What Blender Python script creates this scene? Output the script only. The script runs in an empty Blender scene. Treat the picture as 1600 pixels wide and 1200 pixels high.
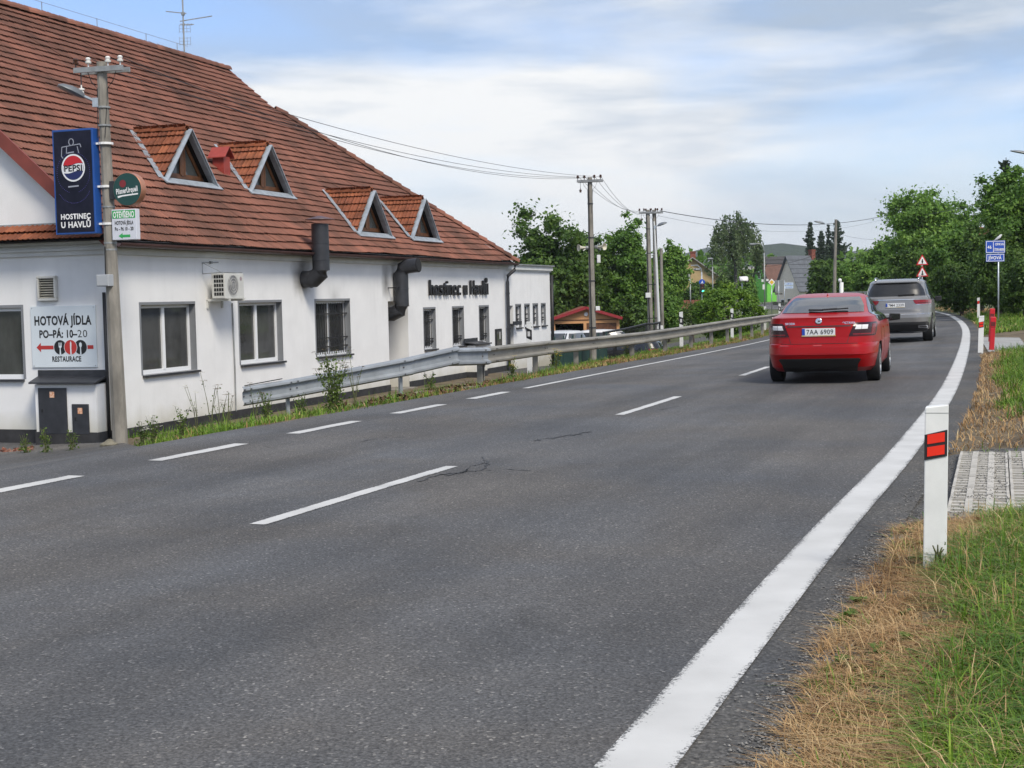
import bpy, bmesh, math, random
import numpy as np
from mathutils import Vector, Matrix
random.seed(7); rng = np.random.default_rng(7)
S = bpy.context.scene
COL = S.collection
PI = math.pi

# ---------------------------------------------------------------- camera
FPX, HC = 2200.0, 1.5                      # focal length in photo pixels (1600 wide), eye height
TH, RO = math.atan(136 / 2200.0), 0.0218   # tilt down, roll
FW = Vector((0, math.cos(TH), -math.sin(TH)))
_r0 = Vector((1, 0, 0)); _u0 = Vector((0, math.sin(TH), math.cos(TH)))
RT = _r0 * math.cos(RO) - _u0 * math.sin(RO)
UP = _u0 * math.cos(RO) + _r0 * math.sin(RO)
cam_d = bpy.data.cameras.new('camera'); cam = bpy.data.objects.new('camera', cam_d); COL.objects.link(cam)
cam_d.sensor_width = 36.0; cam_d.lens = FPX / 1600 * 36; cam_d.clip_start = 0.1; cam_d.clip_end = 20000
cam.matrix_world = Matrix(((RT.x, UP.x, -FW.x, 0), (RT.y, UP.y, -FW.y, 0), (RT.z, UP.z, -FW.z, HC), (0, 0, 0, 1)))
S.camera = cam

# ---------------------------------------------------------------- sky, sun, exposure
SUN_EL, SUN_AZ = math.radians(48), math.radians(151)   # azimuth clockwise from +Y
w = bpy.data.worlds.new('World'); S.world = w; w.use_nodes = True
nt = w.node_tree; nt.nodes.clear()
def wn(t, **k):
    n = nt.nodes.new(t)
    for a, b in k.items(): setattr(n, a, b)
    return n
out = wn('ShaderNodeOutputWorld'); bg = wn('ShaderNodeBackground'); nt.links.new(bg.outputs[0], out.inputs[0])
sky = wn('ShaderNodeTexSky', sky_type='NISHITA', sun_disc=False, sun_elevation=SUN_EL, sun_rotation=SUN_AZ, air_density=1.0, dust_density=1.2)
tc = wn('ShaderNodeTexCoord')
mp = wn('ShaderNodeMapping'); mp.inputs['Scale'].default_value = (2.2, 2.2, 8.5); mp.inputs['Location'].default_value = (0.08, 2.75, 6.62)
nt.links.new(tc.outputs['Generated'], mp.inputs[0])
n1 = wn('ShaderNodeTexNoise'); n1.inputs['Scale'].default_value = 1.15; n1.inputs['Detail'].default_value = 7; n1.inputs['Roughness'].default_value = 0.52; n1.inputs['Distortion'].default_value = 0.35
nt.links.new(mp.outputs[0], n1.inputs['Vector'])
cover = wn('ShaderNodeValToRGB'); cover.color_ramp.elements[0].position = 0.36; cover.color_ramp.elements[0].color = (.12, .12, .12, 1)
cover.color_ramp.elements[1].position = 0.60; cover.color_ramp.elements[1].color = (1, 1, 1, 1)
nt.links.new(n1.outputs[0], cover.inputs[0])
mp2 = wn('ShaderNodeMapping'); mp2.inputs['Scale'].default_value = (2.2, 2.2, 11.0); mp2.inputs['Location'].default_value = (7.58, 8.06, 8.75)
nt.links.new(tc.outputs['Generated'], mp2.inputs[0])
n2 = wn('ShaderNodeTexNoise'); n2.inputs['Scale'].default_value = 1.3; n2.inputs['Detail'].default_value = 8; n2.inputs['Roughness'].default_value = 0.55; n2.inputs['Distortion'].default_value = 0.25
nt.links.new(mp2.outputs[0], n2.inputs['Vector'])
shade = wn('ShaderNodeValToRGB'); e = shade.color_ramp.elements
e[0].position = 0.40; e[0].color = (1.95, 2.4, 3.05, 1); e[1].position = 0.58; e[1].color = (4.2, 4.25, 4.3, 1)
nt.links.new(n2.outputs[0], shade.inputs[0])
hz = wn('ShaderNodeSeparateXYZ'); nt.links.new(tc.outputs['Generated'], hz.inputs[0])
hr = wn('ShaderNodeMapRange'); hr.inputs['From Min'].default_value = 0.0; hr.inputs['From Max'].default_value = 0.11; hr.inputs['To Min'].default_value = 0.6; hr.inputs['To Max'].default_value = 0.0
nt.links.new(hz.outputs['Z'], hr.inputs['Value'])
mx = wn('ShaderNodeMix', data_type='RGBA'); nt.links.new(cover.outputs[0], mx.inputs[0])
skb = wn('ShaderNodeMix', data_type='RGBA', blend_type='MULTIPLY'); skb.inputs[0].default_value = 1.0; skb.inputs[7].default_value = (.60, .66, .82, 1)
nt.links.new(sky.outputs[0], skb.inputs[6])
nt.links.new(skb.outputs[2], mx.inputs[6]); nt.links.new(shade.outputs[0], mx.inputs[7])
mx2 = wn('ShaderNodeMix', data_type='RGBA'); nt.links.new(hr.outputs[0], mx2.inputs[0]); nt.links.new(mx.outputs[2], mx2.inputs[6]); mx2.inputs[7].default_value = (3.8, 3.95, 4.15, 1)
nt.links.new(mx2.outputs[2], bg.inputs['Color']); bg.inputs['Strength'].default_value = 0.1

sd = bpy.data.lights.new('sun', 'SUN'); sun = bpy.data.objects.new('sun', sd); COL.objects.link(sun)
sd.energy = 1.5; sd.angle = math.radians(18); sd.color = (1.0, 0.92, 0.79)
sv = Vector((math.sin(SUN_AZ) * math.cos(SUN_EL), math.cos(SUN_AZ) * math.cos(SUN_EL), math.sin(SUN_EL)))
sun.rotation_euler = sv.to_track_quat('Z', 'Y').to_euler()
S.view_settings.view_transform = 'Standard'; S.view_settings.look = 'None'
S.view_settings.gamma = 1; S.view_settings.use_curve_mapping = False
S.view_settings.exposure = 1.24
S.render.engine = 'CYCLES'; S.cycles.use_denoising = True
S.cycles.max_bounces = 6; S.cycles.transparent_max_bounces = 8; S.cycles.caustics_reflective = False; S.cycles.caustics_refractive = False

# ---------------------------------------------------------------- surveying helpers (photo pixel -> place)
def ray(px, py): return FW * FPX + RT * (px - 800) + UP * (600 - py)
def at(px, py, Y):
    d = ray(px, py); return Vector((0, 0, HC)) + d * (Y / d.y)
def on(px, py, z=0.0):
    d = ray(px, py); return Vector((0, 0, HC)) + d * ((z - HC) / d.z)

# ---------------------------------------------------------------- mesh + object helpers
class MB:
    def __init__(s): s.v = []; s.f = []; s.m = []; s.mi = 0
    def add(s, vs, fs, mi=None):
        o = len(s.v); s.v += [tuple(p) for p in vs]
        s.f += [tuple(i + o for i in f) for f in fs]; s.m += [s.mi if mi is None else mi] * len(fs); return s
    def box(s, x0, x1, y0, y1, z0, z1, mat=None):
        vs = [(x, y, z) for x in (x0, x1) for y in (y0, y1) for z in (z0, z1)]
        if mat is not None: vs = [mat @ Vector(p) for p in vs]
        return s.add(vs, [(0, 1, 3, 2), (4, 6, 7, 5), (0, 4, 5, 1), (2, 3, 7, 6), (0, 2, 6, 4), (1, 5, 7, 3)])
    def cbox(s, c, size, mat=None):
        return s.box(c[0]-size[0]/2, c[0]+size[0]/2, c[1]-size[1]/2, c[1]+size[1]/2, c[2]-size[2]/2, c[2]+size[2]/2, mat)
    def tube(s, pts, r, n=8, cap=True):
        pts = [Vector(p) for p in pts]; k = len(pts)
        rs = r if isinstance(r, (list, tuple)) else [r] * k
        vs = []; fs = []
        for i, p in enumerate(pts):
            d = (pts[min(i+1, k-1)] - pts[max(i-1, 0)]).normalized()
            a = Vector((0, 0, 1)) if abs(d.z) < 0.9 else Vector((1, 0, 0))
            x = d.cross(a).normalized(); y = d.cross(x).normalized()
            for j in range(n):
                t = 2*PI*(j+.5)/n; vs.append(p + (x*math.cos(t) + y*math.sin(t))*rs[i])
        for i in range(k-1):
            for j in range(n): fs.append((i*n+j, i*n+(j+1) % n, (i+1)*n+(j+1) % n, (i+1)*n+j))
        if cap: fs += [tuple(range(n))[::-1], tuple((k-1)*n+j for j in range(n))]
        return s.add(vs, fs)
    def bar(s, p0, p1, wd, ht, up=(0, 0, 1)):
        p0 = Vector(p0); p1 = Vector(p1); d = (p1-p0).normalized(); upv = Vector(up)
        x = d.cross(upv).normalized(); y = x.cross(d).normalized()
        vs = [q + x*a*wd/2 + y*b*ht/2 for q in (p0, p1) for a, b in ((-1, -1), (1, -1), (1, 1), (-1, 1))]
        return s.add(vs, [(3, 2, 1, 0), (4, 5, 6, 7), (0, 1, 5, 4), (1, 2, 6, 5), (2, 3, 7, 6), (3, 0, 4, 7)])
    def lathe(s, prof, n=16, mat=None):
        vs = []; fs = []; k = len(prof)
        for r, z in prof:
            for j in range(n):
                t = 2*PI*j/n; p = Vector((r*math.cos(t), r*math.sin(t), z)); vs.append(mat @ p if mat is not None else p)
        for i in range(k-1):
            for j in range(n): fs.append((i*n+j, i*n+(j+1) % n, (i+1)*n+(j+1) % n, (i+1)*n+j))
        fs += [tuple(range(n))[::-1], tuple((k-1)*n+j for j in range(n))]
        return s.add(vs, fs)
    def prism(s, poly, mat, h):
        """poly (x,y) extruded along local z by h, placed by mat"""
        n = len(poly); vs = [mat @ Vector((x, y, 0)) for x, y in poly] + [mat @ Vector((x, y, h)) for x, y in poly]
        return s.add(vs, [tuple(range(n))[::-1], tuple(range(n, 2*n))] + [(i, (i+1) % n, n+(i+1) % n, n+i) for i in range(n)])
    def mesh(s, name, mats, smooth=False):
        me = bpy.data.meshes.new(name); me.from_pydata(s.v, [], s.f); me.validate()
        for m in (mats if isinstance(mats, (list, tuple)) else [mats]): me.materials.append(m)
        if isinstance(mats, (list, tuple)) and len(mats) > 1 and len(me.polygons) == len(s.m): me.polygons.foreach_set('material_index', s.m)
        if smooth: me.polygons.foreach_set('use_smooth', [True]*len(me.polygons))
        me.update(); return me

def obj(name, mb, mats, parent=None, loc=(0, 0, 0), rot=(0, 0, 0), smooth=False, bevel=0, **props):
    me = mb.mesh(name, mats, smooth) if isinstance(mb, MB) else mb
    o = bpy.data.objects.new(name, me); COL.objects.link(o); o.location = loc; o.rotation_euler = rot
    if parent: o.parent = parent
    for k, v in props.items(): o[k] = v
    if bevel:
        b = o.modifiers.new('bevel', 'BEVEL'); b.width = bevel; b.segments = 2; b.limit_method = 'ANGLE'
    if smooth == 'auto':
        for p in me.polygons: p.use_smooth = True
        try: me.set_sharp_from_angle(angle=math.radians(35))
        except Exception: pass
    return o
def thing(name, label, cat, loc=(0, 0, 0), rz=0.0, group=None, rot=None):
    o = bpy.data.objects.new(name, None); COL.objects.link(o); o.empty_display_size = .2
    o.location = loc; o.rotation_euler = rot or (0, 0, rz); o['label'] = label; o['category'] = cat
    if group: o['group'] = group
    return o
def copy_tree(o, parent=None, loc=None, rz=None, label=None):
    c = o.copy(); COL.objects.link(c)
    if parent: c.parent = parent
    if loc is not None: c.location = loc
    if rz is not None: c.rotation_euler = (0, 0, rz)
    if label: c['label'] = label
    for ch in list(o.children): copy_tree(ch, c)
    return c
def np_mesh(name, V, F, mats, tint=None, attrs=None, smooth=False):
    """V (n,3), F (m,4) or (m,3) index arrays"""
    me = bpy.data.meshes.new(name); k = F.shape[1]; V = np.asarray(V, np.float32); F = np.asarray(F, np.int32)
    me.vertices.add(len(V)); me.vertices.foreach_set('co', V.ravel())
    me.loops.add(F.size); me.loops.foreach_set('vertex_index', F.ravel())
    me.polygons.add(len(F)); me.polygons.foreach_set('loop_start', np.arange(0, F.size, k, dtype=np.int32))
    me.polygons.foreach_set('use_smooth', np.full(len(F), bool(smooth)))
    me.update(calc_edges=True)
    for m in (mats if isinstance(mats, (list, tuple)) else [mats]): me.materials.append(m)
    if tint is not None: attrs = dict(attrs or {}, tint=tint)
    for nm, a in (attrs or {}).items():
        at_ = me.attributes.new(nm, 'FLOAT', 'POINT'); at_.data.foreach_set('value', np.asarray(a, np.float32))
    return me

# ---------------------------------------------------------------- materials
def mat(name, col, rough=0.6, metal=0.0, var=0.0, vscale=3.0, bump=0.0, bscale=40.0, spec=0.5, col2=None, coat=0.0, detail=5, dist=0.002, vcontrast=(.35, .65), stretch=(1, 1, 1), world=False):
    m = bpy.data.materials.new(name); m.use_nodes = True; t = m.node_tree; b = t.nodes['Principled BSDF']
    b.inputs['Roughness'].default_value = rough; b.inputs['Metallic'].default_value = metal
    b.inputs['Specular IOR Level'].default_value = spec; b.inputs['Coat Weight'].default_value = coat
    b.inputs['Base Color'].default_value = (*col, 1)
    if var or bump or col2:
        if world:
            g = t.nodes.new('ShaderNodeNewGeometry'); src = g.outputs['Position']
        else:
            g = t.nodes.new('ShaderNodeTexCoord'); src = g.outputs['Object']
        mpn = t.nodes.new('ShaderNodeMapping'); mpn.inputs['Scale'].default_value = stretch; t.links.new(src, mpn.inputs[0]); src = mpn.outputs[0]
    if var or col2:
        n = t.nodes.new('ShaderNodeTexNoise'); n.inputs['Scale'].default_value = vscale; n.inputs['Detail'].default_value = detail; n.inputs['Roughness'].default_value = .6
        t.links.new(src, n.inputs['Vector'])
        r = t.nodes.new('ShaderNodeValToRGB'); r.color_ramp.elements[0].position = vcontrast[0]; r.color_ramp.elements[1].position = vcontrast[1]
        c2 = col2 or tuple(min(1, c*(1+var)) for c in col); c1 = col if col2 else tuple(c*(1-var) for c in col)
        r.color_ramp.elements[0].color = (*c1, 1); r.color_ramp.elements[1].color = (*c2, 1)
        t.links.new(n.outputs[0], r.inputs[0]); t.links.new(r.outputs[0], b.inputs['Base Color'])
    if bump:
        n2 = t.nodes.new('ShaderNodeTexNoise'); n2.inputs['Scale'].default_value = bscale; n2.inputs['Detail'].default_value = 4
        t.links.new(src, n2.inputs['Vector'])
        bp = t.nodes.new('ShaderNodeBump'); bp.inputs['Strength'].default_value = bump; bp.inputs['Distance'].default_value = dist
        t.links.new(n2.outputs[0], bp.inputs['Height']); t.links.new(bp.outputs[0], b.inputs['Normal'])
    return m
def tint_mat(name, c0, c1, rough=.6, spec=.3, trans=0.0, c2=None):
    """colour between c0 and c1 by the per-leaf attribute 'tint'"""
    m = bpy.data.materials.new(name); m.use_nodes = True; t = m.node_tree; b = t.nodes['Principled BSDF']
    b.inputs['Roughness'].default_value = rough; b.inputs['Specular IOR Level'].default_value = spec
    a = t.nodes.new('ShaderNodeAttribute'); a.attribute_name = 'tint'
    r = t.nodes.new('ShaderNodeValToRGB'); r.color_ramp.elements[0].color = (*c0, 1); r.color_ramp.elements[1].color = (*c1, 1)
    if c2:
        e = r.color_ramp.elements.new(.5); e.color = (*c2, 1)
    t.links.new(a.outputs['Fac'], r.inputs[0]); t.links.new(r.outputs[0], b.inputs['Base Color'])
    if trans:
        tr = t.nodes.new('ShaderNodeBsdfTranslucent'); ms = t.nodes.new('ShaderNodeMixShader'); ms.inputs[0].default_value = trans
        t.links.new(r.outputs[0], tr.inputs[0]); t.links.new(b.outputs[0], ms.inputs[1]); t.links.new(tr.outputs[0], ms.inputs[2])
        t.links.new(ms.outputs[0], t.nodes['Material Output'].inputs[0])
    return m
def emit(name, col, s=1.0):
    m = bpy.data.materials.new(name); m.use_nodes = True; b = m.node_tree.nodes['Principled BSDF']
    b.inputs['Base Color'].default_value = (*col, 1); b.inputs['Emission Color'].default_value = (*col, 1); b.inputs['Emission Strength'].default_value = s
    return m

WHITE = mat('white paint', (.78, .78, .77), .45, var=.04, vscale=6)
BLACK = mat('black paint', (.012, .012, .014), .5)
ANTHR = mat('anthracite metal', (.028, .03, .036), .45, var=.25, vscale=5, bump=.05)
ZINC = mat('galvanised steel', (.42, .46, .50), .38, .55, var=.14, vscale=8)
STEEL = mat('dull grey steel', (.30, .31, .31), .5, .4, var=.18, vscale=6)
GLASS = mat('window glass', (.060, .062, .062), .04, var=.35, vscale=1.4, spec=.7, stretch=(1, 1, .5))
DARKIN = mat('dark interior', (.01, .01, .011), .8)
TIMBER = mat('brown timber', (.125, .052, .022), .5, var=.3, vscale=7)
CONC = mat('pole concrete', (.22, .205, .178), .85, var=.30, vscale=3.5, bump=.4, bscale=60, stretch=(1, 1, .35))
RUBBER = mat('tyre rubber', (.012, .012, .013), .75, bump=.2, bscale=50)
RIM = mat('alloy rim', (.48, .49, .5), .3, .8)
TEXTB = mat('black print', (.01, .01, .012), .5)
TEXTW = mat('white print', (.8, .8, .8), .5)

FONT = None
def text(s, size, mtx, material, parent, name='lettering', extrude=0.0, xs=1.0, bold=0.0, align='CENTER', width=None, **props):
    c = bpy.data.curves.new(name, 'FONT'); c.body = s; c.size = size; c.align_x = align; c.extrude = extrude; c.offset = min(bold, size*.034); c.resolution_u = 3; c.space_character = 1.07
    o = bpy.data.objects.new(name, c); COL.objects.link(o)
    dg = bpy.context.evaluated_depsgraph_get(); me = bpy.data.meshes.new_from_object(o.evaluated_get(dg))
    bpy.data.objects.remove(o); bpy.data.curves.remove(c)
    co = np.empty(len(me.vertices)*3, np.float32); me.vertices.foreach_get('co', co); co = co.reshape(-1, 3)
    if width and len(co): xs = width / max(1e-6, co[:, 0].max() - co[:, 0].min())
    if len(co): co[:, 0] *= xs
    R3 = np.array(mtx.to_3x3()); co = co @ R3.T + np.array(mtx.translation)
    me.vertices.foreach_set('co', co.ravel().astype(np.float32)); me.materials.clear(); me.materials.append(material); me.name = name; me.update()
    ob = bpy.data.objects.new(name, me); COL.objects.link(ob)
    if parent: ob.parent = parent
    for k, v in props.items(): ob[k] = v
    return ob
def frame(org, x, y):
    x = Vector(x).normalized(); y = Vector(y).normalized(); z = x.cross(y)
    return Matrix(((x.x, y.x, z.x, org[0]), (x.y, y.y, z.y, org[1]), (x.z, y.z, z.z, org[2]), (0, 0, 0, 1)))
def disc(m, c, r, mtx, n=24, a0=0, a1=2*PI, ry=None):
    pts = [(c[0]+r*math.cos(a0+(a1-a0)*i/n), c[1]+(ry or r)*math.sin(a0+(a1-a0)*i/n)) for i in range(n if a1-a0 > 6.2 else n+1)]
    m.add([mtx @ Vector((x, y, 0)) for x, y in pts], [tuple(range(len(pts)))])
def poly(m, pts, mtx, dz=0): m.add([mtx @ Vector((x, y, dz)) for x, y in pts], [tuple(range(len(pts)))])
# ---------------------------------------------------------------- road course (right edge line is the base curve)
_rp = [(-9, -22), (-6.2, -13), (-3.3, -5.6), (.36, 4.38), (1.93, 8.6), (3.9, 13.73), (6.95, 22.2), (12.0, 37.2), (16.7, 51.8), (21.2, 67), (25.3, 82.6), (30.6, 108), (34, 135), (34.6, 165), (31.5, 200), (24, 240), (10, 285)]
def _cr(P, n=24):
    P = [np.array(p, float) for p in P]; o = []
    for i in range(1, len(P)-2):
        a, b, c, d = P[i-1:i+3]
        for k in range(n):
            t = k/n; o.append(.5*((2*b)+(-a+c)*t+(2*a-5*b+4*c-d)*t*t+(-a+3*b-3*c+d)*t**3))
    return np.array(o)
RC = _cr(_rp); _dd = np.linalg.norm(np.diff(RC, axis=0), axis=1); RQ = np.concatenate([[0], np.cumsum(_dd)])
_tg = np.gradient(RC, axis=0); _tg /= np.linalg.norm(_tg, axis=1)[:, None]; RN = np.stack([-_tg[:, 1], _tg[:, 0]], 1)
LW = 6.95
def smooth(a, b, x): x = np.clip((x-a)/(b-a), 0, 1); return x*x*(3-2*x)
def qt(X, Y):
    X = np.asarray(X, float); Y = np.asarray(Y, float); sh = X.shape; X = X.ravel(); Y = Y.ravel()
    q = np.empty_like(X); t = np.empty_like(X)
    for s in range(0, len(X), 20000):
        dx = X[s:s+20000, None]-RC[None, :, 0]; dy = Y[s:s+20000, None]-RC[None, :, 1]
        i = np.argmin(dx*dx+dy*dy, 1); k = np.arange(len(i))
        t[s:s+20000] = dx[k, i]*RN[i, 0]+dy[k, i]*RN[i, 1]; q[s:s+20000] = RQ[i]+dx[k, i]*_tg[i, 0]+dy[k, i]*_tg[i, 1]
    return q.reshape(sh), t.reshape(sh)
Q0 = float(qt(np.array([.36]), np.array([4.38]))[0][0])      # q at the near end of the picture
def bank(q): return .30*smooth(8, 58, q-Q0)
def road_z(q, t): return -bank(q)*np.clip(t, -1, 8.5)/7.0
def ground_z(X, Y, raw=False):
    X = np.asarray(X, float); Y = np.asarray(Y, float)
    q, t = qt(X, Y); b = bank(q); qq = q-Q0
    near = np.interp(t, [7.2, 8.0, 9.5, 11.3, 12.6, 14.6, 16.5], [0, -.04, -.28, -.6, -.83, -1.0, -1.08])
    far = np.interp(t, [7.2, 8.5, 9.2, 11.5], [0, -.03, -.12, -1.0])
    f = smooth(22, 30, qq); left = near*(1-f)+far*f; dip = .75*smooth(12, 18, t)*smooth(40, 58, qq)*(1-smooth(90, 130, qq))
    left = np.where(t > 7.2, left-dip, 0); left = left*(1-.95*smooth(80, 125, qq)) - b*np.where(t > 7.2, np.clip(1+left/1.05, 0, 1), t.clip(0, 7)/7)
    gate = (smooth(8.2, 9.2, Y)*(1-smooth(12.6, 13.6, Y)))+(smooth(30.5, 32.5, Y)*(1-smooth(40.5, 43, Y)))
    gate = np.where(t < 0, gate, 0)
    right = np.interp(-t, [.38, .85, 1.6, 4], [0, .09, .14, .12])*(1-.85*gate)
    z = np.where(t < 0, right, left)
    if not raw:
        paved = (t > -.36) & (t < 7.7); z = np.where(paved, z-.05, z)
        ap = (t >= 7.7) & in_apron(X, Y, .25); z = np.where(ap, z-.05, z)
    return z
# far edge of the tarred apron on the left: how far along the road it reaches at each offset
APT = np.array([7.5, 8.3, 9.7, 12.1, 14.75, 16.5, 20.0]); APQ = np.array([11.3, 11.6, 12.3, 14.8, 17.9, 18.3, 17.5])
def in_apron(X, Y, grow=0.0):
    q, t = qt(X, Y); return (t < 20) & (q-Q0 < np.interp(t, APT, APQ)+grow)
def XY(q, t):
    q = np.asarray(q, float)+Q0; t = np.asarray(t, float)
    x = np.interp(q, RQ, RC[:, 0]); y = np.interp(q, RQ, RC[:, 1]); nx = np.interp(q, RQ, RN[:, 0]); ny = np.interp(q, RQ, RN[:, 1])
    return x+nx*t, y+ny*t
def strip(name, qs, ts, zoff, mats, zf=None, parent=None, attrs=None, **props):
    """sheet following the road: qs along, ts across (arrays or function of q)"""
    QQ, TT = np.meshgrid(qs, ts, indexing='ij'); X, Y = XY(QQ, TT)
    Z = (road_z(QQ+Q0, TT) if zf is None else zf(X, Y))+zoff
    n, m = QQ.shape; V = np.stack([X, Y, Z], -1).reshape(-1, 3); I = np.arange(n*m).reshape(n, m)
    F = np.stack([I[:-1, 1:], I[:-1, :-1], I[1:, :-1], I[1:, 1:]], -1).reshape(-1, 4)
    A = {'q': QQ.ravel(), 't': TT.ravel(), 'e': ((TT-min(ts))/(max(ts)-min(ts))).ravel()}
    return obj(name, np_mesh(name, V, F, mats, attrs=A, smooth=True), None, parent, **props)

# ---------------------------------------------------------------- ground materials
def asphalt_mat(name, base, light, fine=190.0, patch=True):
    m = bpy.data.materials.new(name); m.use_nodes = True; t = m.node_tree; b = t.nodes['Principled BSDF']; L = t.links.new
    g = t.nodes.new('ShaderNodeNewGeometry')
    def noise(sc, det, ro=.6, src=None, dist=0):
        n = t.nodes.new('ShaderNodeTexNoise'); n.inputs['Scale'].default_value = sc; n.inputs['Detail'].default_value = det; n.inputs['Roughness'].default_value = ro; n.inputs['Distortion'].default_value = dist
        L(src or g.outputs['Position'], n.inputs['Vector']); return n.outputs[0]
    def ramp(f, p0, p1, c0, c1):
        r = t.nodes.new('ShaderNodeValToRGB'); r.color_ramp.elements[0].position = p0; r.color_ramp.elements[1].position = p1
        r.color_ramp.elements[0].color = (*c0, 1); r.color_ramp.elements[1].color = (*c1, 1); L(f, r.inputs[0]); return r.outputs[0]
    def mul(a, c):
        x = t.nodes.new('ShaderNodeMix'); x.data_type = 'RGBA'; x.blend_type = 'MULTIPLY'; x.inputs[0].default_value = 1; L(a, x.inputs[6]); L(c, x.inputs[7]); return x.outputs[2]
    col = ramp(noise(.35, 5), .38, .64, base, light)
    col = mul(col, ramp(noise(fine*.35, 3, .7), .32, .68, (.50, .50, .50), (1.46, 1.45, 1.44)))
    v = t.nodes.new('ShaderNodeTexVoronoi'); v.inputs['Scale'].default_value = fine*.45; L(g.outputs['Position'], v.inputs['Vector'])
    sp = t.nodes.new('ShaderNodeSeparateColor'); L(v.outputs['Color'], sp.inputs[0])
    col = mul(col, ramp(sp.outputs[0], .0, 1.0, (.72, .71, .71), (1.28, 1.28, 1.28)))
    col = mul(col, ramp(sp.outputs[1], .955, .965, (1, 1, 1), (2.1, 2.05, 1.95)))
    a = t.nodes.new('ShaderNodeAttribute'); a.attribute_name = 't'
    mpn = t.nodes.new('ShaderNodeCombineXYZ'); aq = t.nodes.new('ShaderNodeAttribute'); aq.attribute_name = 'q'
    mm = t.nodes.new('ShaderNodeMath'); mm.operation = 'MULTIPLY'; mm.inputs[1].default_value = .08; L(aq.outputs['Fac'], mm.inputs[0])
    L(a.outputs['Fac'], mpn.inputs[0]); L(mm.outputs[0], mpn.inputs[1])
    col = mul(col, ramp(noise(1.1, 4, .6, mpn.outputs[0]), .3, .7, (.74, .74, .74), (1.24, 1.24, 1.24)))   # long wear streaks
    if patch: col = mul(col, ramp(noise(.9, 6, .65, None, 1.5), .26, .36, (.74, .74, .73), (1, 1, 1)))
    # fine cracking
    vc = t.nodes.new('ShaderNodeTexVoronoi'); vc.feature = 'DISTANCE_TO_EDGE'; vc.inputs['Scale'].default_value = .55
    pd = t.nodes.new('ShaderNodeTexNoise'); pd.inputs['Scale'].default_value = 2.2; pd.inputs['Detail'].default_value = 5; L(g.outputs['Position'], pd.inputs['Vector'])
    va = t.nodes.new('ShaderNodeMix'); va.data_type = 'VECTOR'; va.inputs[0].default_value = .28; L(g.outputs['Position'], va.inputs[4]); L(pd.outputs['Color'], va.inputs[5]); L(va.outputs[1], vc.inputs['Vector'])
    cr = ramp(vc.outputs['Distance'], .002, .007, (0, 0, 0), (1, 1, 1))
    msk = ramp(noise(.22, 2), .60, .68, (0, 0, 0), (1, 1, 1))
    cm = t.nodes.new('ShaderNodeMix'); cm.data_type = 'RGBA'; L(msk, cm.inputs[0]); cm.inputs[6].default_value = (1, 1, 1, 1); L(cr, cm.inputs[7])
    fl = t.nodes.new('ShaderNodeMix'); fl.data_type = 'RGBA'; fl.inputs[0].default_value = .55; L(cm.outputs[2], fl.inputs[6]); fl.inputs[7].default_value = (1, 1, 1, 1)
    col = mul(col, fl.outputs[2])
    col = mul(col, ramp(noise(.5, 3, .5, None, .5), .35, .65, (1.05, 1.0, .93), (.96, 1.0, 1.05)))
    L(col, b.inputs['Base Color']); b.inputs['Roughness'].default_value = .78; b.inputs['Specular IOR Level'].default_value = .35
    bp = t.nodes.new('ShaderNodeBump'); bp.inputs['Strength'].default_value = .85; bp.inputs['Distance'].default_value = .005
    L(v.outputs['Distance'], bp.inputs['Height']); L(bp.outputs[0], b.inputs['Normal']); return m
ASPH = asphalt_mat('road asphalt', (.076, .0765, .0785), (.105, .105, .106))
ASPH2 = asphalt_mat('apron asphalt', (.085, .085, .087), (.115, .115, .114), 150)
ASPH3 = asphalt_mat('old asphalt margin', (.06, .06, .06), (.10, .098, .093), 150)
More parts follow.
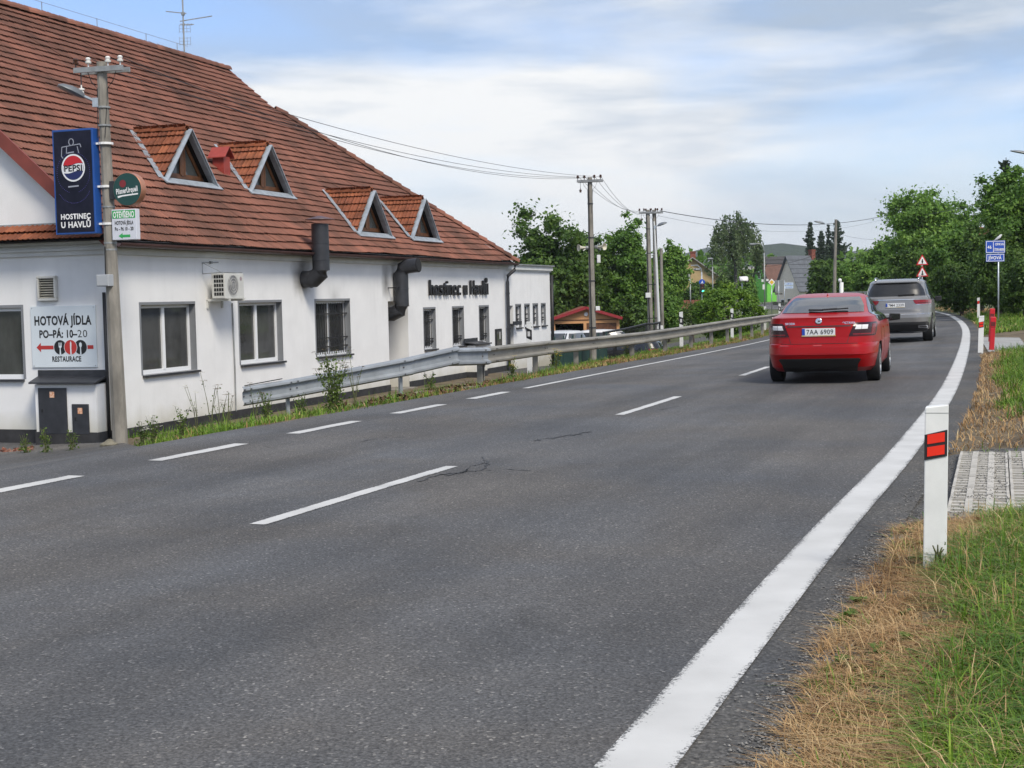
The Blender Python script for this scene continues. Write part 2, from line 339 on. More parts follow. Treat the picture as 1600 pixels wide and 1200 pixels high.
def paint_mat(name, both=True, wear=.5):
    m = bpy.data.materials.new(name); m.use_nodes = True; t = m.node_tree; b = t.nodes['Principled BSDF']; L = t.links.new
    g = t.nodes.new('ShaderNodeNewGeometry'); a = t.nodes.new('ShaderNodeAttribute'); a.attribute_name = 'e'
    n = t.nodes.new('ShaderNodeTexNoise'); n.inputs['Scale'].default_value = 75; n.inputs['Detail'].default_value = 6; n.inputs['Roughness'].default_value = .7; L(g.outputs['Position'], n.inputs['Vector'])
    n2 = t.nodes.new('ShaderNodeTexNoise'); n2.inputs['Scale'].default_value = 2.5; n2.inputs['Detail'].default_value = 4; L(g.outputs['Position'], n2.inputs['Vector'])
    def M(op, x, y):
        k = t.nodes.new('ShaderNodeMath'); k.operation = op
        for i, z in enumerate((x, y)):
            if isinstance(z, (int, float)): k.inputs[i].default_value = z
            else: L(z, k.inputs[i])
        return k.outputs[0]
    d = M('MINIMUM', a.outputs['Fac'], M('SUBTRACT', 1.0, a.outputs['Fac']))        # distance from the stripe's sides
    k = M('ADD', M('MULTIPLY', d, 2.3), M('MULTIPLY', M('SUBTRACT', n2.outputs[0], .5), wear))
    k = M('ADD', k, M('MULTIPLY', M('SUBTRACT', n.outputs[0], .5), 1.9))
    r = t.nodes.new('ShaderNodeValToRGB'); r.color_ramp.elements[0].position = -0.0; r.color_ramp.elements[0].position = .02; r.color_ramp.elements[1].position = .12
    r.color_ramp.elements[0].color = (.15, .15, .15, 1); r.color_ramp.elements[1].color = (1, 1, 1, 1); L(k, r.inputs[0])
    c = t.nodes.new('ShaderNodeValToRGB'); c.color_ramp.elements[0].position = .3; c.color_ramp.elements[1].position = .7
    c.color_ramp.elements[0].color = (.47, .467, .45, 1); c.color_ramp.elements[1].color = (.58, .577, .56, 1); L(n2.outputs[0], c.inputs[0])
    x = t.nodes.new('ShaderNodeMix'); x.data_type = 'RGBA'; x.blend_type = 'MULTIPLY'; x.inputs[0].default_value = 1; L(c.outputs[0], x.inputs[6]); L(r.outputs[0], x.inputs[7])
    L(x.outputs[2], b.inputs['Base Color']); b.inputs['Roughness'].default_value = .55
    bp = t.nodes.new('ShaderNodeBump'); bp.inputs['Strength'].default_value = .3; bp.inputs['Distance'].default_value = .003; L(n.outputs[0], bp.inputs['Height']); L(bp.outputs[0], b.inputs['Normal'])
    return m
PAINT = paint_mat('road marking paint'); PAINT2 = paint_mat('worn dash paint', wear=.9)
SOIL = mat('verge soil', (.075, .055, .032), .95, col2=(.16, .125, .075), vscale=2.2, bump=.6, bscale=18, dist=.03, world=True)
GRAVEL = mat('grey gravel', (.042, .041, .040), .9, col2=(.135, .13, .122), vscale=34, bump=1.0, bscale=45, dist=.02, world=True, vcontrast=(.4, .62))
FIELD = mat('ground cover', (.045, .075, .022), .95, col2=(.11, .12, .05), vscale=.25, bump=.5, bscale=3, dist=.1, world=True)
DRIVE = mat('pale driveway concrete', (.30, .30, .29), .85, var=.14, vscale=1.5, bump=.2, bscale=60, world=True)

# ---------------------------------------------------------------- ground sheet to the horizon
def axis(lo, hi, step, far):
    a = list(np.arange(lo, hi+1e-6, step)); s = step; x = hi
    while x < far: s *= 1.28; x += s; a.append(x)
    s = step; x = lo
    while x > -far: s *= 1.28; x -= s; a.insert(0, x)
    return np.clip(np.array(a), -far, far)
gx = axis(-22, 34, .35, 2700); gy = axis(0, 66, .4, 2700)
GX, GY = np.meshgrid(gx, gy, indexing='ij'); GZ = ground_z(GX, GY)
n_, m_ = GX.shape; I = np.arange(n_*m_).reshape(n_, m_)
F = np.stack([I[:-1, :-1], I[1:, :-1], I[1:, 1:], I[:-1, 1:]], -1).reshape(-1, 4)
V = np.stack([GX, GY, GZ], -1).reshape(-1, 3)
gm = np_mesh('ground', V, F, [FIELD, SOIL, GRAVEL], smooth=True)
fc = V[F].mean(1); fq, ft = qt(fc[:, 0], fc[:, 1]); mi = np.zeros(len(F), np.int32)
near = (fc[:, 1] < 60) & (ft < -.2) & (ft > -9); mi[near] = 1
mi[(ft > 7) & (ft < 30) & (fq-Q0 < 75) & (fq-Q0 > -20)] = 1
mi[(ft < 0) & (ft > -5) & (fc[:, 1] > 8.75) & (fc[:, 1] < 13.0)] = 2
mi[(ft > 11.5) & (ft < 30) & (fq-Q0 > 40) & (fq-Q0 < 80)] = 2
gm.polygons.foreach_set('material_index', mi)
obj('ground', gm, None, kind='structure')

# ---------------------------------------------------------------- road, markings, apron
qs = np.concatenate([np.arange(-14, 60, .5), np.arange(60, 262, 2)])
road = strip('road', qs, np.array([-.12, 1, 2, 3, 3.75, 4.5, 5.5, 6.5, 7.0, 7.7]), 0.0, ASPH, kind='structure')
strip('road_margin', qs, np.array([-.40, -.26, -.12]), -.002, ASPH3, parent=road)
AQ = np.linspace(0, 1, 40); AT = np.array(sorted(set(list(np.linspace(7.7, 20, 18))+[8.3, 9.7, 12.1, 14.75, 16.5])))
QA = np.stack([np.linspace(-14, np.interp(t, APT, APQ), 50) for t in AT], 1); TA = np.repeat(AT[None], 50, 0)
X, Y = XY(QA, TA); Z = ground_z(X, Y, raw=True)
Vv = np.stack([X, Y, Z], -1).reshape(-1, 3); I = np.arange(Vv.shape[0]).reshape(50, -1)
Ff = np.stack([I[:-1, 1:], I[:-1, :-1], I[1:, :-1], I[1:, 1:]], -1).reshape(-1, 4)
obj('apron', np_mesh('apron', Vv, Ff, ASPH2, attrs={'q': QA.ravel(), 't': TA.ravel()}, smooth=True), None, kind='structure')
strip('edge_line', qs, np.array([-.125, 0, .125]), .004, PAINT, parent=road)
strip('edge_line', qs[qs > 17.5], np.array([6.72, 6.78, 6.84]), .004, PAINT, parent=road)
for k in range(-1, 12):
    a = 4.0+8.72*k; strip('centre_dash', np.linspace(a, a+3.25, 8), np.array([3.67, 3.735, 3.80]), .004, PAINT2, parent=road)
for k in range(-3, 4):
    a = 7.1+2.78*k; strip('edge_dash', np.linspace(a, a+1.62, 5), np.array([6.70, 6.79, 6.88]), .004, PAINT2, parent=road)
# tar-sealed crack by the centre dash
TAR = mat('crack tar', (.034, .034, .034), .6)
def crack(pts, wd):
    m = MB(); P = [Vector((on(*p).x, on(*p).y, 0)) for p in pts]; P2 = []
    for a, b in zip(P[:-1], P[1:]):
        for k in range(6): P2.append(a.lerp(b, k/6)+Vector((random.uniform(-.03, .03), random.uniform(-.06, .06), 0)))
    for a, b in zip(P2[:-1], P2[1:]):
        d = (b-a).normalized(); nrm = Vector((-d.y, d.x, 0))*wd*random.uniform(.15, .85); vs = []
        for p, s in ((a, 1), (a, -1), (b, -1), (b, 1)):
            c = p+nrm*s; q, t = qt([c.x], [c.y]); vs.append((c.x, c.y, float(road_z(q, t)[0])+.005))
        m.add(vs, [(0, 1, 2, 3)])
    obj('crack', m, TAR, road)
crack([(655, 752), (690, 742), (727, 738), (752, 735), (800, 734), (850, 737)], .016)
crack([(752, 735), (765, 722), (748, 713)], .014); crack([(727, 738), (742, 727), (765, 722)], .012); crack([(690, 745), (740, 733)], .02)
crack([(862, 686), (880, 681), (900, 679)], .035); crack([(893, 681), (905, 678), (922, 674)], .045); crack([(835, 690), (848, 686), (866, 684)], .02); crack([(1030, 640), (1060, 634), (1085, 632)], .014); crack([(560, 690), (600, 684), (640, 683)], .01)
c4 = [Vector(p) for p in ((10.85, 32.0, .019), (13.75, 41.3, .019), (40, 51, .03), (40, 42, .03))]
m = MB()
for a in range(10):
    for b in range(4):
        P = lambda u_, v_: (c4[0].lerp(c4[3], u_)).lerp(c4[1].lerp(c4[2], u_), v_)
        m.add([P(a/10, b/4), P((a+1)/10, b/4), P((a+1)/10, (b+1)/4), P(a/10, (b+1)/4)], [(0, 1, 2, 3)])
obj('driveway', m, DRIVE, kind='structure')
# ---------------------------------------------------------------- the inn
OX, OY = -7.465, 26.2
RZ = math.radians(71.602)
EU = Vector((math.cos(RZ), math.sin(RZ), 0)); EV = Vector((-math.sin(RZ), math.cos(RZ), 0))
def W(x, y, z): return Vector((OX, OY, 0))+EU*x+EV*y+Vector((0, 0, z))
inn = thing('inn_building', 'white single-storey inn with a large red tiled roof and four triangular dormers', 'building', (OX, OY, 0), RZ)

def plaster(name, stains=()):
    m = mat(name, (.77, .772, .768), .8, var=.04, vscale=1.3, bump=.12, bscale=90)
    t = m.node_tree; b = t.nodes['Principled BSDF']; L = t.links.new
    src = b.inputs['Base Color'].links[0].from_socket; g = t.nodes.new('ShaderNodeTexCoord')
    def mulby(src, fac, colr):
        x = t.nodes.new('ShaderNodeMix'); x.data_type = 'RGBA'; L(fac, x.inputs[0]); L(src, x.inputs[6]); x.inputs[7].default_value = (*colr, 1); return x.outputs[2]
    nz = t.nodes.new('ShaderNodeTexNoise'); nz.inputs['Scale'].default_value = 2.0; nz.inputs['Detail'].default_value = 6; L(g.outputs['Object'], nz.inputs['Vector'])
    sp = t.nodes.new('ShaderNodeSeparateXYZ'); L(g.outputs['Object'], sp.inputs[0])
    # splash dirt above the plinth
    ad = t.nodes.new('ShaderNodeMath'); ad.operation = 'MULTIPLY_ADD'; ad.inputs[1].default_value = .55; L(nz.outputs[0], ad.inputs[0]); 
    sb = t.nodes.new('ShaderNodeMath'); sb.operation = 'MULTIPLY'; sb.inputs[1].default_value = -1; L(sp.outputs['Z'], sb.inputs[0]); L(sb.outputs[0], ad.inputs[2])
    mr = t.nodes.new('ShaderNodeMapRange'); mr.inputs[1].default_value = .72; mr.inputs[2].default_value = 1.2; mr.inputs[3].default_value = 0; mr.inputs[4].default_value = .55; L(ad.outputs[0], mr.inputs[0])
    src = mulby(src, mr.outputs[0], (.40, .37, .25))
    # rain streaks
    mpn = t.nodes.new('ShaderNodeMapping'); mpn.inputs['Scale'].default_value = (5, 5, .35); L(g.outputs['Object'], mpn.inputs[0])
    n3 = t.nodes.new('ShaderNodeTexNoise'); n3.inputs['Scale'].default_value = 1.2; n3.inputs['Detail'].default_value = 4; L(mpn.outputs[0], n3.inputs['Vector'])
    m3 = t.nodes.new('ShaderNodeMapRange'); m3.inputs[1].default_value = .55; m3.inputs[2].default_value = .8; m3.inputs[3].default_value = 0; m3.inputs[4].default_value = .15; L(n3.outputs[0], m3.inputs[0])
    src = mulby(src, m3.outputs[0], (.45, .45, .44))
    for (sx, sz, rx, rz, k) in stains:       # soot round the duct mouths
        mm = t.nodes.new('ShaderNodeMapping'); mm.inputs['Location'].default_value = (-sx/rx, 0, -sz/rz); mm.inputs['Scale'].default_value = (1/rx, .4, 1/rz); L(g.outputs['Object'], mm.inputs[0])
        ln = t.nodes.new('ShaderNodeVectorMath'); ln.operation = 'LENGTH'; L(mm.outputs[0], ln.inputs[0])
        a2 = t.nodes.new('ShaderNodeMath'); a2.operation = 'ADD'; L(ln.outputs['Value'], a2.inputs[0]); L(nz.outputs[0], a2.inputs[1])
        m4 = t.nodes.new('ShaderNodeMapRange'); m4.inputs[1].default_value = .55; m4.inputs[2].default_value = 1.5; m4.inputs[3].default_value = k; m4.inputs[4].default_value = 0; L(a2.outputs[0], m4.inputs[0])
        src = mulby(src, m4.outputs[0], (.06, .055, .05))
    L(src, b.inputs['Base Color']); return m
PLAST = plaster('white plaster', ((8.0, 2.05, .75, .6, .9), (9.7, 1.62, .5, .35, .3), (12.95, 2.05, .35, .6, .75), (8.2, 2.45, .9, .3, .3)))
GREYP = mat('grey reveal paint', (.20, .21, .225), .7, var=.06)
PLINTH = mat('dark plinth paint', (.028, .028, .03), .8, var=.35, vscale=4, bump=.25, bscale=40)
CORN = mat('cornice paint', (.62, .63, .62), .8, var=.08, vscale=2)
GUTT = mat('brown gutter', (.075, .035, .032), .4, var=.25, vscale=3)
PVC = mat('white window frame', (.78, .79, .80), .35)

def wall_panel(m, a0, a1, z0, z1, ops, P, depth):
    """wall rectangle in (a,z) with openings; P(a,d,z) -> point (d = depth into wall)"""
    A = sorted({a0, a1, *[v for o in ops for v in o[:2]]}); Z = sorted({z0, z1, *[v for o in ops for v in o[2:4]]})
    for i in range(len(A)-1):
        for j in range(len(Z)-1):
            ca, cz = (A[i]+A[i+1])/2, (Z[j]+Z[j+1])/2
            if any(o[0] < ca < o[1] and o[2] < cz < o[3] for o in ops): continue
            m.add([P(A[i], 0, Z[j]), P(A[i+1], 0, Z[j]), P(A[i+1], 0, Z[j+1]), P(A[i], 0, Z[j+1])], [(0, 1, 2, 3)])
def reveal(m, o, P, depth, sill=True):
    a0, a1, z0, z1 = o
    for (p, q) in (((a0, z0), (a0, z1)), ((a1, z1), (a1, z0)), ((a0, z1), (a1, z1)), ((a1, z0), (a0, z0))):
        m.add([P(p[0], 0, p[1]), P(q[0], 0, q[1]), P(q[0], depth, q[1]), P(p[0], depth, p[1])], [(0, 1, 2, 3)])
def bx(m, P, a0, a1, d0, d1, z0, z1):
    vs = [P(a, d, z) for a in (a0, a1) for d in (d0, d1) for z in (z0, z1)]
    m.add(vs, [(0, 1, 3, 2), (4, 6, 7, 5), (0, 4, 5, 1), (2, 3, 7, 6), (0, 2, 6, 4), (1, 5, 7, 3)])
PF = lambda a, d, z: (a, d, z)               # facade: a = along, d = into wall
PL = lambda a, d, z: (d, a, z)               # left wall

fac_ops = [(1.06, 3.06, .14, 1.5), (4.87, 6.87, .14, 1.5), (8.61, 10.6, .14, 1.5), (15.65, 16.6, .02, 1.2), (18.02, 19.02, .02, 1.2), (20.46, 21.41, .02, 1.2), (13.05, 14.45, -1.1, 1.455)]
left_ops = [(1.935, 3.95, .14, 1.5)]
m = MB()
wall_panel(m, 0, 23.23, -1.3, 2.72, fac_ops, PF, .2); wall_panel(m, 0, 13.2, -1.3, 2.72, left_ops, PL, .2)
m.add([(0, -.02, 2.72), (0, 13.22, 2.72), (0, 6.6, 8.52)], [(0, 1, 2)])                       # gable
m.add([(23.23, 0, -1.3), (23.23, 13.2, -1.3), (23.23, 13.2, 2.72), (23.23, 0, 2.72)], [(0, 1, 2, 3)])
m.add([(0, 13.2, -1.3), (23.23, 13.2, -1.3), (23.23, 13.2, 2.72), (0, 13.2, 2.72)], [(0, 1, 2, 3)])
o = fac_ops[-1]                                                                               # door recess
m.add([(o[0], 0, -1.3), (o[0], 1.0, -1.3), (o[0], 1.0, o[3]), (o[0], 0, o[3])], [(0, 1, 2, 3)]); m.add([(o[1], 0, -1.3), (o[1], 1.0, -1.3), (o[1], 1.0, o[3]), (o[1], 0, o[3])], [(0, 1, 2, 3)])
m.add([(o[0], 0, o[3]), (o[1], 0, o[3]), (o[1], 1.0, o[3]), (o[0], 1.0, o[3])], [(0, 1, 2, 3)]); m.add([(o[0], 1.0, -1.3), (o[1], 1.0, -1.3), (o[1], 1.0, o[3]), (o[0], 1.0, o[3])], [(0, 1, 2, 3)])
obj('wall', m, PLAST, inn)
m = MB()
for a0, a1 in ((-.03, 13.05), (14.45, 23.25)): m.box(a0, a1, -.03, .02, -1.35, -.83)
m.box(-.03, .02, .0205, 13.2, -1.35, -.825)
obj('plinth', m, PLINTH, inn)
m = MB()
for z0, z1, d in ((2.455, 2.54, .06), (2.54, 2.58, .11), (2.655, 2.72, .17)):
    m.box(-d, 23.23, -d, 0.0, z0, z1); m.box(-d, 0.0, 0.001, 13.2, z0, z1)
m.box(-.02, 23.2, -.02, -.001, 2.585, 2.66)
obj('cornice', m, CORN, inn)

def window(ops, P, depth, sashes=2, grille=False, name='window', frame=.065, sill=True):
    a0, a1, z0, z1 = ops; f = MB(); d0, d1 = depth-.06, depth
    for (x0, x1, y0, y1) in ((a0, a0+frame, z0, z1), (a1-frame, a1, z0, z1), (a0+frame, a1-frame, z1-frame, z1), (a0+frame, a1-frame, z0, z0+frame+.02)): bx(f, P, x0, x1, d0, d1, y0, y1)
    for k in range(1, sashes):
        c = a0+(a1-a0)*k/sashes; bx(f, P, c-.05, c+.05, d0-.008, d1, z0+frame, z1-frame)
    w_ = obj(name, f, PVC, inn)
    for k in range(sashes):
        p = MB(); x0 = a0+(a1-a0)*k/sashes+.04; x1 = a0+(a1-a0)*(k+1)/sashes-.04; bx(p, P, x0, x1, d0+.03, d0+.042, z0+.05, z1-.05); obj('pane', p, GLASS, w_)
    r = MB(); reveal(r, (a0, a1, z0, z1), P, depth)
    g = .055                                  # painted border round the opening
    for (x0, x1, y0, y1) in ((a0-g, a0, z0, z1+g), (a0, a1, z1, z1+g)): bx(r, P, x0, x1, -.004, .004, y0, y1)
    obj('reveal', r, GREYP, w_)
    if sill:
        s = MB(); bx(s, P, a0-.02, a1+.03, -.07, depth-.05, z0-.045, z0-.003); obj('sill', s, ANTHR, w_)
    if grille:
        gm_ = MB(); n = max(4, int((a1-a0)/.13)); dd = .10
        for k in range(1, n):
            x = a0+(a1-a0)*k/n; gm_.tube([P(x, dd, z0+.04), P(x, dd, z1-.05)], .011, 5)
        for z in (z0+.22, z0+(.44 if z1-z0 > 1.3 else .30), z1-.32): bx(gm_, P, a0, a1, dd-.012, dd+.012, z-.014, z+.014)
        obj('window_grille', gm_, BLACK, w_)
    return w_
for i, o in enumerate(fac_ops[:3]): window(o, PF, .21, 2, grille=(i == 2))
for o in fac_ops[3:6]: window(o, PF, .2, 1, grille=True, frame=.06)
window(left_ops[0], PL, .14, 1)
# recessed door
m = MB(); bx(m, PF, 13.08, 14.0, .90, .97, -1.05, 1.05); d = obj('door', m, ANTHR, inn)
m = MB(); bx(m, PF, 13.15, 13.9, .875, .897, .2, .9); obj('pane', m, GLASS, d)
m = MB(); m.tube([(13.2, .85, 0), (13.2, .82, 0), (13.32, .82, 0)], .012, 6); obj('handle', m, STEEL, d)
m = MB(); bx(m, PF, 13.05, 14.45, -.25, .98, -1.3, -.98); obj('doorstep', m, mat('step stone', (.22, .20, .17), .9, var=.2, bump=.3), inn)
m = MB(); bx(m, PF, 13.06, 13.10, .02, .86, -.95, -.35); obj('kick_panel', m, mat('rusty orange panel', (.22, .085, .03), .7, var=.35, vscale=6), inn)
# gutter and downpipes
m = MB(); n = 9; prof = [(-.33+.078*math.cos(PI+PI*k/n), 2.655+.078*math.sin(PI+PI*k/n)) for k in range(n+1)]; prof += [(y+.0, z+.0) for y, z in [(-.33+.068*math.cos(PI*2-PI*k/n), 2.655+.068*math.sin(PI*2-PI*k/n)) for k in range(n+1)]]
vs = [(x, y, z) for x in (-.1, 23.5) for y, z in prof]; k = len(prof)
m.add(vs, [(i, (i+1) % k, k+(i+1) % k, k+i) for i in range(k)]+[tuple(range(k)), tuple(range(2*k-1, k-1, -1))])
obj('gutter', m, GUTT, inn)
m = MB(); m.tube([(23.3, -.33, 2.6), (23.3, -.30, 2.42), (23.1, -.12, 2.22), (23.08, -.11, 2.0), (23.08, -.11, -1.2)], .06, 10)
for z in (1.6, .4, -.6): m.lathe([(.07, 0), (.07, .05)], 10, Matrix.Translation((23.08, -.11, z)))
obj('downpipe', m, ANTHR, inn, smooth='auto')
m = MB(); m.tube([(-.05, .05, 1.75), (-.05, .05, -1.15)], .032, 8); obj('downpipe', m, BLACK, inn, smooth=True)
m = MB(); m.tube([(4.55, -.02, 1.5), (4.56, -.025, 0), (4.55, -.02, -.85)], .016, 6); obj('conduit', m, STEEL, inn)

# ---------------------------------------------------------------- roof
SL = .873; SLA = math.atan(SL); NRM = Vector((0, -math.sin(SLA), math.cos(SLA)))
def RPt(x, s, h=0.0):                       # s = distance up the slope from y=-.22
    return Vector((x, -.22+s*math.cos(SLA), 2.86-.22*SL+s*math.sin(SLA)))+NRM*h
SV, SR = (5.2+.22)/math.cos(SLA), (6.62+.22)/math.cos(SLA)       # slope length to hip top, to ridge
def hip_x(s): return 16.42 if s > SV else 23.5+(16.42-23.5)*s/SV
TILE = tint_mat('clay roof tile', (.140, .064, .048), (.32, .135, .090), .78, .25, c2=(.215, .095, .068))
def weather(m, sc=.7, dark=(.58, .63, .63)):
    t = m.node_tree; b = t.nodes['Principled BSDF']; src = b.inputs['Base Color'].links[0].from_socket
    g = t.nodes.new('ShaderNodeNewGeometry'); n = t.nodes.new('ShaderNodeTexNoise'); n.inputs['Scale'].default_value = sc; n.inputs['Detail'].default_value = 8; n.inputs['Roughness'].default_value = .65
    t.links.new(g.outputs['Position'], n.inputs['Vector']); r = t.nodes.new('ShaderNodeValToRGB'); r.color_ramp.elements[0].position = .38; r.color_ramp.elements[1].position = .6
    r.color_ramp.elements[0].color = (*dark, 1); r.color_ramp.elements[1].color = (1.05, 1.02, 1, 1)
    x = t.nodes.new('ShaderNodeMix'); x.data_type = 'RGBA'; x.blend_type = 'MULTIPLY'; x.inputs[0].default_value = 1
    t.links.new(n.outputs[0], r.inputs[0]); t.links.new(src, x.inputs[6]); t.links.new(r.outputs[0], x.inputs[7]); t.links.new(x.outputs[2], b.inputs['Base Color'])
    n2 = t.nodes.new('ShaderNodeTexNoise'); n2.inputs['Scale'].default_value = 45; t.links.new(g.outputs['Position'], n2.inputs['Vector'])
    bp = t.nodes.new('ShaderNodeBump'); bp.inputs['Strength'].default_value = .3; bp.inputs['Distance'].default_value = .004; t.links.new(n2.outputs[0], bp.inputs['Height']); t.links.new(bp.outputs[0], b.inputs['Normal'])
weather(TILE)
TILE2 = tint_mat('brighter clay tile', (.19, .066, .037), (.33, .115, .055), .7, .25, c2=(.25, .085, .043)); weather(TILE2, 2.5, (.6, .6, .58))
DECK = mat('roof underlay', (.012, .009, .008), .95)
TW, TE, TL = .225, .274, .385
_cs = [(0, .010), (.012, .024), (.034, .024), (.052, .008), (.098, .008), (.110, .020), (.132, .020), (.150, .008), (.205, .008), (.222, .016)]
_tv = []
for y_, lift in ((0, .054), (TL, .0)): _tv += [(x-TW/2, y_, z+lift) for x, z in _cs]
_tv += [(x-TW/2, .004, z+.054-.018) for x, z in _cs]
_k = len(_cs)
_tf = [(i, i+1, _k+i+1, _k+i) for i in range(_k-1)]+[(2*_k+i, 2*_k+i+1, i+1, i) for i in range(_k-1)]
TVN = np.array(_tv, np.float32); TFN = np.array(_tf, np.int32)
def tile_field(P, X, Up, N, tints):
    """arrays of tile origins (n,3) with frame vectors -> V,F,tint"""
    n = len(P); V = P[:, None, :]+TVN[None, :, 0:1]*X[:, None, :]+TVN[None, :, 1:2]*Up[:, None, :]+TVN[None, :, 2:3]*N[:, None, :]
    F = TFN[None]+np.arange(n)[:, None, None]*len(TVN)
    return V.reshape(-1, 3), F.reshape(-1, 4), np.repeat(tints, len(TVN))
roof = MB()
a, b_ = RPt(-.16, 0), RPt(23.5, 0); c_, d_ = RPt(16.42, SV), RPt(16.42, SR); e_ = RPt(-.16, SR)
back = lambda p: Vector((p.x, 13.2-p.y, p.z))
roof.add([a, b_, c_, d_, e_], [(0, 1, 2, 3, 4)]); roof.add([back(p) for p in (a, b_, c_, d_, e_)], [(4, 3, 2, 1, 0)])
roof.add([b_, back(b_), back(c_), c_], [(0, 1, 2, 3)]); roof.add([c_, back(c_), d_], [(0, 1, 2)])
roof.add([a, (a.x, a.y, a.z-.05), (b_.x, b_.y, b_.z-.05), b_], [(0, 1, 2, 3)])
roof.add([(a.x, a.y, a.z-.05), (b_.x, b_.y, b_.z-.05), (b_.x, 0, 2.73), (a.x, 0, 2.73)], [(0, 1, 2, 3)])
ROOF = obj('roof', roof, DECK, inn)
dorm = [(5.55, 1.5), (9.30, 1.5), (13.2, .44), (16.92, .44)]
def in_dormer(x, s):
    p = RPt(x, s)
    for cx, yf in dorm:
        zb = 2.86+SL*yf
        if p.y > yf-.02 and p.z < zb+1.18 and abs(x-cx) < 1.12*(1-(p.z-zb)/1.2): return True
    return False
cand = []
for r in range(int(SR/TE)+1):
    s = r*TE; off = (r % 2)*TW*.5; hx = hip_x(s+.1)-.02
    k = 0
    while True:
        x = -.05+off*0+k*TW; k += 1
        if x > hx: break
        if in_dormer(x, s+.13): continue
        cand.append((x, s+random.uniform(-.012, .012)+.022*math.sin(x*.55+r*.35)+.012*math.sin(x*1.7+r), r))
cand = np.array(cand)
Pw = np.array([W(*RPt(x, s)) for x, s, _ in cand]); dist = np.linalg.norm(Pw-np.array([0, 0, HC]), axis=1)
px_ = np.array([800+FPX*(Vector(p)-Vector((0, 0, HC))).dot(RT)/(Vector(p)-Vector((0, 0, HC))).dot(FW) for p in Pw])
score = np.where(px_ > 0, dist, 999)
order = np.argsort(score); near_i = order[:300]; far_i = order[300:]
rowt = {r: random.uniform(-.06, .06) for r in range(60)}
tint = np.clip(rng.normal(.45, .08, len(cand))+np.array([rowt[int(r)] for r in cand[:, 2]])-.12*smooth(12, 23, cand[:, 2])+.12*smooth(9, 0, cand[:, 2]), 0, 1)
upv = np.array([0, math.cos(SLA), math.sin(SLA)]); nv = np.array(NRM); jit = rng.normal(0, .012, len(cand)); jn = rng.normal(0, .05, len(cand))
Up_ = upv[None]+jit[:, None]*np.array([1, 0, 0])[None]-jn[:, None]*0; Xv = np.array([1, 0, 0])[None]+rng.normal(0, .02, len(cand))[:, None]*nv[None]
P0 = np.array([RPt(x, s, .018+random.uniform(0, .010)-.018*math.sin(x*.42+s*.7)) for x, s, _ in cand])
V, F, T = tile_field(P0[far_i], Xv[far_i], Up_[far_i], np.repeat(nv[None], len(far_i), 0), tint[far_i])
obj('roof_tile_field', np_mesh('roof_tile_field', V, F, TILE, tint=T), None, ROOF, kind='stuff')
tvar = [np_mesh('roof_tile', TVN, TFN, TILE, tint=np.full(len(TVN), v)) for v in np.linspace(.12, .85, 8)]
for i in near_i:
    o = bpy.data.objects.new('roof_tile', tvar[int(np.clip((tint[i]-.1)/.75*8, 0, 7))]); COL.objects.link(o); o.parent = ROOF
    x = Vector(Xv[i]); y = Vector(Up_[i]); z = NRM
    o.matrix_local = Matrix(((x.x, y.x, z.x, P0[i][0]), (x.y, y.y, z.y, P0[i][1]), (x.z, y.z, z.z, P0[i][2]), (0, 0, 0, 1)))
# ridge, hip and verge tiles
def halfpipe(r, L, taper=.85, n=7):
    vs = []
    for z, rr in ((0, r), (L, r*taper)):
        vs += [(rr*math.cos(PI*k/n-.0), -.0+rr*math.sin(PI*k/n), z) for k in range(n+1)]
        vs += [(.86*rr*math.cos(PI*k/n), .86*rr*math.sin(PI*k/n)-.0, z) for k in range(n+1)]
    q = n+1; f = []
    for k in range(n): f += [(k, k+1, 2*q+k+1, 2*q+k), (q+k+1, q+k, 3*q+k, 3*q+k+1), (k+1, k, q+k, q+k+1), (2*q+k, 2*q+k+1, 3*q+k+1, 3*q+k)]
    return np.array(vs, np.float32), np.array(f, np.int32)
hv, hf = halfpipe(.15, .42); hmesh = [np_mesh('ridge_tile', hv, hf, TILE, tint=np.full(len(hv), v)) for v in (.25, .45, .6, .8)]
hv2, hf2 = halfpipe(.11, .34); hmesh2 = [np_mesh('ridge_tile', hv2, hf2, TILE2, tint=np.full(len(hv2), v)) for v in (.3, .5, .7)]
def ridge_run(p0, p1, up, pitch, parent, meshes):
    p0 = Vector(p0); p1 = Vector(p1); d = (p1-p0).normalized(); L = (p1-p0).length; n = int(L/pitch); x = Vector(up).cross(d).normalized(); y = d.cross(x).normalized()
    for k in range(n):
        p = p0+d*(k*pitch); o = bpy.data.objects.new('ridge_tile', random.choice(meshes)); COL.objects.link(o); o.parent = parent
        dd = (d+y*-.045+Vector((random.uniform(-.01, .01), random.uniform(-.01, .01), random.uniform(-.012, .012)))).normalized(); yy = dd.cross(x).normalized()
        o.matrix_local = Matrix(((x.x, yy.x, dd.x, p.x), (x.y, yy.y, dd.y, p.y), (x.z, yy.z, dd.z, p.z), (0, 0, 0, 1)))
rp = RPt(0, SR, .03)
ridge_run((16.45, rp.y, rp.z+.0), (-.2, rp.y, rp.z+.0), (0, 0, 1), .375, ROOF, hmesh)
ridge_run(RPt(23.6, -.05, .06), RPt(16.5, SV, .06), (.3, -.3, 1), .37, ROOF, hmesh)
m = MB(); VRG = mat('brick red verge board', (.20, .045, .032), .55, var=.15); m.bar(RPt(16.44, SV, .02), RPt(16.44, SR, .02), .05, .10, NRM); obj('verge_board', m, VRG, ROOF); m = MB(); m.bar(RPt(-.2, -.05, 0), RPt(-.2, SR, 0), .05, .24, NRM); obj('verge_board', m, VRG, ROOF)
m = MB(); q = [(x, 6.62, rp.z+.36) for x in np.linspace(-.1, 14.2, 22)]
m.tube(q, .006, 4)
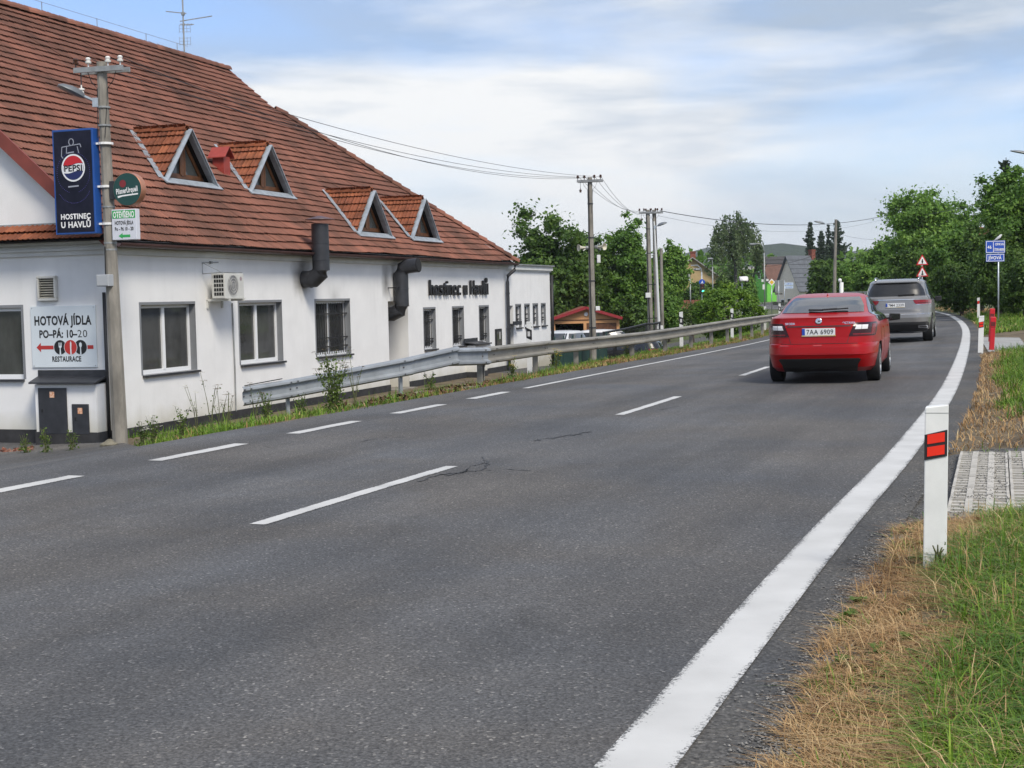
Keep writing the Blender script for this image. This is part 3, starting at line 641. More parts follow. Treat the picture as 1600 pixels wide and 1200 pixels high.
for x in (-.1, 2.4, 4.9, 7.4, 9.7, 12.0, 13.6): m.bar((x, 6.62, rp.z+.1), (x, 6.62, rp.z+.37), .014, .014, (1, 0, 0))
obj('lightning_conductor', m, STEEL, ROOF)

# skirt roof along the gable
SKA = math.atan2(.32, .42); m = MB(); m.add([(0, -.2, 3.03), (-.42, -.2, 2.71), (-.42, 13.3, 2.71), (0, 13.3, 3.03)], [(0, 1, 2, 3)])
m.add([(-.42, -.2, 2.71), (-.42, 13.3, 2.71), (0, 13.3, 2.70), (0, -.2, 2.70)], [(0, 1, 2, 3)])
sk = obj('skirt_roof', m, DECK, inn)
upk = np.array([math.cos(SKA), 0, math.sin(SKA)]); nk = np.array([-math.sin(SKA), 0, math.cos(SKA)])
skm = [np_mesh('roof_tile', TVN*np.array([1, .75, 1], np.float32), TFN, TILE2, tint=np.full(len(TVN), v)) for v in (.15, .35, .5, .65, .85)]
for r in range(2):
    for k in range(26):
        p = np.array([-.43, -.1+k*TW, 2.705])+upk*r*.255+nk*.008; o = bpy.data.objects.new('roof_tile', random.choice(skm)); COL.objects.link(o); o.parent = sk
        x = Vector((0, -1, 0)); y = Vector(upk)+Vector((0, random.uniform(-.02, .02), 0)); z = Vector(nk)
        o.matrix_local = Matrix(((x.x, y.x, z.x, p[0]), (x.y, y.y, z.y, p[1]), (x.z, y.z, z.z, p[2]), (0, 0, 0, 1)))
m = MB(); m.box(-.03, -.005, -.15, 13.2, 3.0, 3.07); obj('flashing', m, STEEL, sk)

# dormers
FLASH = mat('zinc flashing', (.37, .41, .45), .45, .3, var=.18, vscale=5)
for di, (cx, yf) in enumerate(dorm):
    zb = 2.86+SL*yf; hw_ = 1.09; zt = zb+1.2; yb = (zt+.04-2.86)/SL; yo = yf-.10
    cx -= .12; A = Vector((cx, yo, zt)); BL = Vector((cx-hw_, yo, zb-.02)); BR = Vector((cx+hw_, yo, zb-.02)); BK = Vector((cx, yb, zt+.02))
    VL = Vector((cx-hw_, yf, zb)); VR = Vector((cx+hw_, yf, zb))
    m = MB(); m.add([A, BL, VL, BK], [(0, 1, 2, 3)]); m.add([A, BK, VR, BR], [(0, 1, 2, 3)])
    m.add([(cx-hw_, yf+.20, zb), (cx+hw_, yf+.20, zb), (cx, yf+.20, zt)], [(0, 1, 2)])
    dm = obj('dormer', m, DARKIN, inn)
    # tiles on both slopes
    for sgn in (-1, 1):
        dn = Vector((sgn*hw_, 0, -1.2)).normalized(); upd = -dn; nd = Vector((sgn*1.2, 0, hw_)).normalized(); al = Vector((0, 1, 0)) if sgn < 0 else Vector((0, -1, 0)); al = upd.cross(nd)
        Ls = math.hypot(hw_, 1.2); Ps = []
        for r in range(6):
            s = r*.285; p = (BL if sgn < 0 else BR).lerp(A, s/Ls)
            frac = min(1, (s+.16)/Ls); yend = yf+(yb-yf)*frac
            y = yo+.17
            while y < yend-.02: Ps.append((p.x, y, p.z)); y += TW
        Ps = np.array(Ps); n = len(Ps); P_ = Ps+np.array(nd)*.012
        V, F, T = tile_field(P_, np.repeat(np.array([al]), n, 0)+rng.normal(0, .02, (n, 1))*np.array([nd]), np.repeat(np.array([upd]), n, 0), np.repeat(np.array([nd]), n, 0), np.clip(rng.normal(.5, .2, n), 0, 1))
        obj('dormer_tiles', np_mesh('dormer_tiles', V, F, TILE2, tint=T), None, dm, kind='stuff')
    ridge_run(A+Vector((0, .06, .02)), BK+Vector((0, .1, .02)), (0, 0, 1), .30, dm, hmesh2)
    m = MB()
    for (p, q) in ((BL, A), (BR, A)):          # gable trim boards
        m.bar(p+Vector((0, -.02, .02)), q+Vector((0, -.02, .03)), .09, .022, (q-p).cross(Vector((0, 1, 0))))
        m.bar(p+Vector((0, .05, -.01)), q+Vector((0, .05, 0)), .14, .03, (q-p).cross(Vector((0, 1, 0))))
    obj('gable_trim', m, FLASH, dm)
    m = MB()
    for V0 in (VL, VR):
        sg = -1 if V0 is VL else 1; d = (BK-V0)
        n = 6
        for k in range(n):
            p = V0.lerp(BK, k/n); q = V0.lerp(BK, (k+.98)/n+.02); o_ = Vector((sg*.20, 0, 0)); up2 = NRM*(.105+.006*(k % 2))
            m.add([p+up2, q+up2, q+o_+up2, p+o_+up2, p+Vector((-sg*.06, 0, .15)), q+Vector((-sg*.06, 0, .15))], [(0, 1, 2, 3), (4, 5, 1, 0)])
    m.bar(VL+Vector((-.1, -.14, .02)), VR+Vector((.1, -.14, .02)), .20, .025, NRM)
    obj('valley_flashing', m, FLASH, dm)
    yw = yf+.15
    def tri(sc, dz=0): return [(cx-hw_*sc, zb+.06), (cx+hw_*sc, zb+.06), (cx, zb+.06+1.2*sc)]
    m = MB(); zb += .08; a3 = tri(.86); b3 = [(cx-hw_*.66, zb+.16), (cx+hw_*.66, zb+.16), (cx, zb+.16+1.2*.66)]
    for i in range(3):
        j = (i+1) % 3
        vs = [(a3[i][0], yw-.02, a3[i][1]), (a3[j][0], yw-.02, a3[j][1]), (b3[j][0], yw-.02, b3[j][1]), (b3[i][0], yw-.02, b3[i][1])]
        vs += [(x, yw+.03, z) for x, _, z in vs]
        m.add(vs, [(0, 1, 2, 3), (4, 7, 6, 5), (3, 2, 6, 7), (0, 4, 5, 1)])
    m.box(cx-.06, cx+.06, yw-.035, yw+.02, zb+.12, zb+.88)
    m.bar((cx-.09, yw-.03, zb+.15), (cx-.09, yw-.03, zb+.76), .05, .02, (0, 1, 0)); m.bar((cx+.09, yw-.03, zb+.15), (cx+.09, yw-.03, zb+.76), .05, .02, (0, 1, 0))
    obj('window_frame', m, TIMBER, dm)
    for sg in (-1, 1):
        m = MB(); m.add([(cx+sg*.05, yw+.008, zb+.15), (cx+sg*.74, yw+.008, zb+.15), (cx+sg*.05, yw+.008, zb+.90)], [(0, 1, 2) if sg > 0 else (0, 2, 1)]); obj('pane', m, mat('dormer pane', (.055, .06, .06), .05, spec=.7), dm)

# ---------------------------------------------------------------- annex
ax = thing('annex_building', 'low white flat-roofed annex with four narrow windows beside the red-roofed inn', 'building', (OX, OY, 0), RZ)
PLAST2 = plaster('annex plaster')
aops = [(24.48, 25.12, .42, 1.2), (25.5, 26.12, .42, 1.2), (26.5, 27.14, .42, 1.2), (27.52, 28.1, .42, 1.2), (23.42, 24.2, -1.1, 1.2)]
PA = lambda a, d, z: (a, d+.08, z)
m = MB(); wall_panel(m, 23.235, 28.68, -1.35, 2.45, aops, PA, .2)
m.add([PA(28.68, 0, -1.35), PA(28.68, 8, -1.35), PA(28.68, 8, 2.45), PA(28.68, 0, 2.45)], [(0, 1, 2, 3)])
o = aops[-1]
for a_ in (o[0], o[1]): m.add([PA(a_, 0, -1.35), PA(a_, .6, -1.35), PA(a_, .6, o[3]), PA(a_, 0, o[3])], [(0, 1, 2, 3)])
m.add([PA(o[0], 0, o[3]), PA(o[1], 0, o[3]), PA(o[1], .6, o[3]), PA(o[0], .6, o[3])], [(0, 1, 2, 3)])
obj('wall', m, PLAST2, ax)
m = MB(); bx(m, PA, 23.25, 28.8, -.10, 8, 2.452, 2.60); bx(m, PA, 23.25, 28.74, -.05, 8, 2.40, 2.4515); obj('cornice', m, CORN, ax)
m = MB(); bx(m, PA, 23.25, 28.86, -.16, 8.1, 2.603, 2.65); obj('roof', m, STEEL, ax)
_s = inn; inn = ax
for o in aops[:4]: window(o, PA, .16, 1, grille=True, frame=.05)
inn = _s
m = MB(); bx(m, PA, 23.44, 24.18, .5, .56, -1.15, .55); obj('door', m, ANTHR, ax)
m = MB(); bx(m, PA, 23.44, 24.18, .40, .56, .60, 1.19); obj('transom_window', m, GLASS, ax)
m = MB(); bx(m, PA, 23.4, 24.3, -.28, .3, .53, .575); bx(m, PA, 23.4, 24.3, -.28, -.24, .575, .66); obj('door_canopy', m, ANTHR, ax)
m = MB(); m.tube([PA(28.74, -.06, 2.3), PA(28.74, -.06, -1.2)], .06, 8); obj('downpipe', m, BLACK, ax, smooth=True)
m = MB(); bx(m, PA, 28.70, 28.95, .02, .3, 1.35, 1.9); obj('wall_lantern', m, GUTT, ax)

# ---------------------------------------------------------------- fittings on the inn's walls
t = thing('exhaust_duct', 'black elbow exhaust duct with a conical rain cap rising past the gutter', 'duct', W(8.02, 0, 2.03), RZ)
def duct(parent, pts, r, n=20, seams=()):
    m = MB(); m.tube(pts, r, n); obj('pipe', m, ANTHR, parent, smooth='auto')
    for c, ax_ in seams:
        k = MB(); k.lathe([(r*.99, -.012), (r+.008, -.01), (r+.008, .01), (r*.99, .012)], n, Matrix.Translation(c) @ (Vector(ax_).to_track_quat('Z', 'Y').to_matrix().to_4x4())); obj('seam_band', k, ANTHR, parent)
duct(t, [(0, .05, 0), (0, -.28, 0), (0, -.46, .16), (0, -.47, .2), (0, -.47, 1.30)], .205, 20, [((0, -.47, .45), (0, 0, 1)), ((0, -.47, .85), (0, 0, 1)), ((0, -.2, 0), (0, 1, 0))])
m = MB(); m.lathe([(.36, 1.40), (.355, 1.41), (.05, 1.49), (.001, 1.49)], 20, Matrix.Translation((0, -.47, 0)))
for k in range(4): m.bar((.17*math.cos(k*PI/2+.7), -.47+.17*math.sin(k*PI/2+.7), 1.28), (.17*math.cos(k*PI/2+.7), -.47+.17*math.sin(k*PI/2+.7), 1.42), .03, .01)
obj('rain_cap', m, GUTT, t, smooth='auto')
t = thing('exhaust_duct', 'black S-shaped exhaust duct coming out of the recessed doorway, cut off under the gutter', 'duct', W(13.5, -.22, 1.2), RZ)
duct(t, [(0, .75, -.10), (0, .28, -.10), (0, .06, .0), (0, 0, .12), (0, 0, 1.02), (0, -.06, 1.14), (0, -.2, 1.20), (0, -.52, 1.23)], .2, 20, [((0, 0, .12), (0, 0, 1)), ((0, 0, .6), (0, 0, 1)), ((0, 0, 1.02), (0, 0, 1))])
m = MB(); m.bar((-.42, -.01, .62), (.2, -.01, .62), .03, .03); m.bar((-.42, -.01, .40), (-.42, -.01, .63), .03, .03, (0, 1, 0)); m.bar((-.42, .22, .62), (-.42, -.02, .62), .03, .03); obj('bracket', m, BLACK, t)
m = MB(); m.lathe([(.19, 0), (.19, .004)], 20, Matrix.Translation((0, -.535, 1.23)) @ Vector((0, -1, 0.1)).to_track_quat('Z', 'Y').to_matrix().to_4x4()); obj('mouth', m, DARKIN, t)

t = thing('air_conditioner', 'white outdoor air-conditioning unit with a round fan under a bracket frame on the facade', 'air conditioner', W(3.42, 0, 1.60), RZ)
CREAM = mat('cream casing', (.55, .55, .52), .45, var=.06)
m = MB(); m.box(0, .80, -.50, -.19, 0, .52); obj('casing', m, CREAM, t, bevel=.012)
m = MB()
for i in range(4):
    for j in range(5): m.box(-.006, .0, -.27-.058*i-.022, -.27-.058*i+.022, .06+.09*j, .125+.09*j)
obj('side_grille', m, DARKIN, t)
MF = frame((.33, -.502, .27), (1, 0, 0), (0, 0, 1))
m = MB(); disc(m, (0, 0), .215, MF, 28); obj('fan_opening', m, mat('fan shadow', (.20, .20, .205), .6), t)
m = MB()
for k in range(3):
    a = k*2*PI/3; poly(m, [(.05*math.cos(a), .05*math.sin(a)), (.2*math.cos(a+.15), .2*math.sin(a+.15)), (.205*math.cos(a+.7), .205*math.sin(a+.7)), (.19*math.cos(a+1.1), .19*math.sin(a+1.1)), (.06*math.cos(a+.8), .06*math.sin(a+.8))], MF, .004)
disc(m, (0, 0), .055, MF @ Matrix.Translation((0, 0, .008)), 14); obj('fan', m, mat('fan grey', (.27, .27, .265), .5), t)
m = MB()
for r in (.215, .15, .09):
    m.tube([MF @ Vector((r*math.cos(2*PI*k/20), r*math.sin(2*PI*k/20), .014)) for k in range(21)], .004, 4)
obj('fan_guard', m, CREAM, t)
m = MB(); disc(m, (.34, .14), .045, MF @ Matrix.Translation((0, 0, .002)), 16); obj('badge', m, mat('grey badge', (.32, .25, .26), .5), t)
m = MB(); m.bar((.1, 0, -.03), (.1, -.56, -.03), .04, .05); m.bar((.7, 0, -.03), (.7, -.56, -.03), .04, .05); m.bar((.1, -.02, -.03), (.1, -.02, -.2), .04, .04, (0, 1, 0)); m.bar((.7, -.02, -.03), (.7, -.02, -.2), .04, .04, (0, 1, 0)); m.box(.02, .78, -.54, -.16, -.012, -.001); obj('bracket', m, CREAM, t)
m = MB()
m.tube([(-.05, -.02, .52), (-.05, -.46, .54), (.82, -.46, .54), (.82, -.02, .54)], .01, 5); m.tube([(-.05, -.02, .52), (-.05, -.02, .75), (.6, -.02, .77)], .01, 5); m.tube([(-.05, -.46, .54), (-.05, -.02, .75)], .006, 4)
m.cbox((.28, -.03, .76), (.06, .05, .05)); obj('wire_frame', m, STEEL, t)

t = thing('wall_vent', 'square cream louvred vent on the inn wall above the restaurant board', 'vent', W(0, 1.29, 1.85), RZ)
m = MB(); 
for a0, a1, z0, z1 in ((-.21, .21, .185, .235), (-.21, .21, -.235, -.185), (-.21, -.165, -.185, .185), (.165, .21, -.185, .185)): m.box(-.09, -.003, a0, a1, z0, z1)
obj('frame', m, CREAM, t, bevel=.012)
m = MB(); m.box(-.02, -.004, -.165, .165, -.185, .185); obj('backing', m, mat('dark vent back', (.05, .045, .04), .8), t)
for k in range(8):
    m = MB(); z = -.165+k*.046; m.bar((-.05, -.16, z), (-.05, .16, z), .045, .006, (-.6, 0, .9)); obj('louvre', m, mat('louvre', (.36, .34, .28), .6, var=.2), t)

SGNB = mat('pale board', (.64, .70, .74), .35, var=.02)
RED = mat('print red', (.45, .035, .03), .5)
t = thing('restaurant_board', 'pale wall board reading HOTOVÁ JÍDLA with a red arrow and cutlery circles', 'sign', W(0, .985, .938), RZ)
m = MB(); m.box(-.03, -.002, -.715, .715, -.575, .575); obj('board', m, SGNB, t)
FM = frame((-.033, 0, 0), (0, -1, 0), (0, 0, 1))
def TX(mtx, x, y, dz=0): return mtx @ Matrix.Translation((x, y, dz))
text('HOTOVÁ JÍDLA', .235, TX(FM, -.01, .225), TEXTB, t, bold=.010, width=1.26)
text('PO–PÁ: 10–', .20, TX(FM, -.12, -.015), TEXTB, t, bold=.007, width=.84); text('20', .20, TX(FM, .42, -.015), TEXTB, t, bold=-.001, width=.21)
text('RESTAURACE', .135, TX(FM, .05, -.465), TEXTB, t, bold=.006, width=.64)
m = MB(); poly(m, [(-.61, -.20), (-.51, -.11), (-.51, -.165), (-.23, -.165), (-.23, -.235), (-.51, -.235), (-.51, -.29)], FM); obj('arrow', m, RED, t); m = MB(); poly(m, [(.52, -.165), (.65, -.165), (.65, -.235), (.52, -.235)], FM); obj('arrow_tail', m, RED, t)
for k, (cx, cm) in enumerate(((-.08, TEXTB), (.15, RED), (.37, TEXTB))):
    m = MB(); disc(m, (cx, -.2), .137, TX(FM, 0, 0, .0008 if k != 1 else .0016), 26); obj('plate', m, cm, t)
    m = MB(); disc(m, (cx, -.2), .146, TX(FM, 0, 0, .0004 if k != 1 else .0012), 26); obj('plate_rim', m, SGNB, t)
m = MB(); F2 = TX(FM, 0, 0, .0025)
poly(m, [(-.098, -.337), (-.062, -.337), (-.070, -.22), (-.045, -.19), (-.045, -.11), (-.058, -.11), (-.058, -.17), (-.070, -.17), (-.070, -.11), (-.085, -.11), (-.085, -.17), (-.098, -.17), (-.098, -.11), (-.112, -.11), (-.112, -.19), (-.09, -.22)], F2)
poly(m, [(.142, -.337), (.168, -.337), (.166, -.22), (.172, -.12), (.155, -.085), (.14, -.12), (.138, -.22)], F2)
poly(m, [(.355, -.337), (.385, -.337), (.38, -.21), (.40, -.17), (.398, -.13), (.37, -.105), (.342, -.13), (.34, -.17), (.36, -.21)], F2); obj('cutlery', m, SGNB, t)
for y in (-.68, .68):
    for z in (-.545, .545):
        m = MB(); m.lathe([(.008, 0), (.008, .005)], 8, TX(FM, y, z)); obj('screw', m, STEEL, t)

def cabinet(lab, loc, rz, wd, dp, z0, zt, doors, lidh=.15):
    """meter cabinet built against a wall: local x = into the wall, y = along"""
    t = thing('meter_cabinet', lab, 'cabinet', loc, rz); m = MB(); m.box(-dp, 0, 0, wd, z0, zt); obj('housing', m, PLAST2, t)
    m = MB(); m.box(-dp-.02, 0, -.02, wd+.02, z0-.3, z0); obj('base', m, PLINTH, t)
    m = MB(); vs = [(0, -.02, zt+lidh), (0, wd+.16, zt+lidh), (-dp-.12, wd+.05, zt+.045), (-dp-.12, -.06, zt+.045)]
    m.add(vs+[(x, y, z-.03) for x, y, z in vs], [(0, 1, 2, 3), (7, 6, 5, 4), (3, 2, 6, 7), (2, 1, 5, 6), (0, 3, 7, 4)])
    m.box(-.03, -.002, -.02, wd+.16, zt+.02, zt+lidh+.10); obj('lid', m, ANTHR, t)
    for (a, b, c, d) in doors:
        m = MB(); m.box(-dp-.025, -dp-.002, a, b, c, d); dr = obj('door', m, ANTHR, t, bevel=.004)
        m = MB(); m.box(-dp-.029, -dp-.026, (a+b)/2-.05, (a+b)/2+.05, d-.18, d-.07); obj('sticker', m, mat('orange sticker', (.75, .55, .42), .5, col2=(.6, .22, .08), vscale=30), dr)
        m = MB(); m.box(-dp-.034, -dp-.026, b-.09, b-.06, (c+d)/2-.03, (c+d)/2+.03); obj('handle', m, BLACK, dr)
    return t
cabinet('white meter cabinet with a black lid and two black doors under the restaurant board', W(0, .09, 0), RZ, 1.34, .35, -.83, .06, [(.64, 1.26, -.86, -.005), (.17, .53, -.86, -.305)])
cabinet('small white meter cabinet with a dark lid between the narrow barred windows of the facade', W(20.15, 0, 0), RZ+PI/2, 1.05, .34, -.83, .0, [(.25, .8, -.7, -.12)], .12)
t = thing('notice_case', 'black framed notice case on the white facade beside the brown downpipe', 'notice case', W(22.25, 0, .12), RZ)
m = MB(); m.box(-.3, .3, -.05, -.003, -.35, .32); obj('case', m, BLACK, t); m = MB(); m.box(-.24, .24, -.056, -.051, -.29, .26); obj('pane', m, GLASS, t); m = MB(); m.box(.0, .12, -.06, -.057, -.02, .22); obj('notice', m, mat('paper', (.4, .4, .38), .7), t)

t = thing('inn_lettering', 'black raised letters reading hostinec u Havlů on the white facade', 'sign', W(18.62, 0, 1.60), RZ)
for ch, x in zip('hostinec u Havlů', [0]*16): pass
wds = {'h': .9, 'o': .9, 's': .8, 't': .6, 'i': .42, 'n': .9, 'e': .88, 'c': .82, 'u': .9, 'H': 1.08, 'a': .86, 'v': .86, 'l': .42, 'ů': .9, ' ': .5}
tot = sum(wds[c] for c in 'hostinec u Havlů'); k = 5.25/tot; x = -2.62
for c in 'hostinec u Havlů':
    wch = wds[c]*k
    if c != ' ': text(c, .66, frame((x+wch*.46, -.055, 0), (1, 0, 0), (0, 0, 1)), BLACK, t, 'letter', extrude=.028, bold=.004, width=wch*.78)
    x += wch

t = thing('roof_chimney', 'small square red metal chimney with a gabled cap on the tiled roof between two dormers', 'chimney', W(7.78, 1.83, 4.40), RZ)
REDM = mat('red sheet metal', (.30, .045, .032), .5, var=.15, vscale=5)
m = MB(); m.box(-.15, .15, 0, .30, -.2, .62); obj('shaft', m, REDM, t)
m = MB(); vs = [(-.23, -.09, .60), (0, -.09, .86), (.23, -.09, .60), (-.23, .39, .60), (0, .39, .86), (.23, .39, .60)]
m.add(vs+[(x, y, z-.02) for x, y, z in vs], [(0, 1, 4, 3), (1, 2, 5, 4), (6, 9, 10, 7), (7, 10, 11, 8), (0, 6, 7, 1), (1, 7, 8, 2), (3, 4, 10, 9), (4, 5, 11, 10), (0, 3, 9, 6), (2, 8, 11, 5)]); obj('cap', m, REDM, t)
m = MB(); m.bar((-.32, -.10, -.06), (.32, -.10, -.06), .22, .02, NRM); obj('flashing', m, FLASH, t)

t = thing('tv_antenna', 'thin roof antenna mast with crossed aerial arms standing on the ridge', 'antenna', W(13.95, 6.6, 8.62), RZ)
m = MB(); m.tube([(0, 0, 0), (0, 0, 2.3)], .022, 6); obj('mast', m, STEEL, t)
def yagi(z, d, L, n, el, parent, back=.1):
    m = MB(); d = Vector(d).normalized(); s = Vector((-d.y, d.x, 0)); m.bar(d*-back+Vector((0, 0, z)), d*L+Vector((0, 0, z)), .025, .025)
    for k in range(n): c = d*(L*(k+.3)/n)+Vector((0, 0, z)); m.bar(c-s*el, c+s*el, .01, .01)
    obj('aerial', m, STEEL, parent)
xr = Vector((math.cos(-RZ), math.sin(-RZ), 0))        # picture-right in the inn's frame
yagi(1.10, xr+Vector((0, 0, .14)), .85, 3, .05, t); yagi(1.32, -xr+Vector((0, 0, .12)), .5, 2, .04, t); yagi(1.0, (.5, -.8, 0), .3, 3, .16, t)
m = MB()
for z0 in (.42, .78):
    for k in range(3): m.bar(-xr*.16+Vector((0, -.04, z0+k*.09)), xr*.16+Vector((0, -.04, z0+k*.09)), .008, .008)
    for s in (-.16, -.06, .06, .16): m.bar(xr*s+Vector((0, -.04, z0-.03)), xr*s+Vector((0, -.04, z0+.21)), .008, .008, (1, 0, 0))
obj('grid_reflector', m, STEEL, t)
m = MB(); m.bar((-.1, 0, .16), (.1, 0, .16), .03, .03); m.bar((-.03, 0, 1.30), (.03, 0, 1.30), .09, .09); obj('clamp', m, STEEL, t)
# ---------------------------------------------------------------- utility poles
PORC = mat('white porcelain', (.72, .71, .68), .25); PORB = mat('brown porcelain', (.06, .025, .015), .3)
LAMPG = mat('lamp housing', (.16, .175, .19), .4, .3)
def insulator(parent, p, m_, h=.13, down=False, sc=1.0):
    s = -1 if down else 1; k = MB(); prof = [(.012, 0), (.012, .05), (.045, .055), (.05, .08), (.03, .09), (.038, .11), (.042, .125), (.025, .145), (.0, .15)]
    k.lathe([(r*sc, s*z*sc) for r, z in prof], 10, Matrix.Translation(p)); obj('insulator', k, m_, parent, smooth='auto')
def utility_pole(label, base, top, r0, r1, arms=True, group=None, n=10, arm_az=None, arm_w=1.0, white=True):
    t = thing('utility_pole', label, 'pole', base, 0, group); top = Vector(top)-Vector(base)
    m = MB(); m.tube([(0, 0, -.4)]+[top*k for k in (.0, .25, .5, .75, 1)], [r0, r0, r0+(r1-r0)*.25, r0+(r1-r0)*.5, r0+(r1-r0)*.75, r1], n); obj('pole', m, CONC, t)
    if arms:
        d = Vector((math.cos(arm_az), math.sin(arm_az), 0)); f = Vector((-d.y, d.x, 0))
        m = MB(); c = top+Vector((0, 0, -.14)); m.bar(c-d*arm_w/2-f*(r1+.03), c+d*arm_w/2-f*(r1+.03), .05, .09); m.bar(c-d*arm_w/2+f*(r1+.03), c+d*arm_w/2+f*(r1+.03), .05, .09); obj('crossarm', m, STEEL, t)
        for k, a in enumerate((-.46, -.2, .2, .45)): insulator(t, c+d*arm_w*a-f*(r1+.03)+Vector((0, 0, .045)), PORC if white and k > 0 else PORB, sc=1.15)
        insulator(t, c-d*arm_w*.36-f*(r1+.03)-Vector((0, 0, .26)), PORC if white else PORB, down=True, sc=1.1); m = MB(); m.bar(c-d*arm_w*.36-f*(r1+.03)-Vector((0, 0, .28)), c-d*arm_w*.36-f*(r1+.03), .015, .015, (1, 0, 0)); obj('hanger', m, BLACK, t)
        for s in (-1, 1):
            m = MB(); m.tube([c+d*s*.3*arm_w, c+d*s*.22*arm_w+Vector((0, 0, -.2)), c+d*s*.1+Vector((0, 0, -.32)), c+d*s*.07-f*.1+Vector((0, 0, -1.2))], .008, 4); obj('jumper_cable', m, BLACK, t)
    return t
PB = at(188, 690, 25.3); PB.z = -1.0; PT = at(158.5, 97, 25.3)
def on_pole(z): return PB.lerp(PT, (z-PB.z)/(PT.z-PB.z))
up1 = utility_pole('leaning concrete utility pole at the inn corner carrying three advertising signs', PB, PT, .142, .088, arm_az=math.radians(-14), arm_w=.96)
m = MB()
for z in (5.02, 4.70, 3.26, 2.62, 2.5): q = on_pole(z)-PB; m.lathe([(.112, -.015), (.118, -.015), (.118, .015), (.112, .015)], 12, Matrix.Translation(q))
obj('steel_band', m, STEEL, up1)
P2B = at(927, 575, 53); P2B.z = -1.12; P2T = at(921.6, 277, 53)
up2 = utility_pole('concrete utility pole with two loudspeakers standing behind the guardrail', P2B, P2T, .135, .085, arm_az=math.radians(-14), arm_w=.95, white=False)
P3B = at(1017, 541, 73); P3B.z = -1.15; P3T = at(1012, 328, 73); P3C = at(1028, 541, 73.3); P3C.z = -1.15; P3D = at(1022, 328, 73.3)
up3 = utility_pole('left concrete pole of the twin poles near the round bush', P3B, P3T, .15, .10, arm_az=math.radians(-10), arm_w=.9, white=False)
up4 = utility_pole('right concrete pole of the twin poles near the round bush', P3C, P3D, .15, .10, arm_az=math.radians(-10), arm_w=.9, white=False)
P5B = at(1303, 470, 95); P5B.z = 0; P5T = at(1306, 343, 95)
up5 = utility_pole('slim concrete utility pole in front of the dark spruces', P5B, P5T, .13, .09, arms=False)
P6B = at(1035, 520, 86); P6B.z = -1.0; P6T = at(1033, 388, 86)
utility_pole('dark wooden pole half hidden by the pale green tree', P6B, P6T, .11, .09, arms=False)
for (b__, t__, par_, dx) in ((P2B, P2T, up2, -.11), (P3B, P3T, up3, -.13), (P3C, P3D, up4, .10)):
    m = MB(); m.tube([(t__-b__)*.98+Vector((dx*.6, -.08, 0)), (t__-b__)*.7+Vector((dx*.7, -.11, 0)), (t__-b__)*.35+Vector((dx*.5, -.13, 0)), (t__-b__)*.12+Vector((dx*.3, -.15, 0))], .022, 6); obj('riser_cable', m, BLACK, par_)
    for f in (.2, .45, .68, .86):
        m = MB(); rr = (.145+(.092-.145)*f); m.lathe([(rr, -.02), (rr+.012, -.02), (rr+.012, .02), (rr, .02)], 12, Matrix.Translation((t__-b__)*f)); obj('steel_band', m, ANTHR, par_)
# loudspeakers, boxes
HORN = mat('cream horn', (.55, .52, .42), .5)
def speaker(label, p, d):
    t = thing('loudspeaker', label, 'loudspeaker', p); q = Vector(d).to_track_quat('Z', 'Y').to_matrix().to_4x4(); m = MB()
    m.lathe([(.04, -.10), (.045, 0), (.055, .05), (.08, .13), (.12, .19), (.135, .20), (.125, .20), (.07, .12), (.03, .04)], 16, q); obj('horn', m, HORN, t, smooth='auto')
    m = MB(); m.lathe([(.065, -.24), (.07, -.10), (.04, -.08)], 12, q); obj('driver', m, STEEL, t, smooth='auto')
    m = MB(); m.bar(q @ Vector((0, 0, -.15)), Vector((0, 0, -.12)), .04, .04, (1, 0, 0)); obj('bracket', m, STEEL, t)
zz = on_pole
def p2(z): return P2B.lerp(P2T, (z-P2B.z)/(P2T.z-P2B.z))
speaker('cream horn loudspeaker on the left side of the pole', p2(3.28)+Vector((-.30, -.12, 0)), (-.9, -.4, 0)); speaker('cream horn loudspeaker on the right side of the pole', p2(3.30)+Vector((.34, -.12, 0)), (.75, -.65, 0))
BOXW = mat('white plastic box', (.66, .67, .66), .4)
def jbox(label, p, rz, sz=(.26, .14, .24), m_=BOXW):
    t = thing('junction_box', label, 'junction box', p, rz); m = MB(); m.cbox((0, 0, 0), sz); obj('housing', m, m_, t, bevel=.01)
    m = MB(); m.cbox((0, -sz[1]/2-.006, 0), (sz[0]*.86, .01, sz[2]*.84)); obj('lid', m, m_, t); m = MB(); m.tube([(0, .02, sz[2]/2), (0, .03, sz[2]/2+.5)], .012, 6); obj('cable', m, BLACK, t); return t
jbox('grey junction box on the leaning pole at the inn corner', on_pole(1.95)+Vector((-.09, -.13, 0)), RZ-PI/2, (.25, .18, .21), mat('grey box', (.38, .40, .42), .5))
jbox('white junction box halfway up the loudspeaker pole', p2(.95)+Vector((.20, -.1, .05)), 0, (.16, .12, .16)); jbox('white lamp-shaped box under the right loudspeaker', p2(2.85)+Vector((.27, -.1, 0)), 0, (.13, .12, .3)); jbox('white junction box on the left twin pole', P3B.lerp(P3T, .37)+Vector((-.1, -.16, 0)), 0, (.26, .14, .26))

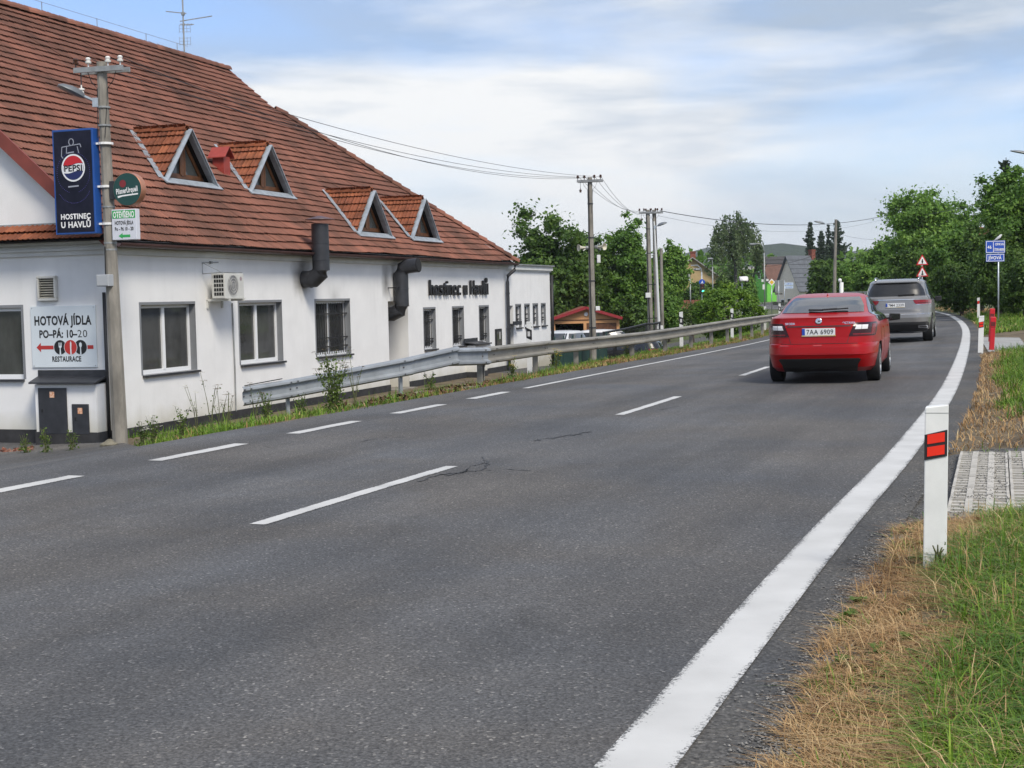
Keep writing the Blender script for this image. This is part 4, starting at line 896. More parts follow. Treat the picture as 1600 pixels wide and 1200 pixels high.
# ---------------------------------------------------------------- signs on the leaning pole
BLUE = mat('blue sign frame', (.015, .075, .30), .4, var=.08); NAVY = mat('dark poster', (.007, .008, .018), .45, spec=.2, col2=(.016, .017, .035), vscale=2.5)
GREEND = mat('dark green', (.010, .055, .048), .35); COPPER = mat('copper rim', (.45, .20, .12), .35, .4); GREENB = mat('sign green', (.03, .36, .09), .5)
q = on_pole(3.72); t = thing('lightbox_sign', 'tall blue-framed dark lightbox sign with a round emblem on the leaning pole', 'sign', q, RZ)
x0 = -.20; m = MB(); m.box(x0, x0+.19, .13, .98, -.93, .93); obj('housing', m, BLUE, t, bevel=.008)
m = MB(); m.box(x0-.006, x0-.001, .165, .945, -.895, .895); obj('poster', m, NAVY, t)
FP = frame((x0-.008, .555, 0), (0, -1, 0), (0, 0, 1)); LIL = mat('lilac print', (.10, .09, .38), .5); SILV = mat('can silver', (.33, .35, .42), .4)
EMR = mat('emblem red', (.50, .012, .02), .4); EMB = mat('emblem deep blue', (.010, .018, .10), .4); EMW = mat('emblem white', (.75, .76, .78), .4)
m = MB(); disc(m, (0, .245), .245, FP, 32); obj('emblem_rim', m, EMW, t); m = MB(); disc(m, (0, .245), .215, TX(FP, 0, 0, .001), 32); obj('emblem_base', m, EMB, t)
def cap_poly(r, cy, y0, y1, wave, up):
    pts = []; N = 16
    xs_ = np.linspace(-1, 1, N)
    def half(y): return math.sqrt(max(0, r*r-(y-cy)**2))
    xe = half(y0); low = [(x*xe, y0+wave*math.sin(x*2.6)) for x in xs_]
    a0 = math.asin((y0-cy)/r); arc = [(r*math.cos(a), cy+r*math.sin(a)) for a in (np.linspace(a0, PI-a0, N) if up else np.linspace(a0, -PI-a0, N))]
    return low+arc[1:-1]
m = MB(); poly(m, cap_poly(.215, .245, .305, 0, .022, True), TX(FP, 0, 0, .002)); obj('emblem_red', m, EMR, t)
m = MB(); xs_ = np.linspace(-1, 1, 14); poly(m, [(x*.207, .297+.022*math.sin(x*2.6)) for x in xs_]+[(x*.203, .17+.022*math.sin(x*2.6)) for x in xs_[::-1]], TX(FP, 0, 0, .003)); obj('emblem_band', m, EMW, t)
text('PEPSI', .155, TX(FP, 0, .185, .005), mat('emblem black', (.006, .006, .01), .5), t, bold=.012, width=.375)
text('HOSTINEC', .13, TX(FP, .01, -.66, .001), TEXTW, t, bold=.012, width=.62); text('U HAVLŮ', .145, TX(FP, .01, -.81, .001), TEXTW, t, bold=.013, width=.62)
m = MB()                                   # can outline and dotted ring
for (a, b) in (((-.22, .62), (.16, .66)), ((-.22, .62), (-.235, .46)), ((-.235, .46), (-.20, .42)), ((-.13, .5), (-.12, .62)), ((.10, .62), (.13, .5)), ((.16, .66), (.18, .6))): m.bar(FP @ Vector((*a, .002)), FP @ Vector((*b, .002)), .014, .002, FP.to_3x3() @ Vector((0, 0, 1)))
m.tube([FP @ Vector((-.02+.05*math.cos(k*PI/6)-.0, .70+.06*math.sin(k*PI/6), .003)) for k in range(13)], .008, 4)
poly(m, [(-.11, .52), (.03, .535), (.03, .515), (-.11, .50)], TX(FP, 0, 0, .002)); poly(m, [(-.12, -.075), (.10, -.065), (.10, -.09), (-.12, -.10)], TX(FP, 0, 0, .002)); obj('can_print', m, SILV, t, kind='stuff')
m = MB()
for k in range(60):
    a = 2*PI*k/60
    if abs(math.cos(a)) > .25: disc(m, (.35*math.cos(a)*.98, .16+.36*math.sin(a)), .006, TX(FP, 0, 0, .001), 6)
for k in range(26): a = -PI*.15-PI*.7*k/26; disc(m, (.36*math.cos(a), -.02+.36*math.sin(a)), .006, TX(FP, 0, 0, .001), 6)
obj('dotted_ring', m, LIL, t)
for z in (.66, -.10, -.76):
    m = MB(); m.bar((x0+.10, .14, z), (-.06, .0, z), .035, .035); m.lathe([(.125, -.02), (.135, -.02), (.135, .02), (.125, .02)], 14, Matrix.Translation(on_pole(3.72+z)-q)); obj('clamp_band', m, WHITE, t)
q = on_pole(3.545); t = thing('round_sign', 'round dark green sign with white lettering and copper rim on the leaning pole', 'sign', q, RZ)
c = Vector((-.06, -.49, 0)); m = MB(); MR = Matrix.Translation(c) @ Vector((-1, 0, 0)).to_track_quat('Z', 'Y').to_matrix().to_4x4(); m.lathe([(.286, -.075), (.293, -.07), (.293, .07), (.286, .075)], 36, MR); obj('rim', m, COPPER, t, smooth='auto')
FD = frame((-.139, -.49, 0), (0, -1, 0), (0, 0, 1)); m = MB(); disc(m, (0, 0), .285, FD, 36); obj('face', m, GREEND, t)
m = MB(); disc(m, (-.085, .10), .068, TX(FD, 0, 0, .002), 20); obj('seal', m, mat('seal red', (.20, .02, .025), .5), t)
mtx = TX(FD, 0, -.06, .003) @ Matrix.Rotation(.10, 4, 'Z'); text('PilsnerUrquell', .13, mtx, TEXTW, t, bold=.004, width=.44)
m = MB(); poly(m, [(-.20, -.115), (-.1, -.10), (.22, -.075), (.22, -.10), (-.1, -.125), (-.19, -.15)], TX(FD, 0, 0, .002)); obj('underline', m, TEXTW, t)
m = MB(); m.box(-.10, .0, -.22, -.10, -.16, .16); m.bar((-.05, -.12, .1), (-.05, .0, .1), .04, .04); m.bar((-.05, -.12, -.1), (-.05, .0, -.1), .04, .04); obj('bracket', m, ANTHR, t)
q = on_pole(2.93); t = thing('opening_sign', 'small white lightbox with a green band and green arrow low on the leaning pole', 'sign', q, RZ)
m = MB(); m.box(-.12, .0, -.63, -.13, -.27, .27); obj('housing', m, mat('white lightbox', (.62, .64, .70), .4), t, bevel=.008)
FO = frame((-.123, -.38, 0), (0, -1, 0), (0, 0, 1)); m = MB(); poly(m, [(-.235, .11), (.235, .11), (.235, .25), (-.235, .25)], FO); obj('green_band', m, GREENB, t)
text('OTEVŘENO', .15, TX(FO, 0, .125, .001), TEXTW, t, bold=.007, width=.43); text('HOTOVÁ JÍDLA', .09, TX(FO, 0, .0, 0), TEXTB, t, bold=.006, width=.38); text('Po - Pá 10 - 20', .085, TX(FO, 0, -.105, 0), TEXTB, t, bold=.006, width=.38)
m = MB(); poly(m, [(-.12, -.20), (-.035, -.15), (-.035, -.18), (.12, -.18), (.12, -.225), (-.035, -.225), (-.035, -.25)], FO); obj('arrow', m, GREENB, t)
m = MB()
for z in (.16, -.16): m.bar((-.05, -.14, z), (-.03, 0, z), .04, .04)
obj('bracket', m, STEEL, t)
def lamp(label, pole_pt, head_pt, parent_name='street_lamp', r=.028):
    t = thing(parent_name, label, 'street lamp', pole_pt); d = Vector(head_pt)-Vector(pole_pt); h = Vector((d.x, d.y, 0)).normalized()
    m = MB(); m.tube([(0, 0, -.06), (0, 0, .02), d*.35+Vector((0, 0, .02)), d*.66], r, 8); m.cbox((0, 0, 0), (.10, .10, .16)); obj('arm', m, ZINC, t)
    s = Vector((-h.y, h.x, 0)); u_ = (d.normalized()); n_ = s.cross(u_); n_ = n_ if n_.z > 0 else -n_; L = max(.46, d.length*.5); c = d-u_*L*.5
    m = MB(); k = 12; rings = []
    for i, (f, wd, th) in enumerate(((-.52, .05, .06), (-.35, .10, .10), (0, .15, .11), (.35, .14, .075), (.5, .08, .03))):
        rings += [c+u_*L*f+s*wd*math.cos(2*PI*j/k)+n_*th*(max(0, math.sin(2*PI*j/k))+.35*min(0, math.sin(2*PI*j/k))) for j in range(k)]
    fs = [(i*k+j, i*k+(j+1) % k, (i+1)*k+(j+1) % k, (i+1)*k+j) for i in range(4) for j in range(k)]+[tuple(range(k)), tuple(range(4*k, 5*k))]
    m.add(rings, fs); obj('head', m, LAMPG, t, smooth='auto'); return t
lamp('grey street lamp on a short arm near the top of the leaning pole', on_pole(5.10)+Vector((-.12, -.05, 0)), on_pole(5.10)+Vector((-.70, -.32, .27)))

# ---------------------------------------------------------------- overhead wires
def wire(label, a, b, sag, r=.007):
    a = Vector(a); b = Vector(b); pts = [a.lerp(b, k/20)-Vector((0, 0, sag*4*(k/20)*(1-k/20))) for k in range(21)]
    m = MB(); m.tube(pts, r, 4); o = obj('overhead_wire', m, BLACK); o['label'] = label; o['category'] = 'wire'; o['group'] = 'overhead wires between the poles'; return o
for k, (s, sg, wnm) in enumerate(((-.44, .45, 'leftmost'), (-.18, .62, 'second'), (.20, .40, 'third'), (.44, .78, 'rightmost'))):
    e = Vector((math.cos(math.radians(-14)), math.sin(math.radians(-14)), 0))
    wire(f'{wnm} of the four wires from the sign pole to the loudspeaker pole', PT+e*s*.96+Vector((0, 0, .05)), P2T+e*s*.95+Vector((0, 0, .02)), sg)
    wire(f'{wnm} of the four wires from the loudspeaker pole to the twin poles', P2T+e*s*.95+Vector((0, 0, .02)), P3T+e*s*.9+Vector((0, 0, -.05)), .35+.12*k)
L6 = at(1388, 336, 110); R6 = at(1600, 292, 70)
wire('thick cable from the twin poles across the road to the right-hand trees', P3D+Vector((.3, 0, -.05)), L6, .75, .022); wire('thin wire under the thick cable to the right-hand trees', P3D+Vector((.2, 0, -.3)), L6+Vector((0, 0, -.2)), .95, .007)
wire('thick cable rising out of the right-hand trees', L6, R6, .5, .02); wire('short wire from the twin poles to the left-hand tree', P3T+Vector((-.2, 0, -.8)), at(930, 365, 80), .1); wire('wire from the slim pole to the houses', P5T+Vector((0, 0, -1.8)), at(1120, 411, 120), .8, .012); wire('wire from the slim pole to the right-hand trees', P5T+Vector((0, 0, -.9)), at(1400, 372, 100), .25, .008)

# ---------------------------------------------------------------- guardrail
NEWZ = mat('bright galvanised rail', (.275, .30, .325), .45, .2, var=.16, vscale=3, bump=.06, bscale=12); OLDZ = mat('weathered galvanised rail', (.245, .232, .20), .6, .2, var=.22, vscale=2, stretch=(.5, .5, 3))
gr = thing('guardrail', 'long W-beam steel guardrail along the left road edge, its near end flared and sloping down', 'guardrail', (0, 0, 0))
GP = [at(378, 604.5, 22.5), at(451, 593, 22.9), at(540, 576.5, 23.25), at(628, 560, 23.6), at(700, 544, 24.1), at(752, 543, 24.9), at(768, 541, 25.6), at(850, 533, 31), at(925, 526.5, 34.2), at(1000, 519, 37.4), at(1080, 508.5, 43), at(1150, 498, 50), at(1215, 490, 62)]
for q_ in np.arange(66, 150, 6.0):
    x, y = XY(q_, 7.75); GP.append(Vector((float(x), float(y), float(road_z(np.array(q_+Q0), np.array(7.0)))+.72)))
RPF = [(.0, 0), (.03, -.006), (.075, -.030), (.078, -.062), (.03, -.085), (.012, -.10), (.012, -.21), (.03, -.225), (.078, -.248), (.075, -.280), (.03, -.304), (0, -.31)]
def beam(a, b, ta, tb, mtl):
    m = MB(); n = len(RPF); vs = []
    for p, d in ((a, ta), (b, tb)):
        o_ = Vector((d.y, -d.x, 0)).normalized()
        vs += [p+o_*x+Vector((0, 0, z)) for x, z in RPF]+[p+o_*(x-.006)+Vector((0, 0, z)) for x, z in RPF]
    f = []
    for i in range(n-1): f += [(i, i+1, 2*n+i+1, 2*n+i), (n+i+1, n+i, 3*n+i, 3*n+i+1)]
    f += [(0, n, 3*n, 2*n), (2*n-1, n-1, 3*n-1, 4*n-1), tuple(range(n))+tuple(range(2*n-1, n-1, -1)), tuple(range(2*n, 3*n))+tuple(range(4*n-1, 3*n-1, -1))]
    m.add(vs, f); return m
tg = []
for i, p in enumerate(GP): tg.append((GP[min(i+1, len(GP)-1)]-GP[max(i-1, 0)]).normalized())
BOLT = mat('bolt', (.10, .10, .11), .5, .5)
for i in range(len(GP)-1):
    a, b = GP[i], GP[i+1]; o_ = Vector((tg[i].y, -tg[i].x, 0)).normalized(); d = (b-a).normalized()
    ov = .18 if i < len(GP)-2 else 0
    bm_ = obj('rail_beam', beam(a+o_*(.004*(i % 2)), b+o_*(.004*(i % 2))+d*ov, tg[i], tg[i+1], NEWZ if i < 5 else OLDZ), NEWZ if i < 5 else OLDZ, gr, smooth='auto')
    if i < 9 and i != 2:
        m = MB()
        for k in (.02, .13):
            for z, x in ((-.045, .08), (-.265, .08), (-.155, .014)): m.lathe([(.014, 0), (.014, .008), (.006, .012)], 6, Matrix.Translation(a+d*k+o_*(x+.006)+Vector((0, 0, z))) @ o_.to_track_quat('Z', 'Y').to_matrix().to_4x4())
        obj('bolts', m, BOLT, bm_, kind='stuff')
def on_rail(px):
    best = None
    for i in range(len(GP)-1):
        for k in range(24):
            p = GP[i].lerp(GP[i+1], k/24); d = p-Vector((0, 0, HC)); x = 800+FPX*d.dot(RT)/d.dot(FW)
            if best is None or abs(x-px) < best[0]: best = (abs(x-px), p, tg[i])
    return best[1], best[2]
for px, big, mt in [(451, 0, NEWZ), (629, 0, NEWZ), (757, 1, OLDZ), (840, 1, OLDZ), (905, 1, OLDZ), (992, 1, OLDZ), (1044, 1, OLDZ), (1084, 1, OLDZ), (1116, 1, OLDZ), (1141, 1, OLDZ), (1161, 1, OLDZ), (1178, 1, OLDZ), (1193, 1, OLDZ), (1206, 1, OLDZ)]:
    p, d = on_rail(px); o_ = Vector((d.y, -d.x, 0)).normalized(); zt = p.z-.03; q_ = p-o_*.09; zb = float(ground_z(np.array([q_.x]), np.array([q_.y]))[0])-.15
    m = MB(); wd = .11 if big else .075
    if big:
        ang = math.atan2(d.y, d.x); R_ = Matrix.Translation((q_.x, q_.y, 0)) @ Matrix.Rotation(ang, 4, 'Z')
        m.box(-.06, .06, .03, .038, zb, zt, R_); m.box(-.06, -.052, -.05, .03, zb, zt, R_); m.box(.052, .06, -.05, .03, zb, zt, R_); m.box(-.06, -.02, -.058, -.05, zb, zt, R_); m.box(.02, .06, -.058, -.05, zb, zt, R_)
    else: m.bar((q_.x, q_.y, zb), (q_.x, q_.y, zt), .07, .05, d)
    obj('post', m, mt, gr)
    m = MB(); m.bar(q_+Vector((0, 0, -.16)), p+o_*.015+Vector((0, 0, -.16)), .10, .12); obj('spacer', m, mt, gr)
m = MB(); p, d = on_rail(385); m.bar(p+Vector((0, 0, .012))-d*.02, p+d*.62+Vector((0, 0, .03)), .04, .012); obj('end_plate', m, BLACK, gr)

# ---------------------------------------------------------------- marker posts
WPL = mat('white plastic post', (.70, .71, .70), .42, var=.06, vscale=5, bump=.05, bscale=30); REFR = mat('red reflector', (.75, .03, .015), .25, bump=.3, bscale=250, dist=.001)
def delineator(label, base, top_z, rz, red=True, group=None, tilt=(0, 0), w_=.12, low=False):
    h = top_z-base[2]; t = thing('marker_post', label, 'marker post', base, 0, group, rot=(tilt[0], tilt[1], rz))
    m = MB(); d = .07; vs = [(-w_/2, 0, -.2), (w_/2, 0, -.2), (w_/2*.7, d, -.2), (-w_/2*.7, d, -.2), (-w_/2, 0, h-.015), (w_/2, 0, h), (w_/2*.7, d, h-.004), (-w_/2*.7, d, h-.012)]
    m.add(vs, [(0, 1, 5, 4), (1, 2, 6, 5), (2, 3, 7, 6), (3, 0, 4, 7), (4, 5, 6, 7)]); obj('body', m, WPL, t, bevel=.006)
    m = MB(); m.box(-w_/2-.0008, w_/2+.0008, -.0012, .0, h-.045, h-.042); obj('cap_seam', m, STEEL, t)
    if red:
        m = MB(); zc = h-.20; vs = [(-w_/2-.001, -.006, zc-.085), (w_/2-.008, -.006, zc-.062), (w_/2-.008, -.006, zc+.072), (-w_/2-.001, -.006, zc+.045)]
        m.add(vs+[(x, .0, z) for x, _, z in vs], [(0, 1, 2, 3), (0, 4, 5, 1), (1, 5, 6, 2), (2, 6, 7, 3), (3, 7, 4, 0)]); obj('reflector_backing', m, BLACK, t)
        for dz in (-.036, .028):
            m = MB(); a = [(-w_/2+.012, zc+dz-.030), (w_/2-.022, zc+dz-.016), (w_/2-.022, zc+dz+.032), (-w_/2+.012, zc+dz+.018)]
            m.add([(x, -.010, z) for x, z in a]+[(x, -.006, z) for x, z in a], [(0, 1, 2, 3), (0, 4, 5, 1), (1, 5, 6, 2), (2, 6, 7, 3), (3, 7, 4, 0)]); obj('red_reflector', m, REFR, t)
    else:
        m = MB(); zc = h-.27; sl = .05; vs = [(-w_/2-.001, -.003, zc-.13+sl/2), (w_/2+.001, -.003, zc-.13-sl/2), (w_/2+.001, -.003, zc+.10-sl/2), (-w_/2-.001, -.003, zc+.10+sl/2)]
        m.add(vs+[(x, .03, z) for x, _, z in vs], [(0, 1, 2, 3), (0, 4, 5, 1), (1, 5, 6, 2), (2, 6, 7, 3), (3, 7, 4, 0)]); obj('black_band', m, BLACK, t)
        m = MB(); m.box(-.03, .03, -.007, -.003, zc-.07, zc+.04); obj('reflector', m, mat('white reflector', (.55, .55, .55), .3), t)
    return t
b1 = at(1461, 868, 7.14); delineator('large white marker post with two red reflectors in the foreground grass', (b1.x, b1.y, b1.z-.03), at(1465, 632, 7.14).z, math.radians(-6), tilt=(0, math.radians(.9)))
b2 = at(1532, 553, 32); delineator('white marker post with red reflectors beside the red marker pillars', b2, at(1534, 493, 32).z, -.15, tilt=(0, .03)); b3 = at(1529, 497, 62); delineator('far small white marker post with a red band on the verge bend', b3, at(1529, 465, 62).z, -.15)
for px, py, Y, lb in ((826, 502, 31.8, 'nearest black-banded white marker post behind the guardrail'), (1064, 487, 44.5, 'black-banded marker post by the left end of the round bush'), (1143.5, 482, 54.5, 'black-banded marker post in front of the round bush'), (1195, 478.5, 66, 'black-banded marker post at the right end of the round bush'), (1218, 474, 75, 'farthest black-banded marker post beside the red car roof')):
    p = at(px, py, Y); delineator(lb, (p.x, p.y, p.z-1.05), p.z, -.3, False, 'marker posts along the guardrail')
REDP = mat('red marker plastic', (.50, .012, .02), .4, var=.1)
for (px, yb, yt, Y, lb) in ((1549, 551, 495, 33, 'front one of the two red marker pillars by the driveway'), (1547.5, 540, 482, 38, 'rear one of the two red marker pillars by the driveway')):
    b = at(px, yb, Y); tz = at(px, yt, Y).z; t = thing('marker_pillar', lb, 'marker pillar', b, 0, 'red marker pillars', rot=(.0, .05, -.2)); h = tz-b.z
    m = MB(); m.box(-.055, .055, -.05, .05, -.2, h*.70); obj('post', m, REDP, t, bevel=.012); m = MB(); m.box(-.065, .065, -.06, .06, h*.70, h); obj('head', m, REDP, t, bevel=.015)
    m = MB(); m.box(-.05, .05, -.063, -.060, h*.74, h*.86); obj('label_plate', m, mat('dark red plate', (.12, .01, .012), .5), t)
# ---------------------------------------------------------------- vehicles
def carpaint(name, col, metal=.0, rough=.28):
    m = mat(name, col, rough, metal, coat=.22, spec=.22); m.node_tree.nodes['Principled BSDF'].inputs['Coat Roughness'].default_value = .06; return m
CARGL = mat('car glass', (.012, .014, .016), .07, spec=.6, coat=.2)
TRIM = mat('black car plastic', (.013, .013, .014), .5); TAILR = mat('tail light red', (.20, .004, .008), .2, spec=.4, coat=.2); TAILD = mat('tail light dark', (.030, .003, .006), .2, spec=.35, coat=.15); CLEARL = mat('clear lens', (.75, .74, .74), .15, coat=1.0); CHROME = mat('chrome', (.65, .66, .68), .12, .95)
PLATEW = mat('number plate white', (.72, .73, .74), .35); PLATEB = mat('number plate blue', (.01, .06, .38), .4)
class Car:
    def __init__(s, tab, name, label, loc, heading, paint, pz=0.0, roll=0.0, pitch=0.0, cat='car', group=None):
        s.tab = np.array(tab, float); s.t = thing(name, label, cat, loc, 0, group); s.t.rotation_euler = (roll, pitch, PI/2-heading); s.paint = paint
    def par(s, z):
        T = s.tab; xr, xf, hw, p = (np.interp(z, T[:, 0], T[:, k]) for k in (1, 2, 3, 4)); return (xr+xf)/2, (xf-xr)/2, hw, p
    def rear(s, y, z, off=0.0):
        c, a, hw, p = s.par(z); r = min(.9999, abs(y)/hw); x = c-a*(1-r**p)**(1/p); e = 1e-3
        c2, a2, hw2, p2 = s.par(z+e); x2 = c2-a2*(1-min(.9999, abs(y)/hw2)**p2)**(1/p2); y2 = y+(e if y < 0 else -e); x3 = c-a*(1-(abs(y2)/hw)**p)**(1/p)
        tz = Vector((x2-x, 0, e)); ty = Vector((x3-x, y2-y, 0)); n = ty.cross(tz); n = n if n.x < 0 else -n; n.normalize()
        return Vector((x, y, z))+n*off
    def side(s, x, z, sg, off=0.0):
        c, a, hw, p = s.par(z); r = min(.999, abs(x-c)/a); y = hw*(1-r**p)**(1/p); e = 2e-3; c2, a2, hw2, p2 = s.par(z+e); y2 = hw2*(1-min(.999, abs(x-c2)/a2)**p2)**(1/p2); r3 = min(.999, abs(x+e-c)/a); y3 = hw*(1-r3**p)**(1/p)
        n = Vector((e, y3-y, 0)).cross(Vector((0, y2-y, e))); n = n if n.y > 0 else -n; n.normalize(); q = Vector((x, y, z))+n*off; q.y *= sg; return q
    def patch(s, fn, rows, n, off, m_, name, parent=None, thick=.012, sub=6):
        """rows: (z, lo, hi) -> closed thin shell following the body"""
        R = [];
        for (z0, a0, b0), (z1, a1, b1) in zip(rows[:-1], rows[1:]):
            for k in range(sub): f = k/sub; R.append((z0+(z1-z0)*f, a0+(a1-a0)*f, b0+(b1-b0)*f))
        R.append(rows[-1]); mb = MB(); vs = []
        for z, a, b in R: vs += [fn(a+(b-a)*i/n, z, off) for i in range(n+1)]
        k = len(vs)
        for z, a, b in R: vs += [fn(a+(b-a)*i/n, z, off-thick) for i in range(n+1)]
        f = []; q = n+1
        for r in range(len(R)-1):
            for i in range(n):
                A = (r*q+i, r*q+i+1, (r+1)*q+i+1, (r+1)*q+i); f += [A, tuple(k+j for j in A[::-1])]
        for i in range(n): f += [(i+1, i, k+i, k+i+1), ((len(R)-1)*q+i, (len(R)-1)*q+i+1, k+(len(R)-1)*q+i+1, k+(len(R)-1)*q+i)]
        for r in range(len(R)-1): f += [(r*q, (r+1)*q, k+(r+1)*q, k+r*q), ((r+1)*q+n, r*q+n, k+r*q+n, k+(r+1)*q+n)]
        mb.add(vs, f); o = obj(name, mb, m_, parent or s.t, smooth=True)
        bmx = bmesh.new(); bmx.from_mesh(o.data); bmesh.ops.recalc_face_normals(bmx, faces=bmx.faces); bmx.to_mesh(o.data); bmx.free()
        try: o.data.set_sharp_from_angle(angle=math.radians(40))
        except Exception: pass
        return o
    def body(s, wheels, wr, zs=None):
        T = s.tab; zs = sorted(set(list(np.linspace(T[0, 0], T[-1, 0], 60))+list(T[:, 0]))); N = 72; vs = []; fs = []
        for z in zs:
            c, a, hw, p = s.par(z)
            for j in range(N):
                t = 2*PI*(j+.5)/N; t = t-.16*math.sin(4*t)/2
                ct, st = math.cos(t), math.sin(t); vs.append((c+a*math.copysign(abs(ct)**(2/p), ct), hw*math.copysign(abs(st)**(2/p), st), z))
        for i in range(len(zs)-1):
            for j in range(N): fs.append((i*N+j, i*N+(j+1) % N, (i+1)*N+(j+1) % N, (i+1)*N+j))
        fs += [tuple(range(N))[::-1], tuple((len(zs)-1)*N+j for j in range(N))]
        m = MB(); m.add(vs, fs); o = obj('body', m, [s.paint, TRIM], s.t)
        for x, r in wheels:
            for sg in (-1, 1):
                k = MB(); k.mi = 1; k.lathe([(wr+.055, -.32), (wr+.055, .45)], 28, Matrix.Translation((x, sg*.82, wr)) @ Vector((0, sg, 0)).to_track_quat('Z', 'Y').to_matrix().to_4x4())
                cm = k.mesh('cut', [s.paint, TRIM]); co = bpy.data.objects.new('cut', cm); COL.objects.link(co); co.parent = s.t
                bm_ = o.modifiers.new('b', 'BOOLEAN'); bm_.operation = 'DIFFERENCE'; bm_.object = co; bm_.solver = 'EXACT'
                s.cut = getattr(s, 'cut', [])+[co]
        dg = bpy.context.evaluated_depsgraph_get(); dg.update(); me = bpy.data.meshes.new_from_object(o.evaluated_get(dg)); o.modifiers.clear(); o.data = me
        for c in s.cut: bpy.data.objects.remove(c)
        for p in me.polygons: p.use_smooth = True
        try: me.set_sharp_from_angle(angle=math.radians(28))
        except Exception: pass
        return o
    def wheels(s, xs, wr, tw, hw, spokes=5):
        first = None
        for x in xs:
            for sg in (-1, 1):
                M_ = Matrix.Translation((x, sg*(hw-tw/2-.015), wr)) @ Vector((0, sg, 0)).to_track_quat('Z', 'Y').to_matrix().to_4x4(); m = MB(); h = tw/2
                m.lathe([(wr*.66, -h), (wr*.93, -h), (wr*.985, -h+.02), (wr, -h+.05), (wr, h-.05), (wr*.985, h-.02), (wr*.93, h), (wr*.68, h), (wr*.66, h-.02)], 32, M_); w_ = obj('wheel', m, RUBBER, s.t, smooth='auto')
                m = MB(); m.lathe([(wr*.67, h-.10), (wr*.68, h+.002), (wr*.63, h-.004), (wr*.60, h-.08)], 32, M_)
                for k in range(spokes*2):
                    a = 2*PI*(k//2)/spokes+(.16 if k % 2 else -.16); m.bar(M_ @ Vector((.05*math.cos(a), .05*math.sin(a), h-.03)), M_ @ Vector((wr*.64*math.cos(a), wr*.64*math.sin(a), h-.015)), .035, .03, M_.to_3x3() @ Vector((0, 0, 1)))
                m.lathe([(.06, h-.05), (.06, h-.012), (.03, h-.008)], 14, M_); obj('rim', m, RIM, w_, smooth='auto')
                m = MB(); m.lathe([(wr*.66, h-.11), (wr*.66, h-.10)], 24, M_); obj('brake_disc', m, TRIM, w_)
    def plate(s, y, z, wd, txt, off=.02, ht=.112):
        p = s.rear(y, z, off); x = min(s.rear(y-wd/2, z, 0).x, s.rear(y+wd/2, z, 0).x, s.rear(y, z-ht/2, 0).x, s.rear(y, z+ht/2, 0).x)-off; m = MB(); m.box(x, x+.012, y-wd/2, y+wd/2, z-ht/2, z+ht/2); pl = obj('number_plate', m, PLATEW, s.t, bevel=.002)
        m = MB(); m.box(x-.002, x, y+wd/2-.045, y+wd/2, z-ht/2+.004, z+ht/2-.004); obj('country_strip', m, PLATEB, pl)
        m = MB(); m.box(x-.004, x+.01, y-wd/2-.008, y+wd/2+.008, z-ht/2-.016, z-ht/2-.001); obj('plate_holder', m, mat('plate holder', (.55, .38, .10), .5, col2=(.6, .6, .55), vscale=5), pl)
        text(txt, .107, frame((x-.0035, y-.02, z-.039), (0, -1, 0), (0, 0, 1)), TEXTB, pl, bold=.0005, width=wd-.10)
        return x

# --- red liftback
REDC = carpaint('red car paint', (.33, .0018, .0035))
oct_tab = [(.20, -2.03, 2.10, .80, 6), (.27, -2.17, 2.22, .855, 6), (.40, -2.285, 2.30, .885, 5.5), (.47, -2.318, 2.325, .897, 5.5), (.485, -2.330, 2.33, .90, 5.5), (.60, -2.322, 2.335, .907, 5.2), (.645, -2.312, 2.335, .908, 5), (.66, -2.285, 2.33, .908, 5), (.76, -2.272, 2.28, .906, 5), (.90, -2.262, 2.15, .90, 5), (.93, -2.262, 2.02, .898, 4.9), (.945, -2.243, 1.95, .897, 4.9), (1.00, -2.225, 1.72, .885, 4.8), (1.055, -2.222, 1.32, .866, 4.6), (1.075, -2.225, 1.15, .855, 4.5), (1.088, -2.185, 1.06, .838, 4.4), (1.11, -2.03, 1.0, .79, 4.3), (1.14, -1.87, .95, .755, 4.2), (1.25, -1.46, .70, .715, 4), (1.34, -1.10, .44, .665, 3.8), (1.40, -.80, .22, .615, 3.6), (1.435, -.52, .02, .55, 3.4), (1.452, -.35, -.10, .46, 3.2), (1.46, -.22, -.16, .25, 3)]
hd = math.radians(18.3); rc = Vector((4.93, 22.55, 0)); cc = rc+Vector((math.sin(hd), math.cos(hd), 0))*2.3
q_, t_ = qt([cc.x], [cc.y]); cc.z = float(road_z(q_, t_)[0]); rl = math.atan(float(bank(q_)[0])/7.0)
C = Car(oct_tab, 'red_car', 'red liftback car with a white rear number plate driving behind the grey SUV', cc, hd, REDC, roll=-rl)
C.body([(-1.26, .32), (1.425, .32)], .315); C.wheels((-1.26, 1.425), .315, .21, .905)
rw = C.patch(C.rear, [(1.145, -.66, .66), (1.25, -.635, .635), (1.36, -.565, .565), (1.388, -.53, .53)], 24, .006, CARGL, 'rear_window')
m = MB(); m.bar(C.rear(-.02, 1.16, .03), C.rear(-.42, 1.175, .035), .03, .022); m.bar(C.rear(-.02, 1.155, .035), C.rear(.20, 1.165, .03), .05, .03); m.bar(C.rear(-.25, 1.165, .04), C.rear(-.02, 1.155, .04), .05, .03); obj('rear_wiper', m, TRIM, C.t)
C.patch(C.rear, [(.203, -.58, .58), (.32, -.60, .60), (.40, -.65, .65), (.42, -.62, .62)], 24, .006, TRIM, 'bumper_skirt')
C.patch(C.rear, [(.928, -.50, .50), (.944, -.50, .50)], 16, .003, TRIM, 'boot_gap'); C.patch(C.rear, [(.652, -.60, .60), (.662, -.61, .61)], 16, .002, TRIM, 'boot_gap')
